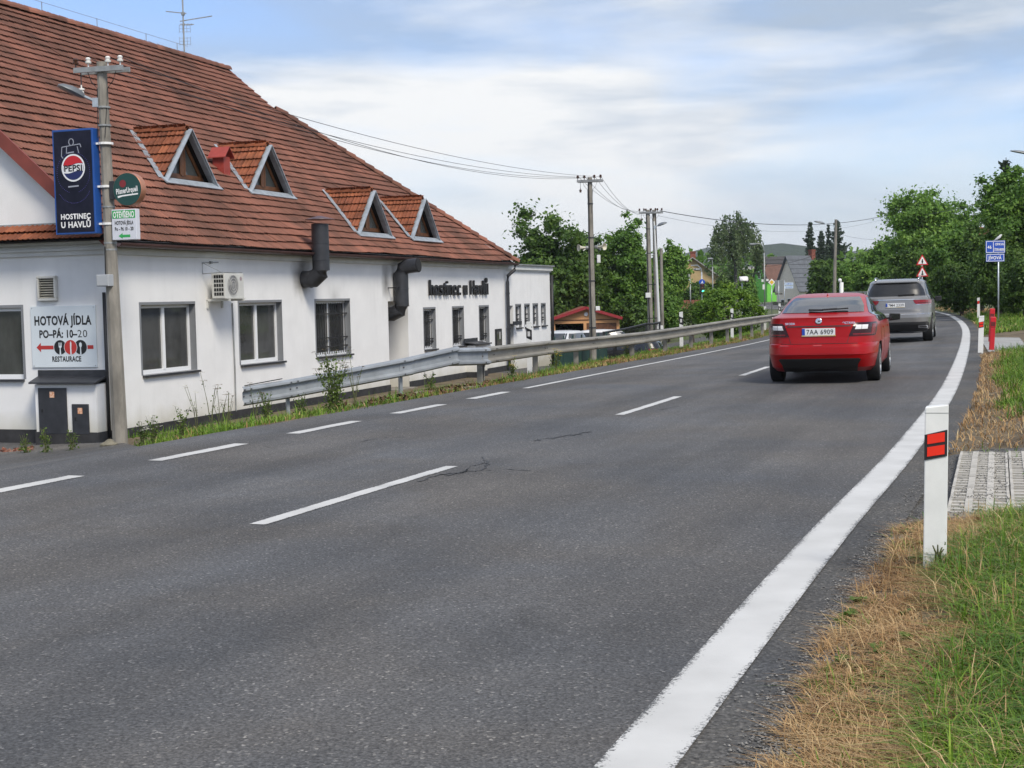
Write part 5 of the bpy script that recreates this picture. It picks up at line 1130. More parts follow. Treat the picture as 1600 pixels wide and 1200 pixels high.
for sg in (-1, 1): C.patch(lambda y, z, o, sg=sg: C.rear(y*sg, z, o), [(.662, .435, .443), (.775, .478, .486)], 1, .002, TRIM, 'boot_gap')
C.patch(C.rear, [(.505, -.70, .70), (.52, -.70, .70)], 20, .004, REDC, 'bumper_crease')
for y in (.55, 0.02): C.patch(C.rear, [(.622, y-.07, y+.07), (.640, y-.07, y+.07)], 4, .004, mat('bumper reflector', (.45, .03, .03), .2, coat=1), 'reflector')
for sg in (-1, 1):
    def ro(f, sg=sg): return lambda y, z, o: C.rear(y*sg, z, o)
    fn = lambda y, z, o, sg=sg: C.rear(y*sg, z, o)
    C.patch(fn, [(.775, .47, .845), (.85, .50, .86), (.955, .545, .865), (.985, .58, .85)], 16, .010, TAILD, 'tail_light')
    tl = C.patch(fn, [(.792, .53, .83), (.812, .53, .84)], 10, .013, TAILR, 'tail_light_bar'); C.patch(fn, [(.812, .79, .84), (.955, .81, .855)], 5, .013, TAILR, 'tail_light_bar')
    C.patch(fn, [(.880, .56, .74), (.945, .585, .75)], 6, .0135, CLEARL, 'reversing_lens'); C.patch(fn, [(.880, .655, .66), (.945, .66, .665)], 2, .0145, TAILD, 'lens_divider')
    # side glass, doors
    sd = lambda x, z, o, sg=sg: C.side(x, z, sg, o)
    C.patch(sd, [(.985, -1.30, .62), (1.05, -1.52, .60), (1.12, -1.45, .52), (1.25, -1.12, .28), (1.33, -.82, .06), (1.375, -.62, -.10)], 20, .005, CARGL, 'side_window')
    C.patch(sd, [(.985, -.36, -.30), (1.375, -.40, -.34)], 2, .008, TRIM, 'door_pillar')
    for x0 in (-.36, .78): C.patch(sd, [(.30, x0, x0+.012), (.97, x0-.02, x0-.008)], 1, .002, TRIM, 'door_gap')
    C.patch(sd, [(.62, -1.02, -1.008), (.97, -1.15, -1.138)], 1, .002, TRIM, 'door_gap')
    for x0 in (-.80, .30): C.patch(sd, [(.86, x0, x0+.20), (.885, x0, x0+.20)], 4, .03, REDC, 'door_handle')
    C.patch(sd, [(.66, -1.9, 1.6), (.675, -1.9, 1.6)], 20, .006, REDC, 'side_crease')
    m = MB(); ys = sg*.90; m.bar((.56, ys*.93, .99), (.55, sg*.97, .99), .05, .03); m.add([(.50, sg*.93, .94), (.50, sg*1.13, .96), (.50, sg*1.14, 1.07), (.50, sg*.94, 1.08), (.62, sg*.95, .95), (.60, sg*1.08, .97), (.60, sg*1.08, 1.06), (.62, sg*.96, 1.06)], [(0, 1, 2, 3), (7, 6, 5, 4), (0, 4, 5, 1), (1, 5, 6, 2), (2, 6, 7, 3), (3, 7, 4, 0)]); mo = obj('mirror', m, TRIM, C.t, bevel=.045)
    m = MB(); m.add([(.497, sg*.955, .965), (.497, sg*1.11, .975), (.497, sg*1.12, 1.05), (.497, sg*.96, 1.06)], [(0, 1, 2, 3)]); obj('mirror_glass', m, CARGL, mo)
C.plate(.0, .85, .52, '7AA 6909', .012)
c_ = C.rear(0, 1.018, .008); MR = Matrix.Translation(c_) @ Vector((-1, 0, .15)).to_track_quat('Z', 'Y').to_matrix().to_4x4()
m = MB(); m.lathe([(.050, -.006), (.050, .006), (.044, .009), (.02, .009)], 22, MR); bd = obj('badge', m, CHROME, C.t, smooth='auto'); m = MB(); poly(m, [(-.02, -.022), (.028, -.01), (.022, .018), (.004, .006), (-.012, .024), (-.014, 0)], MR, .0105); obj('badge_emblem', m, mat('badge dark', (.06, .07, .07), .3), bd)
for s_, y, wd in (('SKODA', .455, .155), ('OCTAVIA', -.47, .20)): text(s_, .05, frame(C.rear(y, .965, .006), (0, -1, 0), (.1, 0, 1)), CHROME, C.t, 'lettering', bold=.001, extrude=.002, width=wd)
m = MB(); m.lathe([(.02, 0), (.012, .03), (.003, .06)], 8, Matrix.Translation((-.75, 0, 1.395))); obj('roof_aerial', m, REDC, C.t)

# --- silver SUV
SILC = carpaint('silver grey car paint', (.26, .255, .25), .55, .26)
suv_tab = [(.26, -2.28, 2.40, .86, 6), (.36, -2.48, 2.50, .93, 6), (.50, -2.575, 2.58, .96, 5.5), (.70, -2.60, 2.60, .975, 5.2), (.78, -2.595, 2.60, .977, 5), (.83, -2.545, 2.59, .977, 5), (.95, -2.515, 2.55, .976, 5), (1.08, -2.50, 2.36, .968, 4.9), (1.20, -2.485, 1.95, .955, 4.8), (1.25, -2.475, 1.50, .945, 4.7), (1.29, -2.44, 1.30, .93, 4.6), (1.33, -2.40, 1.20, .905, 4.6), (1.50, -2.30, .88, .855, 4.6), (1.66, -2.18, .55, .80, 4.4), (1.70, -2.20, .45, .785, 4.2), (1.735, -2.16, .34, .765, 4), (1.775, -1.98, .16, .70, 3.7), (1.81, -1.55, -.1, .58, 3.3), (1.82, -1.0, -.5, .3, 3)]
hd = math.radians(18.2); rc = Vector((10.98, 40.1, 0)); cc = rc+Vector((math.sin(hd), math.cos(hd), 0))*2.58; q_, t_ = qt([cc.x], [cc.y]); cc.z = float(road_z(q_, t_)[0])+.02; rl = math.atan(float(bank(q_)[0])/7.0)
G_ = Car(suv_tab, 'silver_suv', 'silver grey SUV with a dark rear window driving ahead of the red car', cc, hd, SILC, roll=-rl*.4)
G_.body([(-1.53, .39), (1.60, .39)], .385); G_.wheels((-1.53, 1.60), .385, .28, .985, 5)
G_.patch(G_.rear, [(1.315, -.80, .80), (1.50, -.745, .745), (1.64, -.66, .66), (1.685, -.60, .60)], 24, .006, mat('privacy glass', (.014, .015, .017), .34, spec=.5), 'rear_window'); G_.patch(G_.rear, [(1.688, -.58, .58), (1.70, -.56, .56)], 14, .012, TRIM, 'spoiler_edge')
m = MB(); m.bar(G_.rear(-.06, 1.33, .03), G_.rear(-.5, 1.345, .03), .04, .025); obj('rear_wiper', m, TRIM, G_.t)
G_.patch(G_.rear, [(.30, -.75, .75), (.40, -.86, .86), (.53, -.88, .88), (.575, -.84, .84)], 20, .008, TRIM, 'bumper_skirt'); G_.patch(G_.rear, [(.262, -.62, .62), (.305, -.70, .70)], 14, .012, CHROME, 'skid_plate')
G_.patch(G_.rear, [(.865, -.62, .62), (.93, -.70, .70)], 14, .005, mat('tailgate shade panel', (.16, .16, .16), .35, .5), 'lower_tailgate'); G_.patch(G_.rear, [(.79, -.88, .88), (.802, -.88, .88)], 14, .006, CHROME, 'bumper_strip')
G_.patch(G_.rear, [(1.205, -.50, .50), (1.225, -.50, .50)], 12, .010, CHROME, 'tailgate_strip')
for sg in (-1, 1):
    fn = lambda y, z, o, sg=sg: G_.rear(y*sg, z, o); sd = lambda x, z, o, sg=sg: G_.side(x, z, sg, o)
    G_.patch(fn, [(1.075, .56, .93), (1.12, .50, .94), (1.195, .47, .93)], 14, .012, TAILR, 'tail_light'); G_.patch(fn, [(1.10, .60, .90), (1.115, .60, .90)], 8, .015, TAILD, 'tail_light_bar'); G_.patch(fn, [(1.065, .55, .93), (1.075, .55, .93)], 8, .012, CHROME, 'light_trim')
    G_.patch(fn, [(.405, .60, .84), (.47, .60, .84)], 6, .016, CHROME, 'exhaust_trim'); G_.patch(fn, [(.42, .62, .82), (.455, .62, .82)], 6, .019, TRIM, 'exhaust_opening')
    G_.patch(sd, [(1.20, -1.95, .95), (1.30, -2.05, .90), (1.50, -1.95, .60), (1.65, -1.75, .30), (1.70, -1.6, .15)], 22, .005, CARGL, 'side_window')
    for x0 in (-1.05, -.05): G_.patch(sd, [(1.2, x0, x0+.07), (1.70, x0-.03, x0+.04)], 2, .008, TRIM, 'door_pillar')
    for x0 in (-1.02, -.0, 1.1): G_.patch(sd, [(.45, x0, x0+.012), (1.19, x0, x0+.012)], 1, .002, TRIM, 'door_gap')
    for x0 in (-.8, .25): G_.patch(sd, [(1.02, x0, x0+.22), (1.05, x0, x0+.22)], 4, .03, SILC, 'door_handle')
    G_.patch(sd, [(.34, -1.0, 1.05), (.44, -1.0, 1.05)], 10, .02, TRIM, 'side_step')
    m = MB(); m.tube([(-1.85, sg*.60, 1.775), (-1.75, sg*.615, 1.84), (-.8, sg*.63, 1.86), (.05, sg*.60, 1.82), (.12, sg*.59, 1.77)], .022, 6); obj('roof_rail', m, CHROME, G_.t, smooth=True)
    m = MB(); m.bar((.95, sg*.90, 1.16), (.93, sg*1.02, 1.17), .06, .03); m.box(.85, 1.02, min(sg*.98, sg*1.17), max(sg*.98, sg*1.17), 1.12, 1.27); obj('mirror', m, TRIM, G_.t, bevel=.03)
G_.plate(.02, 1.065, .52, '7M4 2339', .015)

# --- cars parked on the low yard behind the rail
hat_tab = [(.20, -1.85, 1.95, .76, 6), (.35, -2.02, 2.05, .84, 5.5), (.60, -2.06, 2.08, .865, 5), (.85, -2.04, 1.95, .865, 4.8), (.95, -2.02, 1.5, .85, 4.6), (1.02, -2.0, 1.08, .83, 4.4), (1.2, -1.9, .70, .74, 4.2), (1.38, -1.72, .28, .66, 4), (1.45, -1.5, .0, .58, 3.6), (1.48, -1.0, -.4, .3, 3)]
for (px, py, Y, hdg, colr, lb) in ((872, 540, 57.5, 200, (.55, .56, .57), 'white parked car with a dark windscreen by the annex corner'), (912, 540, 62.5, 268, (.60, .60, .60), 'white parked car half hidden behind the loudspeaker pole'), (962, 540, 60, 285, (.02, .021, .024), 'dark parked car seen under the guardrail right of the loudspeaker pole')):
    p = at(px, py, Y); p.z = -1.40 if Y < 59 else (-1.5 if Y > 61 else -1.78)
    K = Car(hat_tab, 'parked_car', lb, p, math.radians(hdg), carpaint('parked car paint', colr), group='cars parked behind the guardrail'); K.body([(-1.25, .31), (1.3, .31)], .31); K.wheels((-1.25, 1.3), .31, .2, .86)
    K.patch(K.rear, [(1.03, -.68, .68), (1.36, -.58, .58)], 12, .006, CARGL, 'rear_window')
    fr = lambda y, z, o: Vector((2*K.par(z)[0]-K.rear(y, z, o).x, y, z))
    K.patch(fr, [(1.03, -.70, .70), (1.2, -.64, .64), (1.38, -.55, .55)], 12, .006, CARGL, 'windscreen')
    K.patch(fr, [(.45, -.5, .5), (.58, -.5, .5)], 8, .006, TRIM, 'grille')
    for sg in (-1, 1):
        sd = lambda x, z, o, sg=sg: K.side(x, z, sg, o); K.patch(sd, [(.96, -1.5, .75), (1.2, -1.5, .52), (1.36, -1.3, .2)], 12, .005, CARGL, 'side_window')
        K.patch(lambda y, z, o, sg=sg: K.rear(y*sg, z, o), [(.75, .55, .80), (.98, .60, .80)], 6, .01, TAILR, 'tail_light'); K.patch(lambda y, z, o, sg=sg: fr(y*sg, z, o), [(.66, .50, .78), (.80, .52, .80)], 6, .01, CLEARL, 'headlight')
# ---------------------------------------------------------------- hills
HILL = mat('wooded hill', (.014, .028, .016), .95, col2=(.030, .050, .022), vscale=.045, bump=1, bscale=.14, dist=6, world=True)
def hill(name, prof, Y, mat_, depth=300):
    xs = np.linspace(-2100, 2100, 260); pxs = np.array([a for a, _ in prof]); pys = np.array([b for _, b in prof])
    px = 800+FPX*xs/Y; hz_ = 464-.0218*(px-800); py = np.interp(px, pxs, pys); zt = np.maximum(HC+(hz_-py)*Y/FPX, 3)+np.array([2*math.sin(x*.012)+1.4*math.sin(x*.031+1)+.8*math.sin(x*.11) for x in xs])*.6
    zt = np.where((px < pxs[0]) | (px > pxs[-1]), zt*(.8+.2*np.sin(xs*.0013)), zt)
    prof2 = [(-depth, 0.0), (-depth*.6, .35), (-depth*.3, .75), (0, 1.0), (depth*.6, .9), (depth*1.5, .0)]
    V = []; 
    for i, x in enumerate(xs):
        for (dy, f) in prof2: V.append((x*(1+dy/Y), Y+dy, -2.6+(zt[i]+2.6)*f+(1.5*math.sin(x*.05+dy*.02) if 0 < f < 1 else 0)))
    n, k = len(xs), len(prof2); I = np.arange(n*k).reshape(n, k); F = np.stack([I[:-1, :-1], I[1:, :-1], I[1:, 1:], I[:-1, 1:]], -1).reshape(-1, 4)
    obj(name, np_mesh(name, np.array(V), F, mat_, smooth=True), None, kind='structure')
hill('far_hill', [(-400, 440), (900, 420), (1040, 402), (1085, 393), (1110, 385), (1132, 388), (1165, 392), (1300, 398), (2000, 420)], 2250, HILL)
hill('wooded_hill', [(-400, 455), (1000, 455), (1130, 440), (1160, 402), (1195, 386), (1232, 381), (1262, 384), (1330, 391), (1390, 382), (1450, 386), (1600, 395), (2200, 430)], 1300, HILL)

# ---------------------------------------------------------------- buildings behind
def gable_house(name, label, loc, rz, L, Wd, He, Hr, wallm, roofm, over=.35, wins=(), chim=None, cat='house', doors=()):
    """local x = along the ridge, y = across; gable at x=0 faces -x"""
    t = thing(name, label, cat, loc, rz); m = MB()
    m.add([(0, -Wd/2, -1.5), (L, -Wd/2, -1.5), (L, Wd/2, -1.5), (0, Wd/2, -1.5), (0, -Wd/2, He), (L, -Wd/2, He), (L, Wd/2, He), (0, Wd/2, He), (0, 0, Hr), (L, 0, Hr)], [(0, 1, 5, 4), (2, 3, 7, 6), (0, 4, 8, 7, 3), (1, 2, 6, 9, 5)]); obj('wall', m, wallm, t)
    s = (Hr-He)/(Wd/2); m = MB()
    for sg in (-1, 1):
        a = [(-over, 0, Hr+.05), (L+over, 0, Hr+.05), (L+over, sg*(Wd/2+over), He-over*s+.05), (-over, sg*(Wd/2+over), He-over*s+.05)]
        vs = a+[(x, y, z+.12) for x, y, z in a]; m.add(vs, [(0, 1, 2, 3), (7, 6, 5, 4), (0, 3, 7, 4), (1, 5, 6, 2), (2, 6, 7, 3), (0, 4, 5, 1)])
        n = max(4, int(math.hypot(Wd/2, Hr-He)/.5))
        for k in range(1, n): f = k/n; m.bar((-over, sg*(Wd/2+over)*f, Hr+.19-(Hr-He+over*s)*f), (L+over, sg*(Wd/2+over)*f, Hr+.19-(Hr-He+over*s)*f), .08, .03)
    r = obj('roof', m, roofm, t)
    if chim:
        m = MB(); m.box(chim-.3, chim+.3, -.3, .3, Hr-.6, Hr+.9); m.box(chim-.36, chim+.36, -.36, .36, Hr+.75, Hr+.86); obj('chimney', m, mat('chimney brick', (.20, .06, .04), .8, var=.2), r)
    for (face, u_, z, w_, h) in wins:
        m = MB(); g = MB()
        if face == 'g': m.box(-.06, -.002, u_-w_/2-.08, u_+w_/2+.08, z-.08, z+h+.08); g.box(-.075, -.061, u_-w_/2, u_+w_/2, z, z+h)
        else: y = -Wd/2; m.box(u_-w_/2-.08, u_+w_/2+.08, y-.06, y-.002, z-.08, z+h+.08); g.box(u_-w_/2, u_+w_/2, y-.075, y-.061, z, z+h)
        f = obj('window', m, PVC, t); obj('pane', g, GLASS, f)
    return t
TANW = mat('tan render', (.45, .33, .17), .85, var=.08); GRNW = mat('lime green render', (.16, .52, .07), .8, var=.05); CRMW = mat('cream render', (.78, .72, .60), .85, var=.06); WHTW = mat('white render', (.62, .62, .61), .85)
SLATE = mat('grey slate roof', (.095, .105, .12), .6, var=.18, vscale=2); BRNR = mat('brown shingle roof', (.12, .058, .042), .75, var=.2, vscale=3); DRKR = mat('dark roof', (.04, .038, .042), .7, var=.2); PALER = mat('pale roof', (.30, .29, .28), .7, var=.1); REDR = mat('red roof', (.22, .07, .045), .75, var=.2)
h = at(1083, 460, 158); gable_house('house', 'tan gabled house with a pale roof behind the traffic light', (h.x, h.y, 0), math.radians(82), 10, 7.2, 2.7, 5.35, TANW, PALER, .5, [('g', -1.6, 1.0, .9, 1.1), ('g', .8, 3.0, .7, .9)], 4)
h = at(1095, 430, 260); gable_house('house', 'long white building low behind the tan house', (h.x, h.y, 0), math.radians(0), 12, 8, 4.2, 5.9, WHTW, PALER, .3, [('e', 3, 1.5, 1, 1.2), ('e', 6, 1.5, 1, 1.2), ('e', 9, 1.5, 1, 1.2)])
h = at(1188, 470, 190); gn = gable_house('house', 'lime green house with a brown lower roof and dark ridge roof', (h.x, h.y, 0), math.radians(12), 3.5, 4.8, 3.0, 6.0, GRNW, DRKR, .25, [('g', .2, 3.3, .6, .8)])
m = MB(); vs = [(-.2, -.95, 5.08), (3.7, -.95, 5.08), (3.7, -2.72, 2.86), (.1, -2.72, 2.86)]; m.add(vs+[(x, y+.1, z-.1) for x, y, z in vs], [(0, 1, 2, 3), (7, 6, 5, 4), (0, 3, 7, 4), (3, 2, 6, 7), (2, 1, 5, 6)]); obj('roof_skirt', m, BRNR, gn)
m = MB(); m.add([(2.6, -2.45, 3.5), (3.2, -2.45, 3.5), (2.8, -2.2, 4.3), (2.8, -1.4, 4.3)], [(0, 1, 2), (0, 2, 3), (1, 3, 2)]); obj('roof_window', m, GRNW, gn)
h = at(1231, 470, 175); gable_house('house', 'cream gabled house with a grey slate roof beside the lime green house', (h.x, h.y, 0), math.radians(30), 3.7, 4.2, 1.9, 5.7, CRMW, SLATE, .35, [('g', -.3, -.2, .5, .7), ('g', .9, -.3, .5, .7)], 4)
h = at(1330, 420, 240); gable_house('house', 'distant white house with a grey roof among the trees, left one', (h.x, h.y, 0), math.radians(4), 5.5, 6, 5.2, 7.7, WHTW, SLATE, .3, [('e', 1.2, 4.2, .8, .8)]); h = at(1358, 420, 260); gable_house('house', 'distant white house with a grey roof among the trees, right one', (h.x, h.y, 0), math.radians(4), 7.5, 6, 5.2, 7.3, WHTW, SLATE, .3)
h = at(1500, 400, 130); gable_house('house', 'red-roofed house almost hidden in the right-hand trees', (h.x, h.y, 0), math.radians(10), 6, 7, 4.5, 6.8, mat('ochre render', (.30, .20, .10), .85), REDR, .4, (), 4.6)
# garage
Yg = 80.0; gl = at(864, 510, Yg); grr = at(968, 510, Yg); gw = grr.x-gl.x
t = thing('garage', 'orange double garage with a red gabled roof edge behind the guardrail', 'garage', (gl.x, Yg, 0), 0); ORNG = mat('orange render', (.55, .29, .13), .85, var=.05); RTRIM = mat('dark red verge', (.26, .02, .025), .5)
ze, za, zb = at(864, 499, Yg).z, at(912, 482, Yg).z, -2.2
m = MB(); dz = at(900, 505.5, Yg).z; z2 = at(900, 500, Yg).z
for a, b in ((0, .12), (gw*.46, gw*.505), (gw*.955, gw)): m.box(a, b, 0, .2, zb, dz)
m.box(0, gw, 0, .2, dz, z2); m.add([(0, 0, z2), (gw, 0, z2), (gw/2, 0, za-.05)], [(0, 1, 2)]); m.box(0, .15, .2, 6, zb, z2); m.box(gw-.15, gw, .2, 6, zb, z2); obj('wall', m, ORNG, t)
m = MB(); m.bar((-.15, -.15, ze-.02), (gw/2, -.15, za+.04), .4, .16, (0, 0, 1)); m.bar((gw+.15, -.15, ze-.02), (gw/2, -.15, za+.04), .4, .16, (0, 0, 1)); obj('verge_board', m, RTRIM, t)
m = MB(); m.add([(-.2, 0, ze), (gw/2, 0, za+.1), (gw/2, 6, za+.1), (-.2, 6, ze)], [(0, 1, 2, 3)]); m.add([(gw+.2, 0, ze), (gw/2, 0, za+.1), (gw/2, 6, za+.1), (gw+.2, 6, ze)], [(0, 3, 2, 1)]); obj('roof', m, REDR, t)
m = MB(); m.box(.1, gw-.1, -.03, .0, z2-.03, z2+.02); obj('beam_strip', m, TIMBER, t)
for k in range(6):
    m = MB(); z = dz-.24*(k+1); m.box(gw*.51, gw*.95, .05, .09, z+.01, z+.235); obj('door_panel', m, TIMBER, t)
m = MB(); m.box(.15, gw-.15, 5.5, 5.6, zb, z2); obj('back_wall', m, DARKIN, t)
m = MB(); m.lathe([(.10, 0), (.12, .03), (.10, .06)], 14, Matrix.Translation((gw/2, -.06, (z2+za)/2)) @ Vector((0, 1, 0)).to_track_quat('Z', 'Y').to_matrix().to_4x4()); obj('gable_light', m, WHITE, t)
# fences
FG = mat('dark green fence', (.012, .042, .036), .5, var=.15); a, b = at(867, 560, 51), at(948, 560, 56)
t = thing('panel_fence', 'dark green panel fence standing below the guardrail', 'fence', (a.x, a.y, -1.1)); d = Vector((b.x-a.x, b.y-a.y, 0)); n = 6
for k in range(n):
    m = MB(); m.bar(d*(k/n)+d.normalized()*.04+Vector((0, 0, .52)), d*((k+1)/n)-d.normalized()*.04+Vector((0, 0, .52)), .03, .95); obj('panel', m, FG, t)
for k in range(n+1): m = MB(); m.bar(d*(k/n)+Vector((0, 0, -.2)), d*(k/n)+Vector((0, 0, 1.12)), .06, .06, (0, 1, 0)); obj('post', m, FG, t)
a, b, c = at(943, 530, 58), at(1010, 520, 64), at(1031, 520, 66); WIREM = mat('dark fence wire', (.015, .016, .018), .5)
t = thing('wire_fence', 'dark wire fence with a thick sagging top edge running to the twin poles', 'fence', (a.x, a.y, -1.2)); P_ = [Vector((0, 0, 0)), Vector((b.x-a.x, b.y-a.y, 0)), Vector((c.x-a.x, c.y-a.y, 0))]; tz = [at(943, 520, 58).z+1.2, at(1010, 506, 64).z+1.2, at(1031, 504, 66).z+1.2]
for (p, q, z0, z1) in ((P_[0], P_[1], tz[0], tz[1]), (P_[1], P_[2], tz[1], tz[2])):
    m = MB(); m.tube([p+Vector((0, 0, z0)), (p+q)/2+Vector((0, 0, (z0+z1)/2-.03)), q+Vector((0, 0, z1))], .05, 6); obj('top_roll', m, WIREM, t); m = MB(); L = (q-p).length
    for k in range(int(L/.16)): f = k/int(L/.16); m.bar(p.lerp(q, f), p.lerp(q, f)+Vector((0, 0, z0+(z1-z0)*f)), .012, .012, (0, 1, 0))
    for k in range(9): m.bar(p+Vector((0, 0, z0*k/9)), q+Vector((0, 0, z1*k/9)), .012, .012)
    obj('mesh', m, WIREM, t, kind='stuff')
for p, z in zip(P_, tz): m = MB(); m.bar(p+Vector((0, 0, -.2)), p+Vector((0, 0, z+.05)), .07, .07, (0, 1, 0)); obj('post', m, WIREM, t)
a = at(1064, 478, 112); t = thing('red_fence', 'reddish brown board fence far behind the round bush', 'fence', (a.x, a.y, a.z-.7)); REDF = mat('red-brown boards', (.24, .075, .05), .7, var=.2)
for k in range(8): m = MB(); m.box(k*.22, k*.22+.19, 0, .03, 0, 1.15); obj('board', m, REDF, t)
m = MB(); m.box(-.05, 1.8, .031, .07, .2, .28); m.box(-.05, 1.8, .031, .07, .85, .93); obj('rail', m, REDF, t)

# ---------------------------------------------------------------- street furniture behind
def post(label, cat, name, b, h, r, mm=ZINC):
    t = thing(name, label, cat, b); m = MB(); m.tube([(0, 0, -.6), (0, 0, h)], r, 8); obj('post', m, mm, t, smooth=True); return t
SB = mat('traffic blue', (.012, .07, .42), .4)
b = at(1560, 508, 53); sz = at(1560, 377, 53).z; t = post('blue direction signs for route 46 on a slim grey post at the right verge', 'sign', 'direction_sign', b, sz-b.z-.05, .028)
def signplate(parent, x0, x1, z0, z1, name, mm=SB, y=-.04, border=True):
    m = MB(); m.box(x0, x1, y, y+.02, z0, z1); p = obj(name, m, mm, parent, bevel=.004)
    if border:
        m = MB(); g = .018
        for a, b_, c, d in ((x0+g, x1-g, z1-2*g, z1-g), (x0+g, x1-g, z0+g, z0+2*g), (x0+g, x0+2*g, z0+2*g, z1-2*g), (x1-2*g, x1-g, z0+2*g, z1-2*g)): m.box(a, b_, y-.003, y, c, d)
        obj('border', m, TEXTW, p)
    return p
X = lambda px: at(px, 390, 53).x-b.x
Zs = lambda py: at(1553, py, 53).z-b.z
s1 = signplate(t, X(1539.5), X(1570), Zs(395.5), Zs(376), 'upper_panel'); FS = frame((0, -.046, 0), (1, 0, 0), (0, 0, 1))
m = MB(); m.box(X(1551.2), X(1552), -.043, -.04, Zs(394.5), Zs(377)); obj('divider', m, TEXTW, s1)
text('46', .17, TX(FS, X(1545.5), Zs(388.5)), TEXTW, s1, bold=.003, width=.15); text('OPAVA', .13, TX(FS, X(1561), Zs(383.6)), TEXTW, s1, bold=.003, width=.33); text('ŠTERNBERK', .13, TX(FS, X(1561), Zs(392)), TEXTW, s1, bold=.003, width=.38)
s2 = signplate(t, X(1540), X(1569), Zs(409), Zs(396.5), 'lower_panel'); text('JÍVOVÁ', .17, TX(FS, X(1554), Zs(405.3)), TEXTW, s2, bold=.004, width=.5)
bd = thing('bird', 'small pale bird perched on top of the blue direction sign', 'bird', at(1559, 376, 53)); BIRD = mat('bird plumage', (.55, .56, .58), .8, var=.15)
m = MB(); m.tube([(-.13, 0, .02), (-.06, 0, .05), (.02, 0, .10), (.08, 0, .15), (.115, 0, .20), (.14, 0, .205), (.165, 0, .20)], [.012, .03, .055, .05, .036, .028, .006], 10); obj('body', m, BIRD, bd, smooth=True)
m = MB(); m.add([(-.16, -.02, .0), (-.16, .02, .0), (-.05, .03, .05), (-.05, -.03, .05), (-.16, 0, .012)], [(0, 1, 2, 3), (0, 3, 4), (1, 4, 2)]); m.tube([(-.08, .05, .06), (.0, .055, .10), (.05, .05, .13)], [.006, .02, .01], 6); obj('wing', m, BIRD, bd)
for s in (-.015, .015): m = MB(); m.tube([(.01, s, .06), (.015, s, 0)], .005, 4); obj('leg', m, TIMBER, bd)
b = at(1441, 470, 76); t = post('two red-bordered warning triangles on one post behind the grey SUV', 'sign', 'warning_sign', (b.x, b.y, 0), at(1441, 399, 76).z, .025)
for py in (414, 432):
    z0 = at(1441, py, 76).z; s_ = .33; pl = None
    for k, (sc, mm, y) in enumerate(((1, mat('sign red', (.55, .02, .03), .4), -.03), (.72, WHITE, -.037))):
        m = MB(); zc = z0+s_*.577; R_ = s_*1.155*sc; pts = [(R_*math.cos(PI/2+2*PI*j/3), zc+R_*math.sin(PI/2+2*PI*j/3)) for j in range(3)]; m.prism([(x, z) for x, z in pts], frame((0, y, 0), (1, 0, 0), (0, 0, 1)), .006)
        o = obj('triangle' if k == 0 else 'white_field', m, mm, pl or t); pl = pl or o
    m = MB(); m.box(-.03, .03, -.047, -.044, zc-.12, zc+.12); m.box(-.07, .07, -.0469, -.0441, zc-.09, zc-.045) if py == 432 else m.lathe([(.05, 0), (.05, .003)], 10, frame((0, -.047, zc+.0), (1, 0, 0), (0, 0, 1))); obj('symbol', m, TEXTB, pl)
b = at(1097, 476, 120); t = post('traffic light showing green under a round blue sign on a curved arm post', 'traffic light', 'traffic_light', (b.x, b.y, b.z-.6), at(1097, 425, 120).z-b.z+.6, .06)
zl = lambda py: at(1097, py, 120).z-(b.z-.6)
m = MB(); m.box(-.20, .20, -.28, -.05, zl(459), zl(443)); hs = obj('signal_head', m, BLACK, t, bevel=.02)
for k, (py, mm) in enumerate(((446, mat('unlit red lens', (.06, .01, .01), .3)), (450.5, mat('unlit amber lens', (.07, .04, .01), .3)), (455.5, emit('green signal', (.05, .85, .55), 2.2)))):
    m = MB(); m.lathe([(.12, -.02), (.10, .02), (.04, .035)], 14, frame((.08 if k == 2 else 0, -.285, zl(py)), (1, 0, 0), (0, 0, 1))); obj('lens', m, mm, hs)
m = MB(); m.lathe([(.26, -.01), (.26, .01)], 20, frame((0, -.12, zl(441)), (1, 0, 0), (0, 0, 1))); rs = obj('round_blue_sign', m, SB, t); m = MB(); m.bar((-.08, -.135, zl(441)-.12), (.06, -.135, zl(441)+.12), .05, .005, (0, 1, 0)); m.bar((.1, -.135, zl(441)-.12), (.04, -.135, zl(441)+.02), .05, .005, (0, 1, 0)); obj('symbol', m, TEXTW, rs)
m = MB(); zt = zl(420); m.tube([(0, 0, zl(428)), (-.05, 0, zt), (-.35, 0, zt+.32), (-.9, 0, zt+.30)], .035, 6); obj('curved_arm', m, ZINC, t)
def curved_lamp(label, px, pb, pt, pend, Y):
    b = at(px, pb, Y); zt = at(px, pt, Y).z-b.z; xe = at(pend, pt, Y).x-b.x; t = post(label, 'street lamp', 'street_lamp', b, zt-.7, .05, STEEL); m = MB()
    m.tube([(0, 0, zt-.75), (-.05*abs(xe), 0, zt-.3), (xe*.25, 0, zt-.02), (xe*.6, 0, zt+.04), (xe*.9, 0, zt)], .035, 8); obj('curved_arm', m, STEEL, t, smooth=True); m = MB(); m.lathe([(.05, -.25), (.11, -.1), (.10, .2), (.03, .28)], 10, Matrix.Translation((xe, 0, zt-.02)) @ Vector((math.copysign(1, xe), 0, 0)).to_track_quat('Z', 'Y').to_matrix().to_4x4()); obj('head', m, LAMPG, t); return t, zt
lt, zt = curved_lamp('tall curved street lamp in front of the lime green house', 1195, 480, 381, 1176, 112)
m = MB(); m.box(-.25, -.1, -.12, .05, zt-3.0, zt-2.8); m.box(.12, .3, -.12, .05, zt-2.95, zt-2.78); m.box(-.18, -.02, -.14, -.06, zt-3.6, zt-3.2); obj('detector_box', m, BOXW, lt)
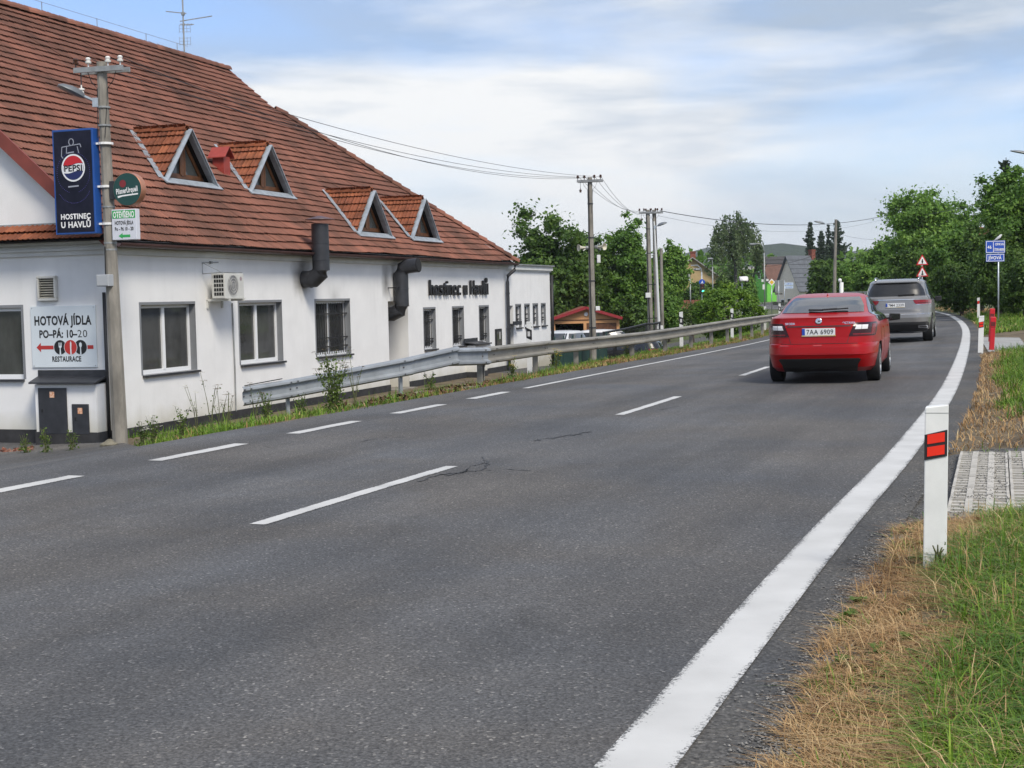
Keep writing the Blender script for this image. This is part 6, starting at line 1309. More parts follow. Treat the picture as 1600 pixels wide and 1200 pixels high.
curved_lamp('thin grey pole between the birch and the tan house', 1114, 470, 404, 1110, 122); curved_lamp('grey curved lamp left of the traffic light', 1079, 478, 421, 1089, 112)
W5 = P3D+Vector((.35, -1.0, 0)); t = thing('street_lamp', 'slim white lamp post leaning against the twin poles', 'street lamp', at(1031, 512, 70)); d = at(1022, 346, 70)-at(1031, 512, 70); m = MB(); m.tube([(0, 0, -1), d*.6, d], [.075, .06, .04], 8); obj('post', m, mat('white lamp post', (.62, .63, .62), .5), t); m = MB(); m.cbox((0, 0, .02), (.3, .3, .18)); obj('base', m, BOXW, t)
lamp('lamp arm at the top of the slim white post', at(1023, 355, 70), at(1042, 348, 70)); lamp('street lamp arm on the slim concrete pole', P5T+Vector((-.1, 0, -.45)), at(1272, 346, 95), r=.02)
t = thing('street_lamp', 'street lamp reaching in over the right-hand trees at the picture edge', 'street lamp', (at(1690, 470, 60).x, 60, 0)); zt = at(1600, 243, 60).z; m = MB(); m.tube([(0, 0, -.3), (0, 0, zt-.3)], [.11, .07], 10); obj('post', m, STEEL, t)
lamp('lamp head on the arm entering from the right edge', (at(1690, 470, 60).x, 60, zt-.35), at(1579, 236, 60)); lamp('lamp head above the crown of the right-hand trees', at(1402, 338, 110), at(1369, 332, 110), r=.035)
b = at(1402, 470, 110); post('lamp pole hidden in the right-hand trees', 'pole', 'lamp_post', (b.x, b.y, 0), at(1402, 338, 110).z, .08)
t = thing('traffic_mirror', 'white hooded roadside mirror on a post above the round bush', 'traffic mirror', at(1160, 470, 78)); zt = at(1160, 436, 78).z-at(1160, 470, 78).z
m = MB(); m.tube([(0, .05, -1.5), (0, .05, zt-.2)], .035, 8); obj('post', m, ZINC, t); m = MB(); R_ = .22; vs = []; k = 8
for x in (-.17, .27):
    for j in range(k+1): a = PI*.95*j/k; vs.append((x, -R_*math.cos(a)-.05, zt-.12+R_*1.1*math.sin(a)))
m.add(vs, [(j, j+1, k+1+j+1, k+1+j) for j in range(k)]); m.add([(.27, R_-.05, zt-.15), (.27, -R_-.05, zt-.15), (.27, -R_-.05, zt+.06), (.27, 0, zt+.12), (.27, R_-.05, zt+.05)], [(0, 1, 2, 3, 4)]); o = obj('hood', m, WHITE, t, smooth='auto'); sm = o.modifiers.new('s', 'SOLIDIFY'); sm.thickness = .02
m = MB(); m.box(-.15, -.10, -.2, .12, zt-.16, zt+.08); obj('mirror_face', m, mat('brown mirror back', (.14, .09, .07), .5), t)
b = at(1217, 480, 108); t = post('back of a grey road sign with a small lower plate beside the yellow diamond', 'sign', 'road_sign_back', b, at(1217, 438, 108).z-b.z, .035); zq = lambda py: at(1217, py, 108).z-b.z
m = MB(); m.box(-.30, .32, -.03, 0, zq(456.5), zq(438)); obj('plate', m, mat('grey sign back', (.20, .22, .23), .5), t, bevel=.01); m = MB(); m.box(-.30, .28, -.03, 0, zq(460.5), zq(457.5)); obj('lower_plate', m, mat('dark sign back', (.09, .09, .09), .5), t)
b = at(1206, 480, 109); t = post('yellow and white priority diamond sign by the lime green house', 'sign', 'priority_sign', b, at(1206, 446, 109).z-b.z, .03)
for s_, mm, y in ((.28, WHITE, -.05), (.17, mat('sign yellow', (.75, .45, .03), .4), -.055)):
    m = MB(); zc = at(1206, 441, 109).z-b.z; m.prism([(0, s_), (-s_, 0), (0, -s_), (s_, 0)], frame((0, y, zc), (1, 0, 0), (0, 0, 1)), .005); obj('diamond', m, mm, t)
b = at(1226, 480, 106); t = post('pair of white and blue direction boards by the cream house', 'sign', 'direction_board', b, at(1226, 438, 106).z-b.z, .03); zq = lambda py: at(1226, py, 106).z-b.z
for p0, p1 in ((446, 441.5), (451, 446.8)):
    m = MB(); m.box(.02, .66, -.05, -.03, zq(p0), zq(p1)); o = obj('board', m, mat('pale blue board', (.45, .55, .68), .5), t); m = MB(); m.box(.10, .58, -.053, -.051, zq(p0)+.06, zq(p1)-.06); obj('print', m, mat('blue print', (.10, .18, .50), .5, col2=(.5, .58, .7), vscale=14), o)
b = at(1315, 465, 92); t = post('white post with a round white cap by the slim concrete pole', 'post', 'capped_post', (b.x, b.y, 0), at(1315, 441, 92).z, .13, BOXW); m = MB(); zz_ = at(1315, 438, 92).z; m.lathe([(.02, -.12), (.1, -.1), (.13, 0), (.09, .1), (.01, .13)], 12, Matrix.Translation((-.1, 0, zz_))); obj('cap', m, WHITE, t, smooth='auto')
a, c = at(1318, 457, 88), at(1440, 455, 100); t = thing('bridge_railing', 'pale metal railing behind the cars at the road bend', 'railing', (a.x, a.y, 0)); d = Vector((c.x-a.x, c.y-a.y, 0))
for z in (a.z, a.z-.4, a.z-.8): m = MB(); m.bar(Vector((0, 0, z)), d+Vector((0, 0, z)), .07, .07); obj('rail', m, ZINC, t)
for k in range(5): m = MB(); m.bar(d*(k/4)+Vector((0, 0, -.6)), d*(k/4)+Vector((0, 0, a.z+.03)), .06, .06, (0, 1, 0)); obj('post', m, ZINC, t)
# paved side street below the rail
SIDEM = mat('side street concrete', (.17, .17, .165), .9, var=.15, vscale=.8, world=True)
# ---------------------------------------------------------------- trees, bushes
BARK = mat('bark', (.075, .06, .045), .9, var=.3, vscale=6, bump=.5, bscale=25)
LEAF = {k: tint_mat('leaves '+k, a, b, .5, .35, .38, c) for k, (a, b, c) in {
    'dark': ((.040, .090, .018), (.18, .275, .044), (.088, .165, .028)), 'mid': ((.060, .14, .022), (.24, .375, .058), (.125, .245, .038)), 'light': ((.09, .19, .032), (.29, .44, .08), (.17, .31, .05)),
    'bush': ((.065, .145, .016), (.29, .42, .045), (.135, .25, .028)), 'spruce': ((.026, .046, .030), (.085, .125, .075), (.045, .072, .046)), 'birch': ((.065, .105, .045), (.21, .27, .13), (.12, .17, .075)), 'weed': ((.045, .09, .016), (.19, .26, .05), (.10, .165, .028))}.items()}
LQ = np.array([[-.5, 0, 0], [0, -.32, .06], [.5, 0, 0], [0, .32, .06]], np.float32)
def leaf_quads(C, size, r, droop=None, outward=None):
    n = len(C); a = r.normal(size=(n, 3)); 
    if outward is not None: nrm = outward*.8+r.normal(0, .65, (n, 3))+np.array([0, 0, .35])
    else: nrm = r.normal(size=(n, 3))+np.array([0, 0, .6])
    nrm /= np.linalg.norm(nrm, axis=1)[:, None]; x = np.cross(nrm, a)
    if droop is not None: x = x*(1-droop)+np.array([0, 0, -1.0])*droop
    x /= np.linalg.norm(x, axis=1)[:, None]+1e-9; y = np.cross(nrm, x); s = size*r.uniform(.65, 1.35, n)
    V = C[:, None, :]+(LQ[None, :, 0:1]*x[:, None, :]+LQ[None, :, 1:2]*y[:, None, :]+LQ[None, :, 2:3]*nrm[:, None, :])*s[:, None, None]
    return V.reshape(-1, 3), np.arange(n*4).reshape(n, 4)
def crown_points(r, rad, zc, n_cl, per, cl_r, flat=1.0, lump=.28, power=.45):
    u = r.normal(size=(n_cl, 3)); u /= np.linalg.norm(u, axis=1)[:, None]; rr = r.uniform(0, 1, n_cl)**power
    ang = np.arctan2(u[:, 1], u[:, 0]); el = u[:, 2]; wob = 1+lump*np.sin(ang*3+r.uniform(0, 6))*np.cos(el*4+r.uniform(0, 6))+lump*.6*r.normal(size=n_cl)*.6
    c = u*rr[:, None]*wob[:, None]*np.array(rad)+np.array([0, 0, zc]); cr = cl_r*r.uniform(.55, 1.35, n_cl)
    ct = r.uniform(-.22, .22, n_cl); P = []; T = []; O = []
    for i in range(n_cl):
        k = int(per*(cr[i]/cl_r)**2*r.uniform(.7, 1.3)); d = r.normal(size=(k, 3)); d /= np.linalg.norm(d, axis=1)[:, None]
        q = d*(np.abs(r.normal(0, .62, k)))[:, None]*cr[i]*np.array([1.1, 1.1, .8*flat]); P.append(c[i]+q); T.append(np.clip(.42+ct[i]+r.normal(0, .14, k), 0, 1)); O.append(d*.6+u[i]*.5)
    return np.concatenate(P), np.concatenate(T), np.concatenate(O), c
def tree(name, label, base, h, rad, kind, n_cl, per, cl_r, leaf, seed, trunk=.16, zc=None, group=None, cat='tree', lump=.28, power=.45, zmin=.15):
    r = np.random.default_rng(seed); t = thing(name, label, cat, base, 0, group); rz = rad[2]; zc = h-rz if zc is None else zc
    P, T, O, cc_ = crown_points(r, rad, zc, n_cl, per, cl_r, lump=lump, power=power); k = P[:, 2] > zmin; P, T, O = P[k], T[k], O[k]
    V, F = leaf_quads(P, leaf, r, outward=O); obj('crown', np_mesh('crown', V, F, LEAF[kind], tint=np.repeat(T, 4)), None, t)
    m = MB(); top = Vector((r.normal(0, .1), r.normal(0, .1), zc)); m.tube([(0, 0, -.5), (0, 0, 0), top*.5+Vector((r.normal(0, .08), 0, 0)), top, top+Vector((0, 0, rz*.5))], [trunk*1.25, trunk, trunk*.8, trunk*.55, trunk*.15], 8)
    for c in cc_[r.permutation(len(cc_))[:14]]:
        s = top*r.uniform(.45, 1.0); e = Vector(c); m.tube([s, (s+e)/2+Vector((0, 0, .15*rz)), e], [trunk*.38, trunk*.22, trunk*.06], 5)
    obj('trunk', m, BARK, t, smooth=True); return t
def gbase(px, py, Y, dz=0.0):
    p = at(px, py, Y); p.z = float(ground_z(np.array([p.x]), np.array([p.y]))[0])+dz; return p
def broad(label, px, top, Y, wpx, kind, seed, dens=1.0, leaf=.30, bottom=None, name='tree', lump=.28, ry=None, cat='tree'):
    b = gbase(px, 500, Y); zt = at(px, top, Y).z-b.z; rx = wpx/2*Y/FPX; zb = .4 if bottom is None else max(.2, at(px, bottom, Y).z-b.z); rz = (zt-zb)/2
    leaf = leaf*.74; cl = max(.28, min(rx, rz)*.24); n = int(62*dens+30*dens*max(rx, rz)/max(.5, min(rx, rz)))
    return tree(name, label, b, zt, (rx*.92, (ry or rx)*.92, rz*.95), kind, n, int(115*dens**.5), cl*1.0, leaf, seed, max(.07, min(.3, rx*.075)), zc=(zt+zb)/2-.0, lump=lump, cat=cat)
broad('large dark walnut tree behind the annex and the orange garage', 862, 334, 86, 138, 'dark', 1, 2.0, .34, 520, 'walnut_tree', .3)
broad('dark green tree crown just left of the loudspeaker pole', 918, 350, 92, 78, 'dark', 2, 1.5, .32, 520)
broad('bright green upright tree between the loudspeaker pole and the twin poles', 982, 347, 93, 74, 'mid', 3, 2.2, .28, 520)
broad('pale green feathery tree right of the twin poles', 1050, 381, 101, 52, 'light', 4, 1.9, .27, 480)
broad('dark green tree low behind the twin poles', 1022, 420, 92, 70, 'mid', 5, 1.4, .28, 530); broad('dark bushy tree low behind the orange garage', 950, 430, 96, 90, 'dark', 6, 1.4, .30, 530); broad('dark shrub between the garage and the twin poles', 990, 470, 84, 60, 'dark', 7, 1.0, .25, 530, 'shrub', cat='shrub'); broad('olive shrub right of the twin poles', 1045, 462, 88, 60, 'mid', 8, 1.0, .24, 525, 'shrub', cat='shrub'); broad('small dark tree right at the annex corner', 880, 430, 92, 60, 'dark', 9, 1.1, .28, 530)
b_ = gbase(1137, 505, 66); hb = at(1137, 447, 66).z-b_.z; tree('round_bush', 'wide rounded green bush behind the guardrail', b_, hb, (1.62, 1.5, hb*.52), 'bush', 420, 60, .20, .115, 10, .06, zc=hb*.47, cat='bush', lump=.05, power=.16, zmin=.02); broad('small yellow-green shrub at the left foot of the round bush', 1083, 470, 72, 36, 'weed', 11, .7, .12, 512, 'shrub', cat='shrub')
for px, top, w_, Y, k, lb in ((1130, 432, 34, 150, 'dark', 'dark shrub under the left side of the birch'), (1154, 412, 52, 155, 'dark', 'dark shrub under the middle of the birch'), (1166, 428, 34, 150, 'mid', 'dark leafy shrub left of the lime green house'), (1098, 441, 26, 135, 'dark', 'dark shrub behind the traffic light'), (1085, 446, 30, 130, 'dark', 'low shrub left of the traffic light')):
    broad(lb, px, top, Y, w_, k, 20+px, 1.1, .42, 480, 'shrub', cat='shrub')
# birch with hanging strands
r = np.random.default_rng(77); b = gbase(1150, 470, 142); b.z = -.3; t = thing('birch_tree', 'tall weeping birch with hanging strands left of the lime green house', 'tree', b); zt = at(1150, 321, 142).z-b.z; Rr = 42*142/FPX
P = []; T = []; cl = []
for i in range(120):
    a = r.uniform(0, 2*PI); rr = Rr*math.sqrt(r.uniform(0, 1)); z0 = zt*(.50+.46*math.sqrt(max(0, 1-(rr/Rr)**2))*r.uniform(.55, 1.0)); L = r.uniform(.8, 3.2); n = int(L*32); c = np.array([rr*math.cos(a), rr*math.sin(a), z0]); cl.append(c)
    f = r.uniform(0, 1, n); P.append(c+np.stack([r.normal(0, .16, n)+.25*f*math.cos(a), r.normal(0, .16, n)+.25*f*math.sin(a), -f*L], 1)); T.append(np.clip(.45+r.uniform(-.2, .2)+r.normal(0, .15, n), 0, 1))
P = np.concatenate(P); T = np.concatenate(T); V, F = leaf_quads(P, .26, r, droop=.5); obj('crown', np_mesh('crown', V, F, LEAF['birch'], tint=np.repeat(T, 4)), None, t)
m = MB(); m.tube([(0, 0, -.5), (0, 0, zt*.4), (.1, 0, zt*.7), (.15, 0, zt*.95)], [.22, .17, .10, .03], 8)
for c in cl[:26]: s = Vector((.05, 0, r.uniform(.4, .85)*zt)); e = Vector(c); m.tube([s, (s+e)/2+Vector((0, 0, .5)), e], [.06, .045, .02], 5)
obj('trunk', m, mat('birch bark', (.45, .44, .41), .8, col2=(.05, .05, .05), vscale=4, vcontrast=(.3, .42), stretch=(1, 1, 3)), t)
# spruces
def spruce(label, px, top, Y, wpx, seed, bottom=470, dens=1.0):
    r = np.random.default_rng(seed); b = gbase(px, bottom, Y); b.z = 0; zt = at(px, top, Y).z; R0 = wpx/2*Y/FPX; t = thing('spruce_tree', label, 'tree', b, 0, None); P = []; T = []; m = MB(); m.tube([(0, 0, -.3), (0, 0, zt*.5), (0, 0, zt)], [.2, .11, .015], 7); z = zt*.98
    while z > zt*.12:
        f = 1-z/zt; rad = R0*(f**.8)*r.uniform(.6, 1.25)+.1; nb = 7
        for k in range(nb):
            a = 2*PI*k/nb+r.uniform(-.4, .4); L = rad*r.uniform(.45, 1.25); n = int(max(6, L*46*dens)); s = r.uniform(0, 1, n)**.7; w_ = r.normal(0, .10+.10*L*.25, n); d = np.array([math.cos(a), math.sin(a), 0]); sd = np.array([-math.sin(a), math.cos(a), 0])
            P.append(np.array([0, 0, z])+d*(s*L)[:, None]+sd*w_[:, None]+np.array([0, 0, 1])*(-.28*L*np.sin(s*2.4)+.18*L*s**3-np.abs(r.normal(0, .20, n)))[:, None]); T.append(np.clip(.4+.3*s+r.normal(0, .15, n), 0, 1)); m.tube([(0, 0, z), Vector((0, 0, z))+Vector(d)*L*.9+Vector((0, 0, -.12*L))], [.03, .008], 4)
        z -= zt*r.uniform(.026, .045)
    P = np.concatenate(P); V, F = leaf_quads(P, .30, r); obj('crown', np_mesh('crown', V, F, LEAF['spruce'], tint=np.repeat(np.concatenate(T), 4)), None, t); obj('trunk', m, BARK, t)
spruce('tall narrow spruce left of the slim concrete pole, leftmost of the four', 1267, 345, 200, 56, 31); spruce('short pointed spruce between the taller spruces', 1284, 359, 196, 44, 32); spruce('thin sparse spruce just left of the slim concrete pole', 1295, 349, 210, 36, 33, dens=.6); spruce('tall open-topped spruce directly behind the slim concrete pole', 1309, 342, 203, 72, 34)
# right-hand belt
for (lb, px, top, Y, w_, k, bot, dn, lf) in (
    ('dark round tree by the grey slate roof', 1282, 404, 128, 46, 'dark', 470, 1.4, .34), ('dark tree left of the slim concrete pole base', 1298, 408, 122, 48, 'dark', 470, 1.2, .34), ('mid green tree right of the slim concrete pole', 1330, 408, 118, 60, 'mid', 470, 1.3, .32), ('pointed cypress-like tree between the distant grey roofs', 1349, 394, 135, 20, 'dark', 460, .8, .26), ('bright green tree above the grey SUV roof', 1372, 412, 112, 80, 'mid', 470, 1.6, .32),
    ('tree in front of the hill left of the big right-hand tree', 1390, 368, 122, 84, 'mid', 460, 1.5, .34), ('large tall tree with light leaves above the warning signs', 1447, 287, 98, 130, 'light', 440, 2.0, .30), ('dark undergrowth behind the warning signs', 1430, 380, 92, 90, 'dark', 476, 1.6, .27), ('mid green tree right of the warning signs', 1496, 352, 84, 96, 'mid', 480, 1.7, .26),
    ('dark bush left of the blue direction sign', 1503, 405, 74, 90, 'dark', 492, 1.7, .22), ('sparse pale tree top against the sky left of the tallest edge tree', 1516, 318, 92, 52, 'mid', 400, .55, .26), ('tall dark green tree rising at the right picture edge', 1583, 262, 66, 100, 'mid', 430, 2.2, .22), ('dark hanging foliage behind the blue direction sign post', 1562, 372, 63, 90, 'dark', 505, 2.0, .19), ('dark bush at the right picture edge behind the driveway', 1600, 400, 58, 80, 'dark', 518, 1.9, .17), ('dark tree beyond the right picture edge', 1660, 300, 64, 130, 'dark', 520, 1.6, .22), ('leafy tree filling the gap behind the blue sign', 1535, 345, 78, 80, 'dark', 470, 1.5, .24)):
    broad(lb, px, top, Y, w_, k, 100+px, dn, lf, bot, 'tree' if 'bush' not in lb and 'undergrowth' not in lb else 'bush', cat='tree' if 'bush' not in lb and 'undergrowth' not in lb else 'bush')
spruce('thin spruce top poking out at the right picture edge', 1572, 246, 70, 44, 55, 470, .5)
# distant wood and settlement greenery: one mass
r = np.random.default_rng(5); P = []; T = []
for i in range(260):
    px = r.uniform(1060, 1620); Y = r.uniform(190, 420); p = at(px, 470, Y); hh = r.uniform(3, 8); k = 60; d = r.normal(size=(k, 3)); d /= np.linalg.norm(d, axis=1)[:, None]; P.append(np.array([p.x, p.y, hh*.5])+d*np.array([hh*.5, hh*.5, hh*.55])); T.append(np.clip(.4+r.uniform(-.25, .25)+r.normal(0, .1, k), 0, 1))
for i in range(120):
    px = r.uniform(780, 1050); Y = r.uniform(130, 300); p = at(px, 470, Y); hh = r.uniform(2.5, 5); k = 60; d = r.normal(size=(k, 3)); d /= np.linalg.norm(d, axis=1)[:, None]; P.append(np.array([p.x, p.y, hh*.4])+d*np.array([hh*.6, hh*.6, hh*.5])); T.append(np.clip(.4+r.uniform(-.25, .25)+r.normal(0, .1, k), 0, 1))
P = np.concatenate(P); V, F = leaf_quads(P, 1.3, r); wd_ = obj('distant_wood', np_mesh('distant_wood', V, F, LEAF['mid'], tint=np.repeat(np.concatenate(T), 4)), None, kind='stuff'); wd_['label'] = 'far mass of trees between the houses and the hills'

# ---------------------------------------------------------------- grass and weeds
def blades(X, Y, Zg, h, wd, bend, r, curl=1.0):
    """two-quad bent blades; arrays of equal length"""
    n = len(X); a = r.uniform(0, 2*PI, n); d = np.stack([np.cos(a), np.sin(a), np.zeros(n)], 1); s = np.stack([-d[:, 1], d[:, 0], np.zeros(n)], 1); B = np.stack([X, Y, Zg], 1); up = np.array([0, 0, 1.0])
    L = []
    for f, wf in ((0, 1.0), (.55, .8), (1.0, .12)):
        c = B+d*(bend*h*f*f)[:, None]+up*(h*(f-.35*np.minimum(bend, 1.6)*f*f))[:, None]; L += [c-s*(wd*wf/2)[:, None], c+s*(wd*wf/2)[:, None]]
    V = np.stack(L, 1).reshape(-1, 3); q = np.array([[0, 1, 3, 2], [2, 3, 5, 4]]); F = (np.arange(n)[:, None, None]*6+q[None]).reshape(-1, 4); return V, F
def gz(x, y): return ground_z(x, y)
def noise2(x, y, s, seed=0):
    return (np.sin(x*s*1.7+seed)+np.sin(y*s*1.3+seed*2+x*s*.6)+np.sin((x+y)*s*2.9+seed*3)*.6+np.sin((x*.8-y*1.1)*s*4.7+seed)*.5)/3.1
GRASSG = tint_mat('green grass', (.050, .115, .011), (.26, .37, .048), .5, .25, .25, (.108, .215, .020)); GRASSD = tint_mat('dry grass', (.17, .085, .038), (.60, .46, .25), .65, .2, .15, (.42, .262, .122))
def scatter(name, n, y0, y1, toff, mat_, h, wd, bend, keep, seed, tmin=-4.5, lab=None, tintmu=.5):
    r = np.random.default_rng(seed); yy = y0+(y1-y0)*r.uniform(0, 1, n)**1.0; xl = np.interp(yy, RC[:, 1], RC[:, 0]) if y0 >= -5 else yy*0
    x = xl+r.uniform(toff[0], toff[1], n); q, t = qt(x, yy); k = keep(x, yy, t); x, yy, t = x[k], yy[k], t[k]; n = len(x)
    hh = np.minimum(h*r.lognormal(0, .35, n), 1.9*h); V, F = blades(x, yy, gz(x, yy)-.01, hh, wd*r.uniform(.6, 1.4, n), np.minimum(np.abs(r.normal(bend, bend*.5, n)), 2.2), r)
    T = np.clip(tintmu+.22*noise2(x, yy, 2.1, 4)+r.normal(0, .20, n), 0, 1); o = obj(name, np_mesh(name, V, F, mat_, tint=np.repeat(T, 6)), None, kind='stuff')
    if lab: o['label'] = lab
edge = lambda x, y: -.40+.07*noise2(x, y, 3.0, 1)
paver = lambda x, y: (y > 8.75) & (y < 12.9)
drv = lambda x, y, t: (y > 31+.36*(x-10.5)) & (y < 42+.36*(x-13.3)) & (t < 0)
bound = lambda x, y: -.97+.16*noise2(x, y, 1.6, 2)+.10*noise2(x, y, 4.5, 9)
dryk = lambda x, y, t: (t < edge(x, y)) & (t > bound(x, y)-.12) & ~paver(x, y) & (noise2(x, y, 7.5, 13) > -.38)
grnk = lambda x, y, t: (t < np.minimum(bound(x, y)+.10, edge(x, y))) & ~paver(x, y)
scatter('dry_grass', 56000, 3.6, 8.9, (.30, 1.4), GRASSD, .055, .0045, 1.9, dryk, 1, lab='straw-coloured dry grass along the road edge')
scatter('dry_grass', 3200, 3.6, 8.9, (.30, 1.2), GRASSD, .12, .0045, .9, lambda x, y, t: dryk(x, y, t) & (noise2(x, y, 5, 3) > .15), 2, lab='tall dry stalks in the foreground', tintmu=.7)
scatter('green_grass', 50000, 3.6, 8.95, (.5, 2.6), GRASSG, .105, .0055, 1.5, grnk, 3, lab='tall green grass at the lower right')
scatter('dry_grass', 7000, 3.6, 8.9, (.5, 2.6), GRASSD, .12, .004, 1.3, grnk, 15, lab='dry stalks among the tall green grass', tintmu=.6)
scatter('green_grass', 11000, 3.6, 8.9, (.35, 1.4), GRASSG, .055, .005, 1.2, lambda x, y, t: dryk(x, y, t) & (noise2(x, y, 3.4, 7) > .16), 4, lab='green tufts in the dry grass')
mid_dry = lambda x, y, t: (t < edge(x, y)) & ~drv(x, y, t) & ((y < 15.4+.5*noise2(x, y, 1.3)) | (t > -.95+.3*noise2(x, y, .9, 2)) | ((y > 26.5) & (noise2(x, y, .8, 5) > .1)))
mid_grn = lambda x, y, t: (t < edge(x, y)-.1) & ~drv(x, y, t) & ((y > 15.0+.5*noise2(x, y, 1.3)) & (t < -.75+.3*noise2(x, y, .9, 2)))
scatter('dry_grass', 26000, 12.8, 31, (.25, 4.5), GRASSD, .075, .010, .9, mid_dry, 5, lab='dry grass strip beyond the concrete grid')
scatter('green_grass', 30000, 14.6, 31, (.6, 5.5), GRASSG, .15, .011, .8, mid_grn, 6, lab='green grass bank along the right verge')
far_k = lambda x, y, t: (t < edge(x, y)-.1) & ~drv(x, y, t)
scatter('green_grass', 36000, 40, 70, (.5, 9), GRASSG, .17, .03, .8, far_k, 7, lab='grass verge beyond the driveway', tintmu=.5); scatter('dry_grass', 3500, 40, 100, (.35, 3), GRASSD, .14, .03, .8, far_k, 8, lab='dry grass on the far bend')
scatter('dry_grass', 2600, 8.6, 13.2, (.35, 2.8), GRASSG, .06, .006, .9, lambda x, y, t: (t < -.5) & (noise2(x, y, 2.6, 8) > .45), 9, lab='weeds in the gravel by the concrete grid')
r = np.random.default_rng(33); V = []; F = []; T = []
for i in range(34):
    y = r.uniform(4.2, 8.6); x = float(np.interp(y, RC[:, 1], RC[:, 0]))+r.uniform(.42, 1.5); o3 = np.array([x, y, float(gz(np.array([x]), np.array([y]))[0])]); nl = r.integers(6, 11); R_ = r.uniform(.03, .06); tv = r.uniform(.3, .7)
    for k in range(nl):
        a = 2*PI*k/nl+r.normal(0, .25); d = np.array([math.cos(a), math.sin(a), 0]); sd = np.array([-math.sin(a), math.cos(a), 0]); L = R_*r.uniform(.7, 1.3); lift = r.uniform(.25, .9); b0 = len(V)
        for f, wf in ((0, .10), (.35, .36), (.7, .34), (1, .06)):
            c = o3+d*L*f+np.array([0, 0, L*lift*math.sin(f*2.2)]); V += [c-sd*L*wf, c+sd*L*wf+np.array([0, 0, .003])]; T += [tv, tv]
        F += [(b0+2*q, b0+2*q+1, b0+2*q+3, b0+2*q+2) for q in range(3)]
o = obj('broad_leaved_weeds', np_mesh('broad_leaved_weeds', np.array(V), np.array(F), LEAF['weed'], tint=np.array(T)), None, kind='stuff'); o['label'] = 'low broad-leaved weeds scattered in the foreground verge'
# left bank grass
def scatter_q(name, n, q0, q1, t0, t1, mat_, h, wd, bend, keep, seed, lab, tintmu=.5):
    r = np.random.default_rng(seed); q = r.uniform(q0, q1, n); t = r.uniform(0, 1, n)*(t1-t0)+t0; x, y = XY(q, t); k = keep(x, y, q, t); x, y = x[k], y[k]; n = len(x)
    V, F = blades(x, y, gz(x, y)-.01, h*r.lognormal(0, .4, n), wd*r.uniform(.6, 1.4, n), np.abs(r.normal(bend, bend*.5, n)), r); T = np.clip(tintmu+.22*noise2(x, y, 1.6, 4)+r.normal(0, .20, n), 0, 1)
    o = obj(name, np_mesh(name, V, F, mat_, tint=np.repeat(T, 6)), None, kind='stuff'); o['label'] = lab
le = lambda x, y, q, t: (t > 7.62+.12*noise2(x, y, 2.0, 3)) & ~in_apron(x, y, -.1)
scatter_q('green_grass', 26000, 17, 62, 7.55, 9.6, GRASSG, .085, .014, .8, lambda x, y, q, t: le(x, y, q, t) & (noise2(x, y, 1.2, 6) > -.3), 11, 'uneven grass under the guardrail', .55)
scatter_q('dry_grass', 16000, 16, 62, 7.5, 8.5, GRASSD, .07, .013, .9, le, 12, 'dry grass between the guardrail and the edge line', .35)
scatter_q('green_grass', 26000, 10.5, 20.5, 7.6, 15.0, GRASSG, .10, .012, .7, lambda x, y, q, t: ~in_apron(x, y, .0) & (t < 15.2-.1*(q-17)) & (noise2(x, y, 1.7, 6) > -.05), 13, 'weedy grass at the foot of the white facade', .5)
scatter_q('dry_grass', 6000, 10.5, 21, 7.6, 13.0, GRASSD, .08, .010, .8, lambda x, y, q, t: ~in_apron(x, y, .0) & (noise2(x, y, 2.1, 1) > .1), 14, 'dry stalks along the asphalt edge by the facade', .4)
def weed(label, base, h, spread, stems, seed, flower=None, leafy=1.0, name='weed_plant', leaf=.05):
    r = np.random.default_rng(seed); t = thing(name, label, 'plant', base, r.uniform(0, 6)); m = MB(); P = []; T = []; fl = []
    for k in range(stems):
        a = r.uniform(0, 2*PI); L = h*r.uniform(.5, 1.0); tip = Vector((math.cos(a)*spread*r.uniform(.3, 1), math.sin(a)*spread*r.uniform(.3, 1), L)); mid_ = Vector((tip.x*.35, tip.y*.35, L*.55)); b0 = Vector((r.normal(0, .02), r.normal(0, .02), -.03)); m.tube([b0, mid_, tip], [.006, .005, .003], 4); n = max(3, int(26*leafy*L/.6))
        f = r.uniform(.05, .95, n); pts = np.array([list(b0.lerp(mid_, q/.55) if q < .55 else mid_.lerp(tip, (q-.55)/.45)) for q in f]); P.append(pts+r.normal(0, .045*(1.25-f)[:, None]+.012, (n, 3))); T.append(np.clip(.5+r.normal(0, .2, n), 0, 1)); fl.append(tip)
    P = np.concatenate(P); V, F = leaf_quads(P, leaf, r); obj('foliage', np_mesh('foliage', V, F, LEAF['weed'], tint=np.repeat(np.concatenate(T), 4)), None, t); obj('stem', m, mat('weed stem', (.10, .11, .04), .8), t)
    if flower:
        m = MB()
        for p in fl:
            for k in range(7): q = p+Vector((r.normal(0, .03), r.normal(0, .03), r.uniform(0, .02))); s = .016; m.add([q+Vector((-s, -s, 0)), q+Vector((s, -s, .004)), q+Vector((s, s, 0)), q+Vector((-s, s, .004))], [(0, 1, 2, 3)])
        obj('flower_head', m, flower, t, kind='stuff')
FLW = mat('white umbel', (.62, .62, .52), .7); FLY = mat('yellow flower', (.62, .45, .02), .6); FLB = mat('brown seed head', (.16, .12, .07), .8)
def wb(px, py, Y): p = at(px, py, Y); p.z = float(ground_z(np.array([p.x]), np.array([p.y]))[0]); return p
weed('tall bushy green weed growing through the guardrail', wb(523, 650, 21.3), 1.0, .30, 22, 1, FLB, 1.4, leaf=.045)
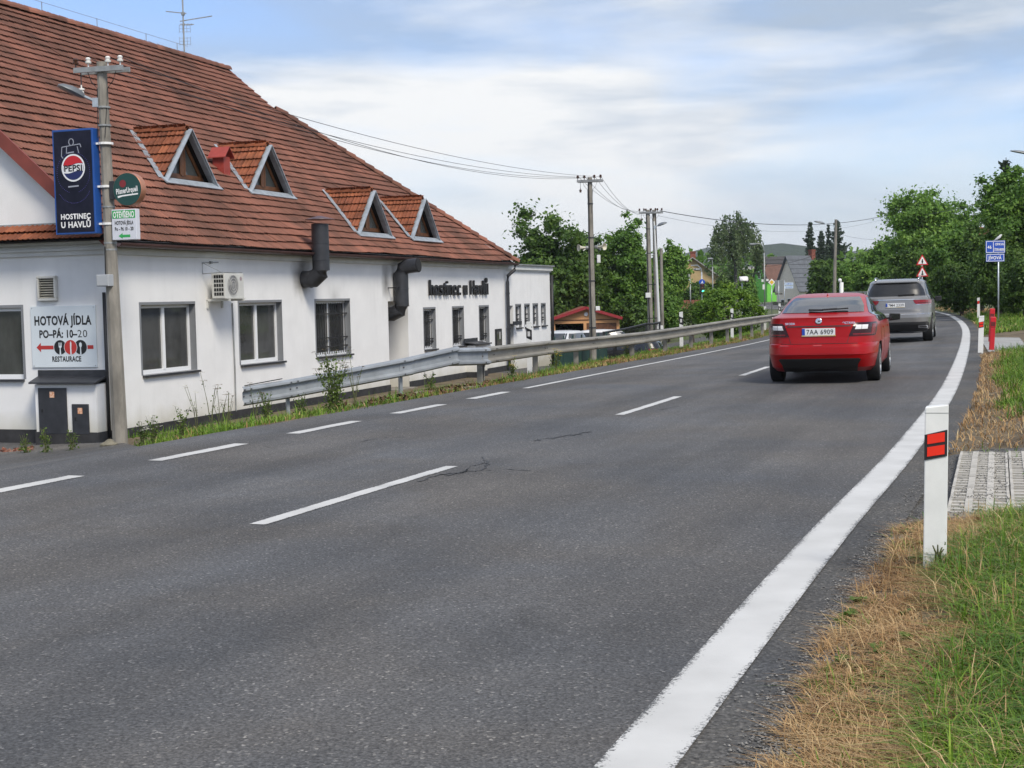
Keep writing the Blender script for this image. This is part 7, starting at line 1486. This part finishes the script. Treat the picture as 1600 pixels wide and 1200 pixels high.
for i, (px, py, Y, h, fl, lb) in enumerate(((330, 676, 22.3, 1.1, FLB, 'thin tall dry umbel in front of the white facade'), (345, 674, 22.6, .8, FLB, 'brown-headed thistle right of the tall dry umbel'), (357, 672, 22.8, .78, FLB, 'brown-headed thistle in front of the wall conduit'), (310, 680, 22.0, .8, FLW, 'white-flowered weed left of the tall dry umbel'), (285, 681, 23, .55, FLW, 'low white-flowered weed nearest the left of the facade weeds'), (240, 684, 23.6, .5, FLW, 'low white-flowered weed right of the leaning pole'), (222, 686, 24.0, .45, FLW, 'small white-flowered weed at the foot of the leaning pole'), (418, 664, 22.0, .55, None, 'leafy weed at the flared rail end'), (398, 668, 21.7, .8, FLB, 'dark-headed stalk left of the flared rail end'), (470, 655, 21.6, .45, None, 'yellow-green weed by the first rail post'), (555, 642, 21.9, .9, FLB, 'thin stalky weed right of the tall bushy weed'), (672, 618, 24.0, .45, None, 'small bushy weed on the kerb stones'), (800, 592, 27, .5, FLY, 'yellow-flowered weed behind the second thick rail post'), (868, 578, 30.5, .62, FLY, 'tall yellow-flowered weed by the annex downpipe'), (980, 556, 37, .45, FLY, 'yellow-flowered weed right of the loudspeaker pole'), (72, 688, 24.3, .5, None, 'tall weed in front of the black cabinet door'), (40, 690, 24.5, .4, None, 'weed left of the meter cabinet'), (112, 688, 24.4, .4, None, 'weed by the small black cabinet door'))):
    weed(lb, wb(px, py, Y), h, .12+.08*h, 5 if h > .7 else 10, 50+i, fl, .22 if h > .75 else .9, leaf=.035 if h > .75 else .045)
weed('small dark weed leaning on the foreground marker post', (at(1461, 868, 7.14).x-.01, 7.06, at(1461, 868, 7.14).z-.02), .10, .035, 4, 90, None, .35, leaf=.014)
# kerb stones, debris, rock
KST = mat('kerb stone', (.20, .165, .13), .9, var=.25, vscale=5, bump=.4, bscale=30)
for (p0, p1, Y0, Y1, lb) in (((458, 654), (512, 644), 21.9, 22.3, 'kerb stone left of the tall bushy weed'), ((553, 635), (657, 612), 22.4, 23.2, 'long kerb stone right of the tall bushy weed'), ((659, 612), (752, 602.5), 23.3, 24.4, 'kerb stone ending at the first thick rail post')):
    a, b = at(*p0, Y0), at(*p1, Y1); d = b-a; t = thing('kerb_stone', lb, 'kerb stone', a); m = MB(); m.bar((0, 0, -.09), d+Vector((0, 0, -.09)), .10, .20); o = obj('stone', m, KST, t, bevel=.015)
r = np.random.default_rng(8); n = 520; px = r.uniform(640, 770, n); pts = []
q = r.uniform(15.0, 20.5, n); t_ = 7.75+np.abs(r.normal(0, .7, n)); x, y = XY(q, t_); P = np.stack([x, y, ground_z(x, y)+r.uniform(.0, .10, n)], 1); V, F = leaf_quads(P, .08, r); o = obj('leaf_litter', np_mesh('leaf_litter', V, F, tint_mat('dead leaves', (.035, .022, .012), (.18, .11, .06), .9)), None, kind='stuff'); o.data.attributes.new('tint', 'FLOAT', 'POINT').data.foreach_set('value', np.repeat(r.uniform(0, 1, n), 4).astype(np.float32)); o['label'] = 'dead leaves and twigs along the kerb stones'
n = 260; px = r.uniform(-30, 52, n); P = np.array([list(wb(a, 694, 25.3+r.uniform(-.35, .35))) for a in px])+np.stack([np.zeros(n), np.zeros(n), r.uniform(0, .06, n)], 1); V, F = leaf_quads(P, .10, r); o = obj('brick_chips', np_mesh('brick_chips', V, F, tint_mat('brick chips', (.16, .045, .03), (.36, .20, .14), .9), tint=np.repeat(r.uniform(0, 1, n), 4)), None, kind='stuff'); o['label'] = 'heap of brick chips at the foot of the left wall'
bm_ = bmesh.new(); bmesh.ops.create_icosphere(bm_, subdivisions=3, radius=.16)
for v in bm_.verts: v.co *= 1+.18*math.sin(v.co.x*23+1)*math.cos(v.co.y*19)+.08*math.sin(v.co.z*41); v.co.z *= .62
me = bpy.data.meshes.new('rock'); bm_.to_mesh(me); bm_.free(); me.materials.append(mat('mossy stone', (.17, .155, .115), .9, var=.3, vscale=9, bump=.4, bscale=30)); p = wb(170, 687, 24.8); o = obj('rock', me, None, loc=(p.x, p.y, p.z+.05), smooth=True); o['label'] = 'rounded mossy stone at the foot of the leaning pole'; o['category'] = 'stone'
# gravel fringe and concrete grid pavers
r = np.random.default_rng(21); n = 15000; y = r.uniform(3.8, 13, n); x = np.interp(y, RC[:, 1], RC[:, 0])+np.where(paver(0, y), r.uniform(.3, 2.6, n), np.abs(r.normal(.42, .07, n))); q, t_ = qt(x, y); s = r.uniform(.003, .009, n); k = np.where(paver(x, y), True, t_ > -.75); x, y, s, t_ = x[k], y[k], s[k], t_[k]; n = len(x)
TET = np.array([[1, .2, -.1], [.1, .8, .2], [-.9, .1, .05], [-.1, -.8, -.1], [.1, .1, .6], [0, 0, -.5]], np.float32); ang = r.uniform(0, 6.28, n); R2 = np.stack([np.stack([np.cos(ang), -np.sin(ang), 0*ang], 1), np.stack([np.sin(ang), np.cos(ang), 0*ang], 1), np.stack([0*ang, 0*ang, 1+0*ang], 1)], 1)
zg = np.where(t_ > -.38, .0, ground_z(x, y)+.002)+np.where(paver(x, y) & (t_ < -.58) & (t_ > -.95+.2*noise2(x, y, 6)), .034, 0); V = np.einsum('nij,kj->nki', R2, TET)*s[:, None, None]+np.stack([x, y, zg+.003], 1)[:, None, :]; F = (np.arange(n)[:, None, None]*6+np.array([[0, 1, 4], [1, 2, 4], [2, 3, 4], [3, 0, 4], [1, 0, 5], [2, 1, 5], [3, 2, 5], [0, 3, 5]])[None]).reshape(-1, 3); o = obj('gravel', np_mesh('gravel', V.reshape(-1, 3), F, tint_mat('gravel stones', (.05, .05, .05), (.36, .35, .33), .85), tint=np.repeat(r.beta(1.5, 3, n), 6)), None, kind='stuff'); o['label'] = 'loose grey gravel at the road edge'
GRID = mat('grid paver concrete', (.42, .40, .36), .88, var=.18, vscale=6, bump=.35, bscale=60)
m = MB(); bw, bl = .40, .60
for i in range(5):
    x0 = -bw/2+i*(bw-.045)/4 if False else 0
nx_, ny_ = 3, 4; cw = bw/nx_; cl_ = bl/ny_
for i in range(nx_+1): xx = -bw/2+i*cw; a0 = max(-bw/2+.004, xx-.024); a1 = min(bw/2-.004, xx+.024); m.box(a0, a1, -bl/2+.004, bl/2-.004, -.06, .02)
for j in range(ny_*2+1):
    yy = -bl/2+j*cl_/2; b0 = max(-bl/2+.004, yy-.017); b1 = min(bl/2-.004, yy+.017)
    for i in range(nx_): m.box(-bw/2+i*cw+.024, -bw/2+(i+1)*cw-.024, b0, b1, -.06, .017 if j % 2 == 0 else .010)
m.mi = 1; m.box(-bw/2+.006, bw/2-.006, -bl/2+.006, bl/2-.006, -.058, -.006); gpm = m.mesh('grid_paver', [GRID, mat('joint soil', (.032, .029, .022), .95, col2=(.075, .075, .05), vscale=30)]); pv = thing('paver_grid', 'patch of pale concrete grid pavers set in the gravel by the road', 'pavers', (0, 0, 0))
u0 = Vector((.945, -.327, 0)); v0 = Vector((.327, .945, 0)); p0 = on(1478, 812)
for i in range(6):
    for j in range(6):
        c = p0+u0*(.20+i*bw)+v0*(.30+j*bl); zc = float(ground_z(np.array([c.x]), np.array([c.y]))[0]); q, t_ = qt([c.x], [c.y])
        if t_[0] > -.62 or c.y > 12.4 or t_[0] < -3.2: continue
        o = bpy.data.objects.new('grid_paver', gpm); COL.objects.link(o); o.parent = pv; o.location = (c.x, c.y, zc+.020+random.uniform(-.004, .004)); o.rotation_euler = (random.uniform(-.01, .01), random.uniform(-.01, .01), math.atan2(u0.y, u0.x)+random.uniform(-.008, .008))

# ---------------------------------------------------------------- air
hm = bpy.data.materials.new('haze'); hm.use_nodes = True; t = hm.node_tree; t.nodes.clear(); ho = t.nodes.new('ShaderNodeOutputMaterial'); pvn = t.nodes.new('ShaderNodeVolumePrincipled')
pvn.inputs['Color'].default_value = (.86, .92, .98, 1); pvn.inputs['Density'].default_value = .00016; pvn.inputs['Anisotropy'].default_value = .2; t.links.new(pvn.outputs[0], ho.inputs['Volume'])
m = MB(); m.box(-3400, 3400, -2900, 3400, -3.8, 118); obj('haze', m, hm, kind='stuff')
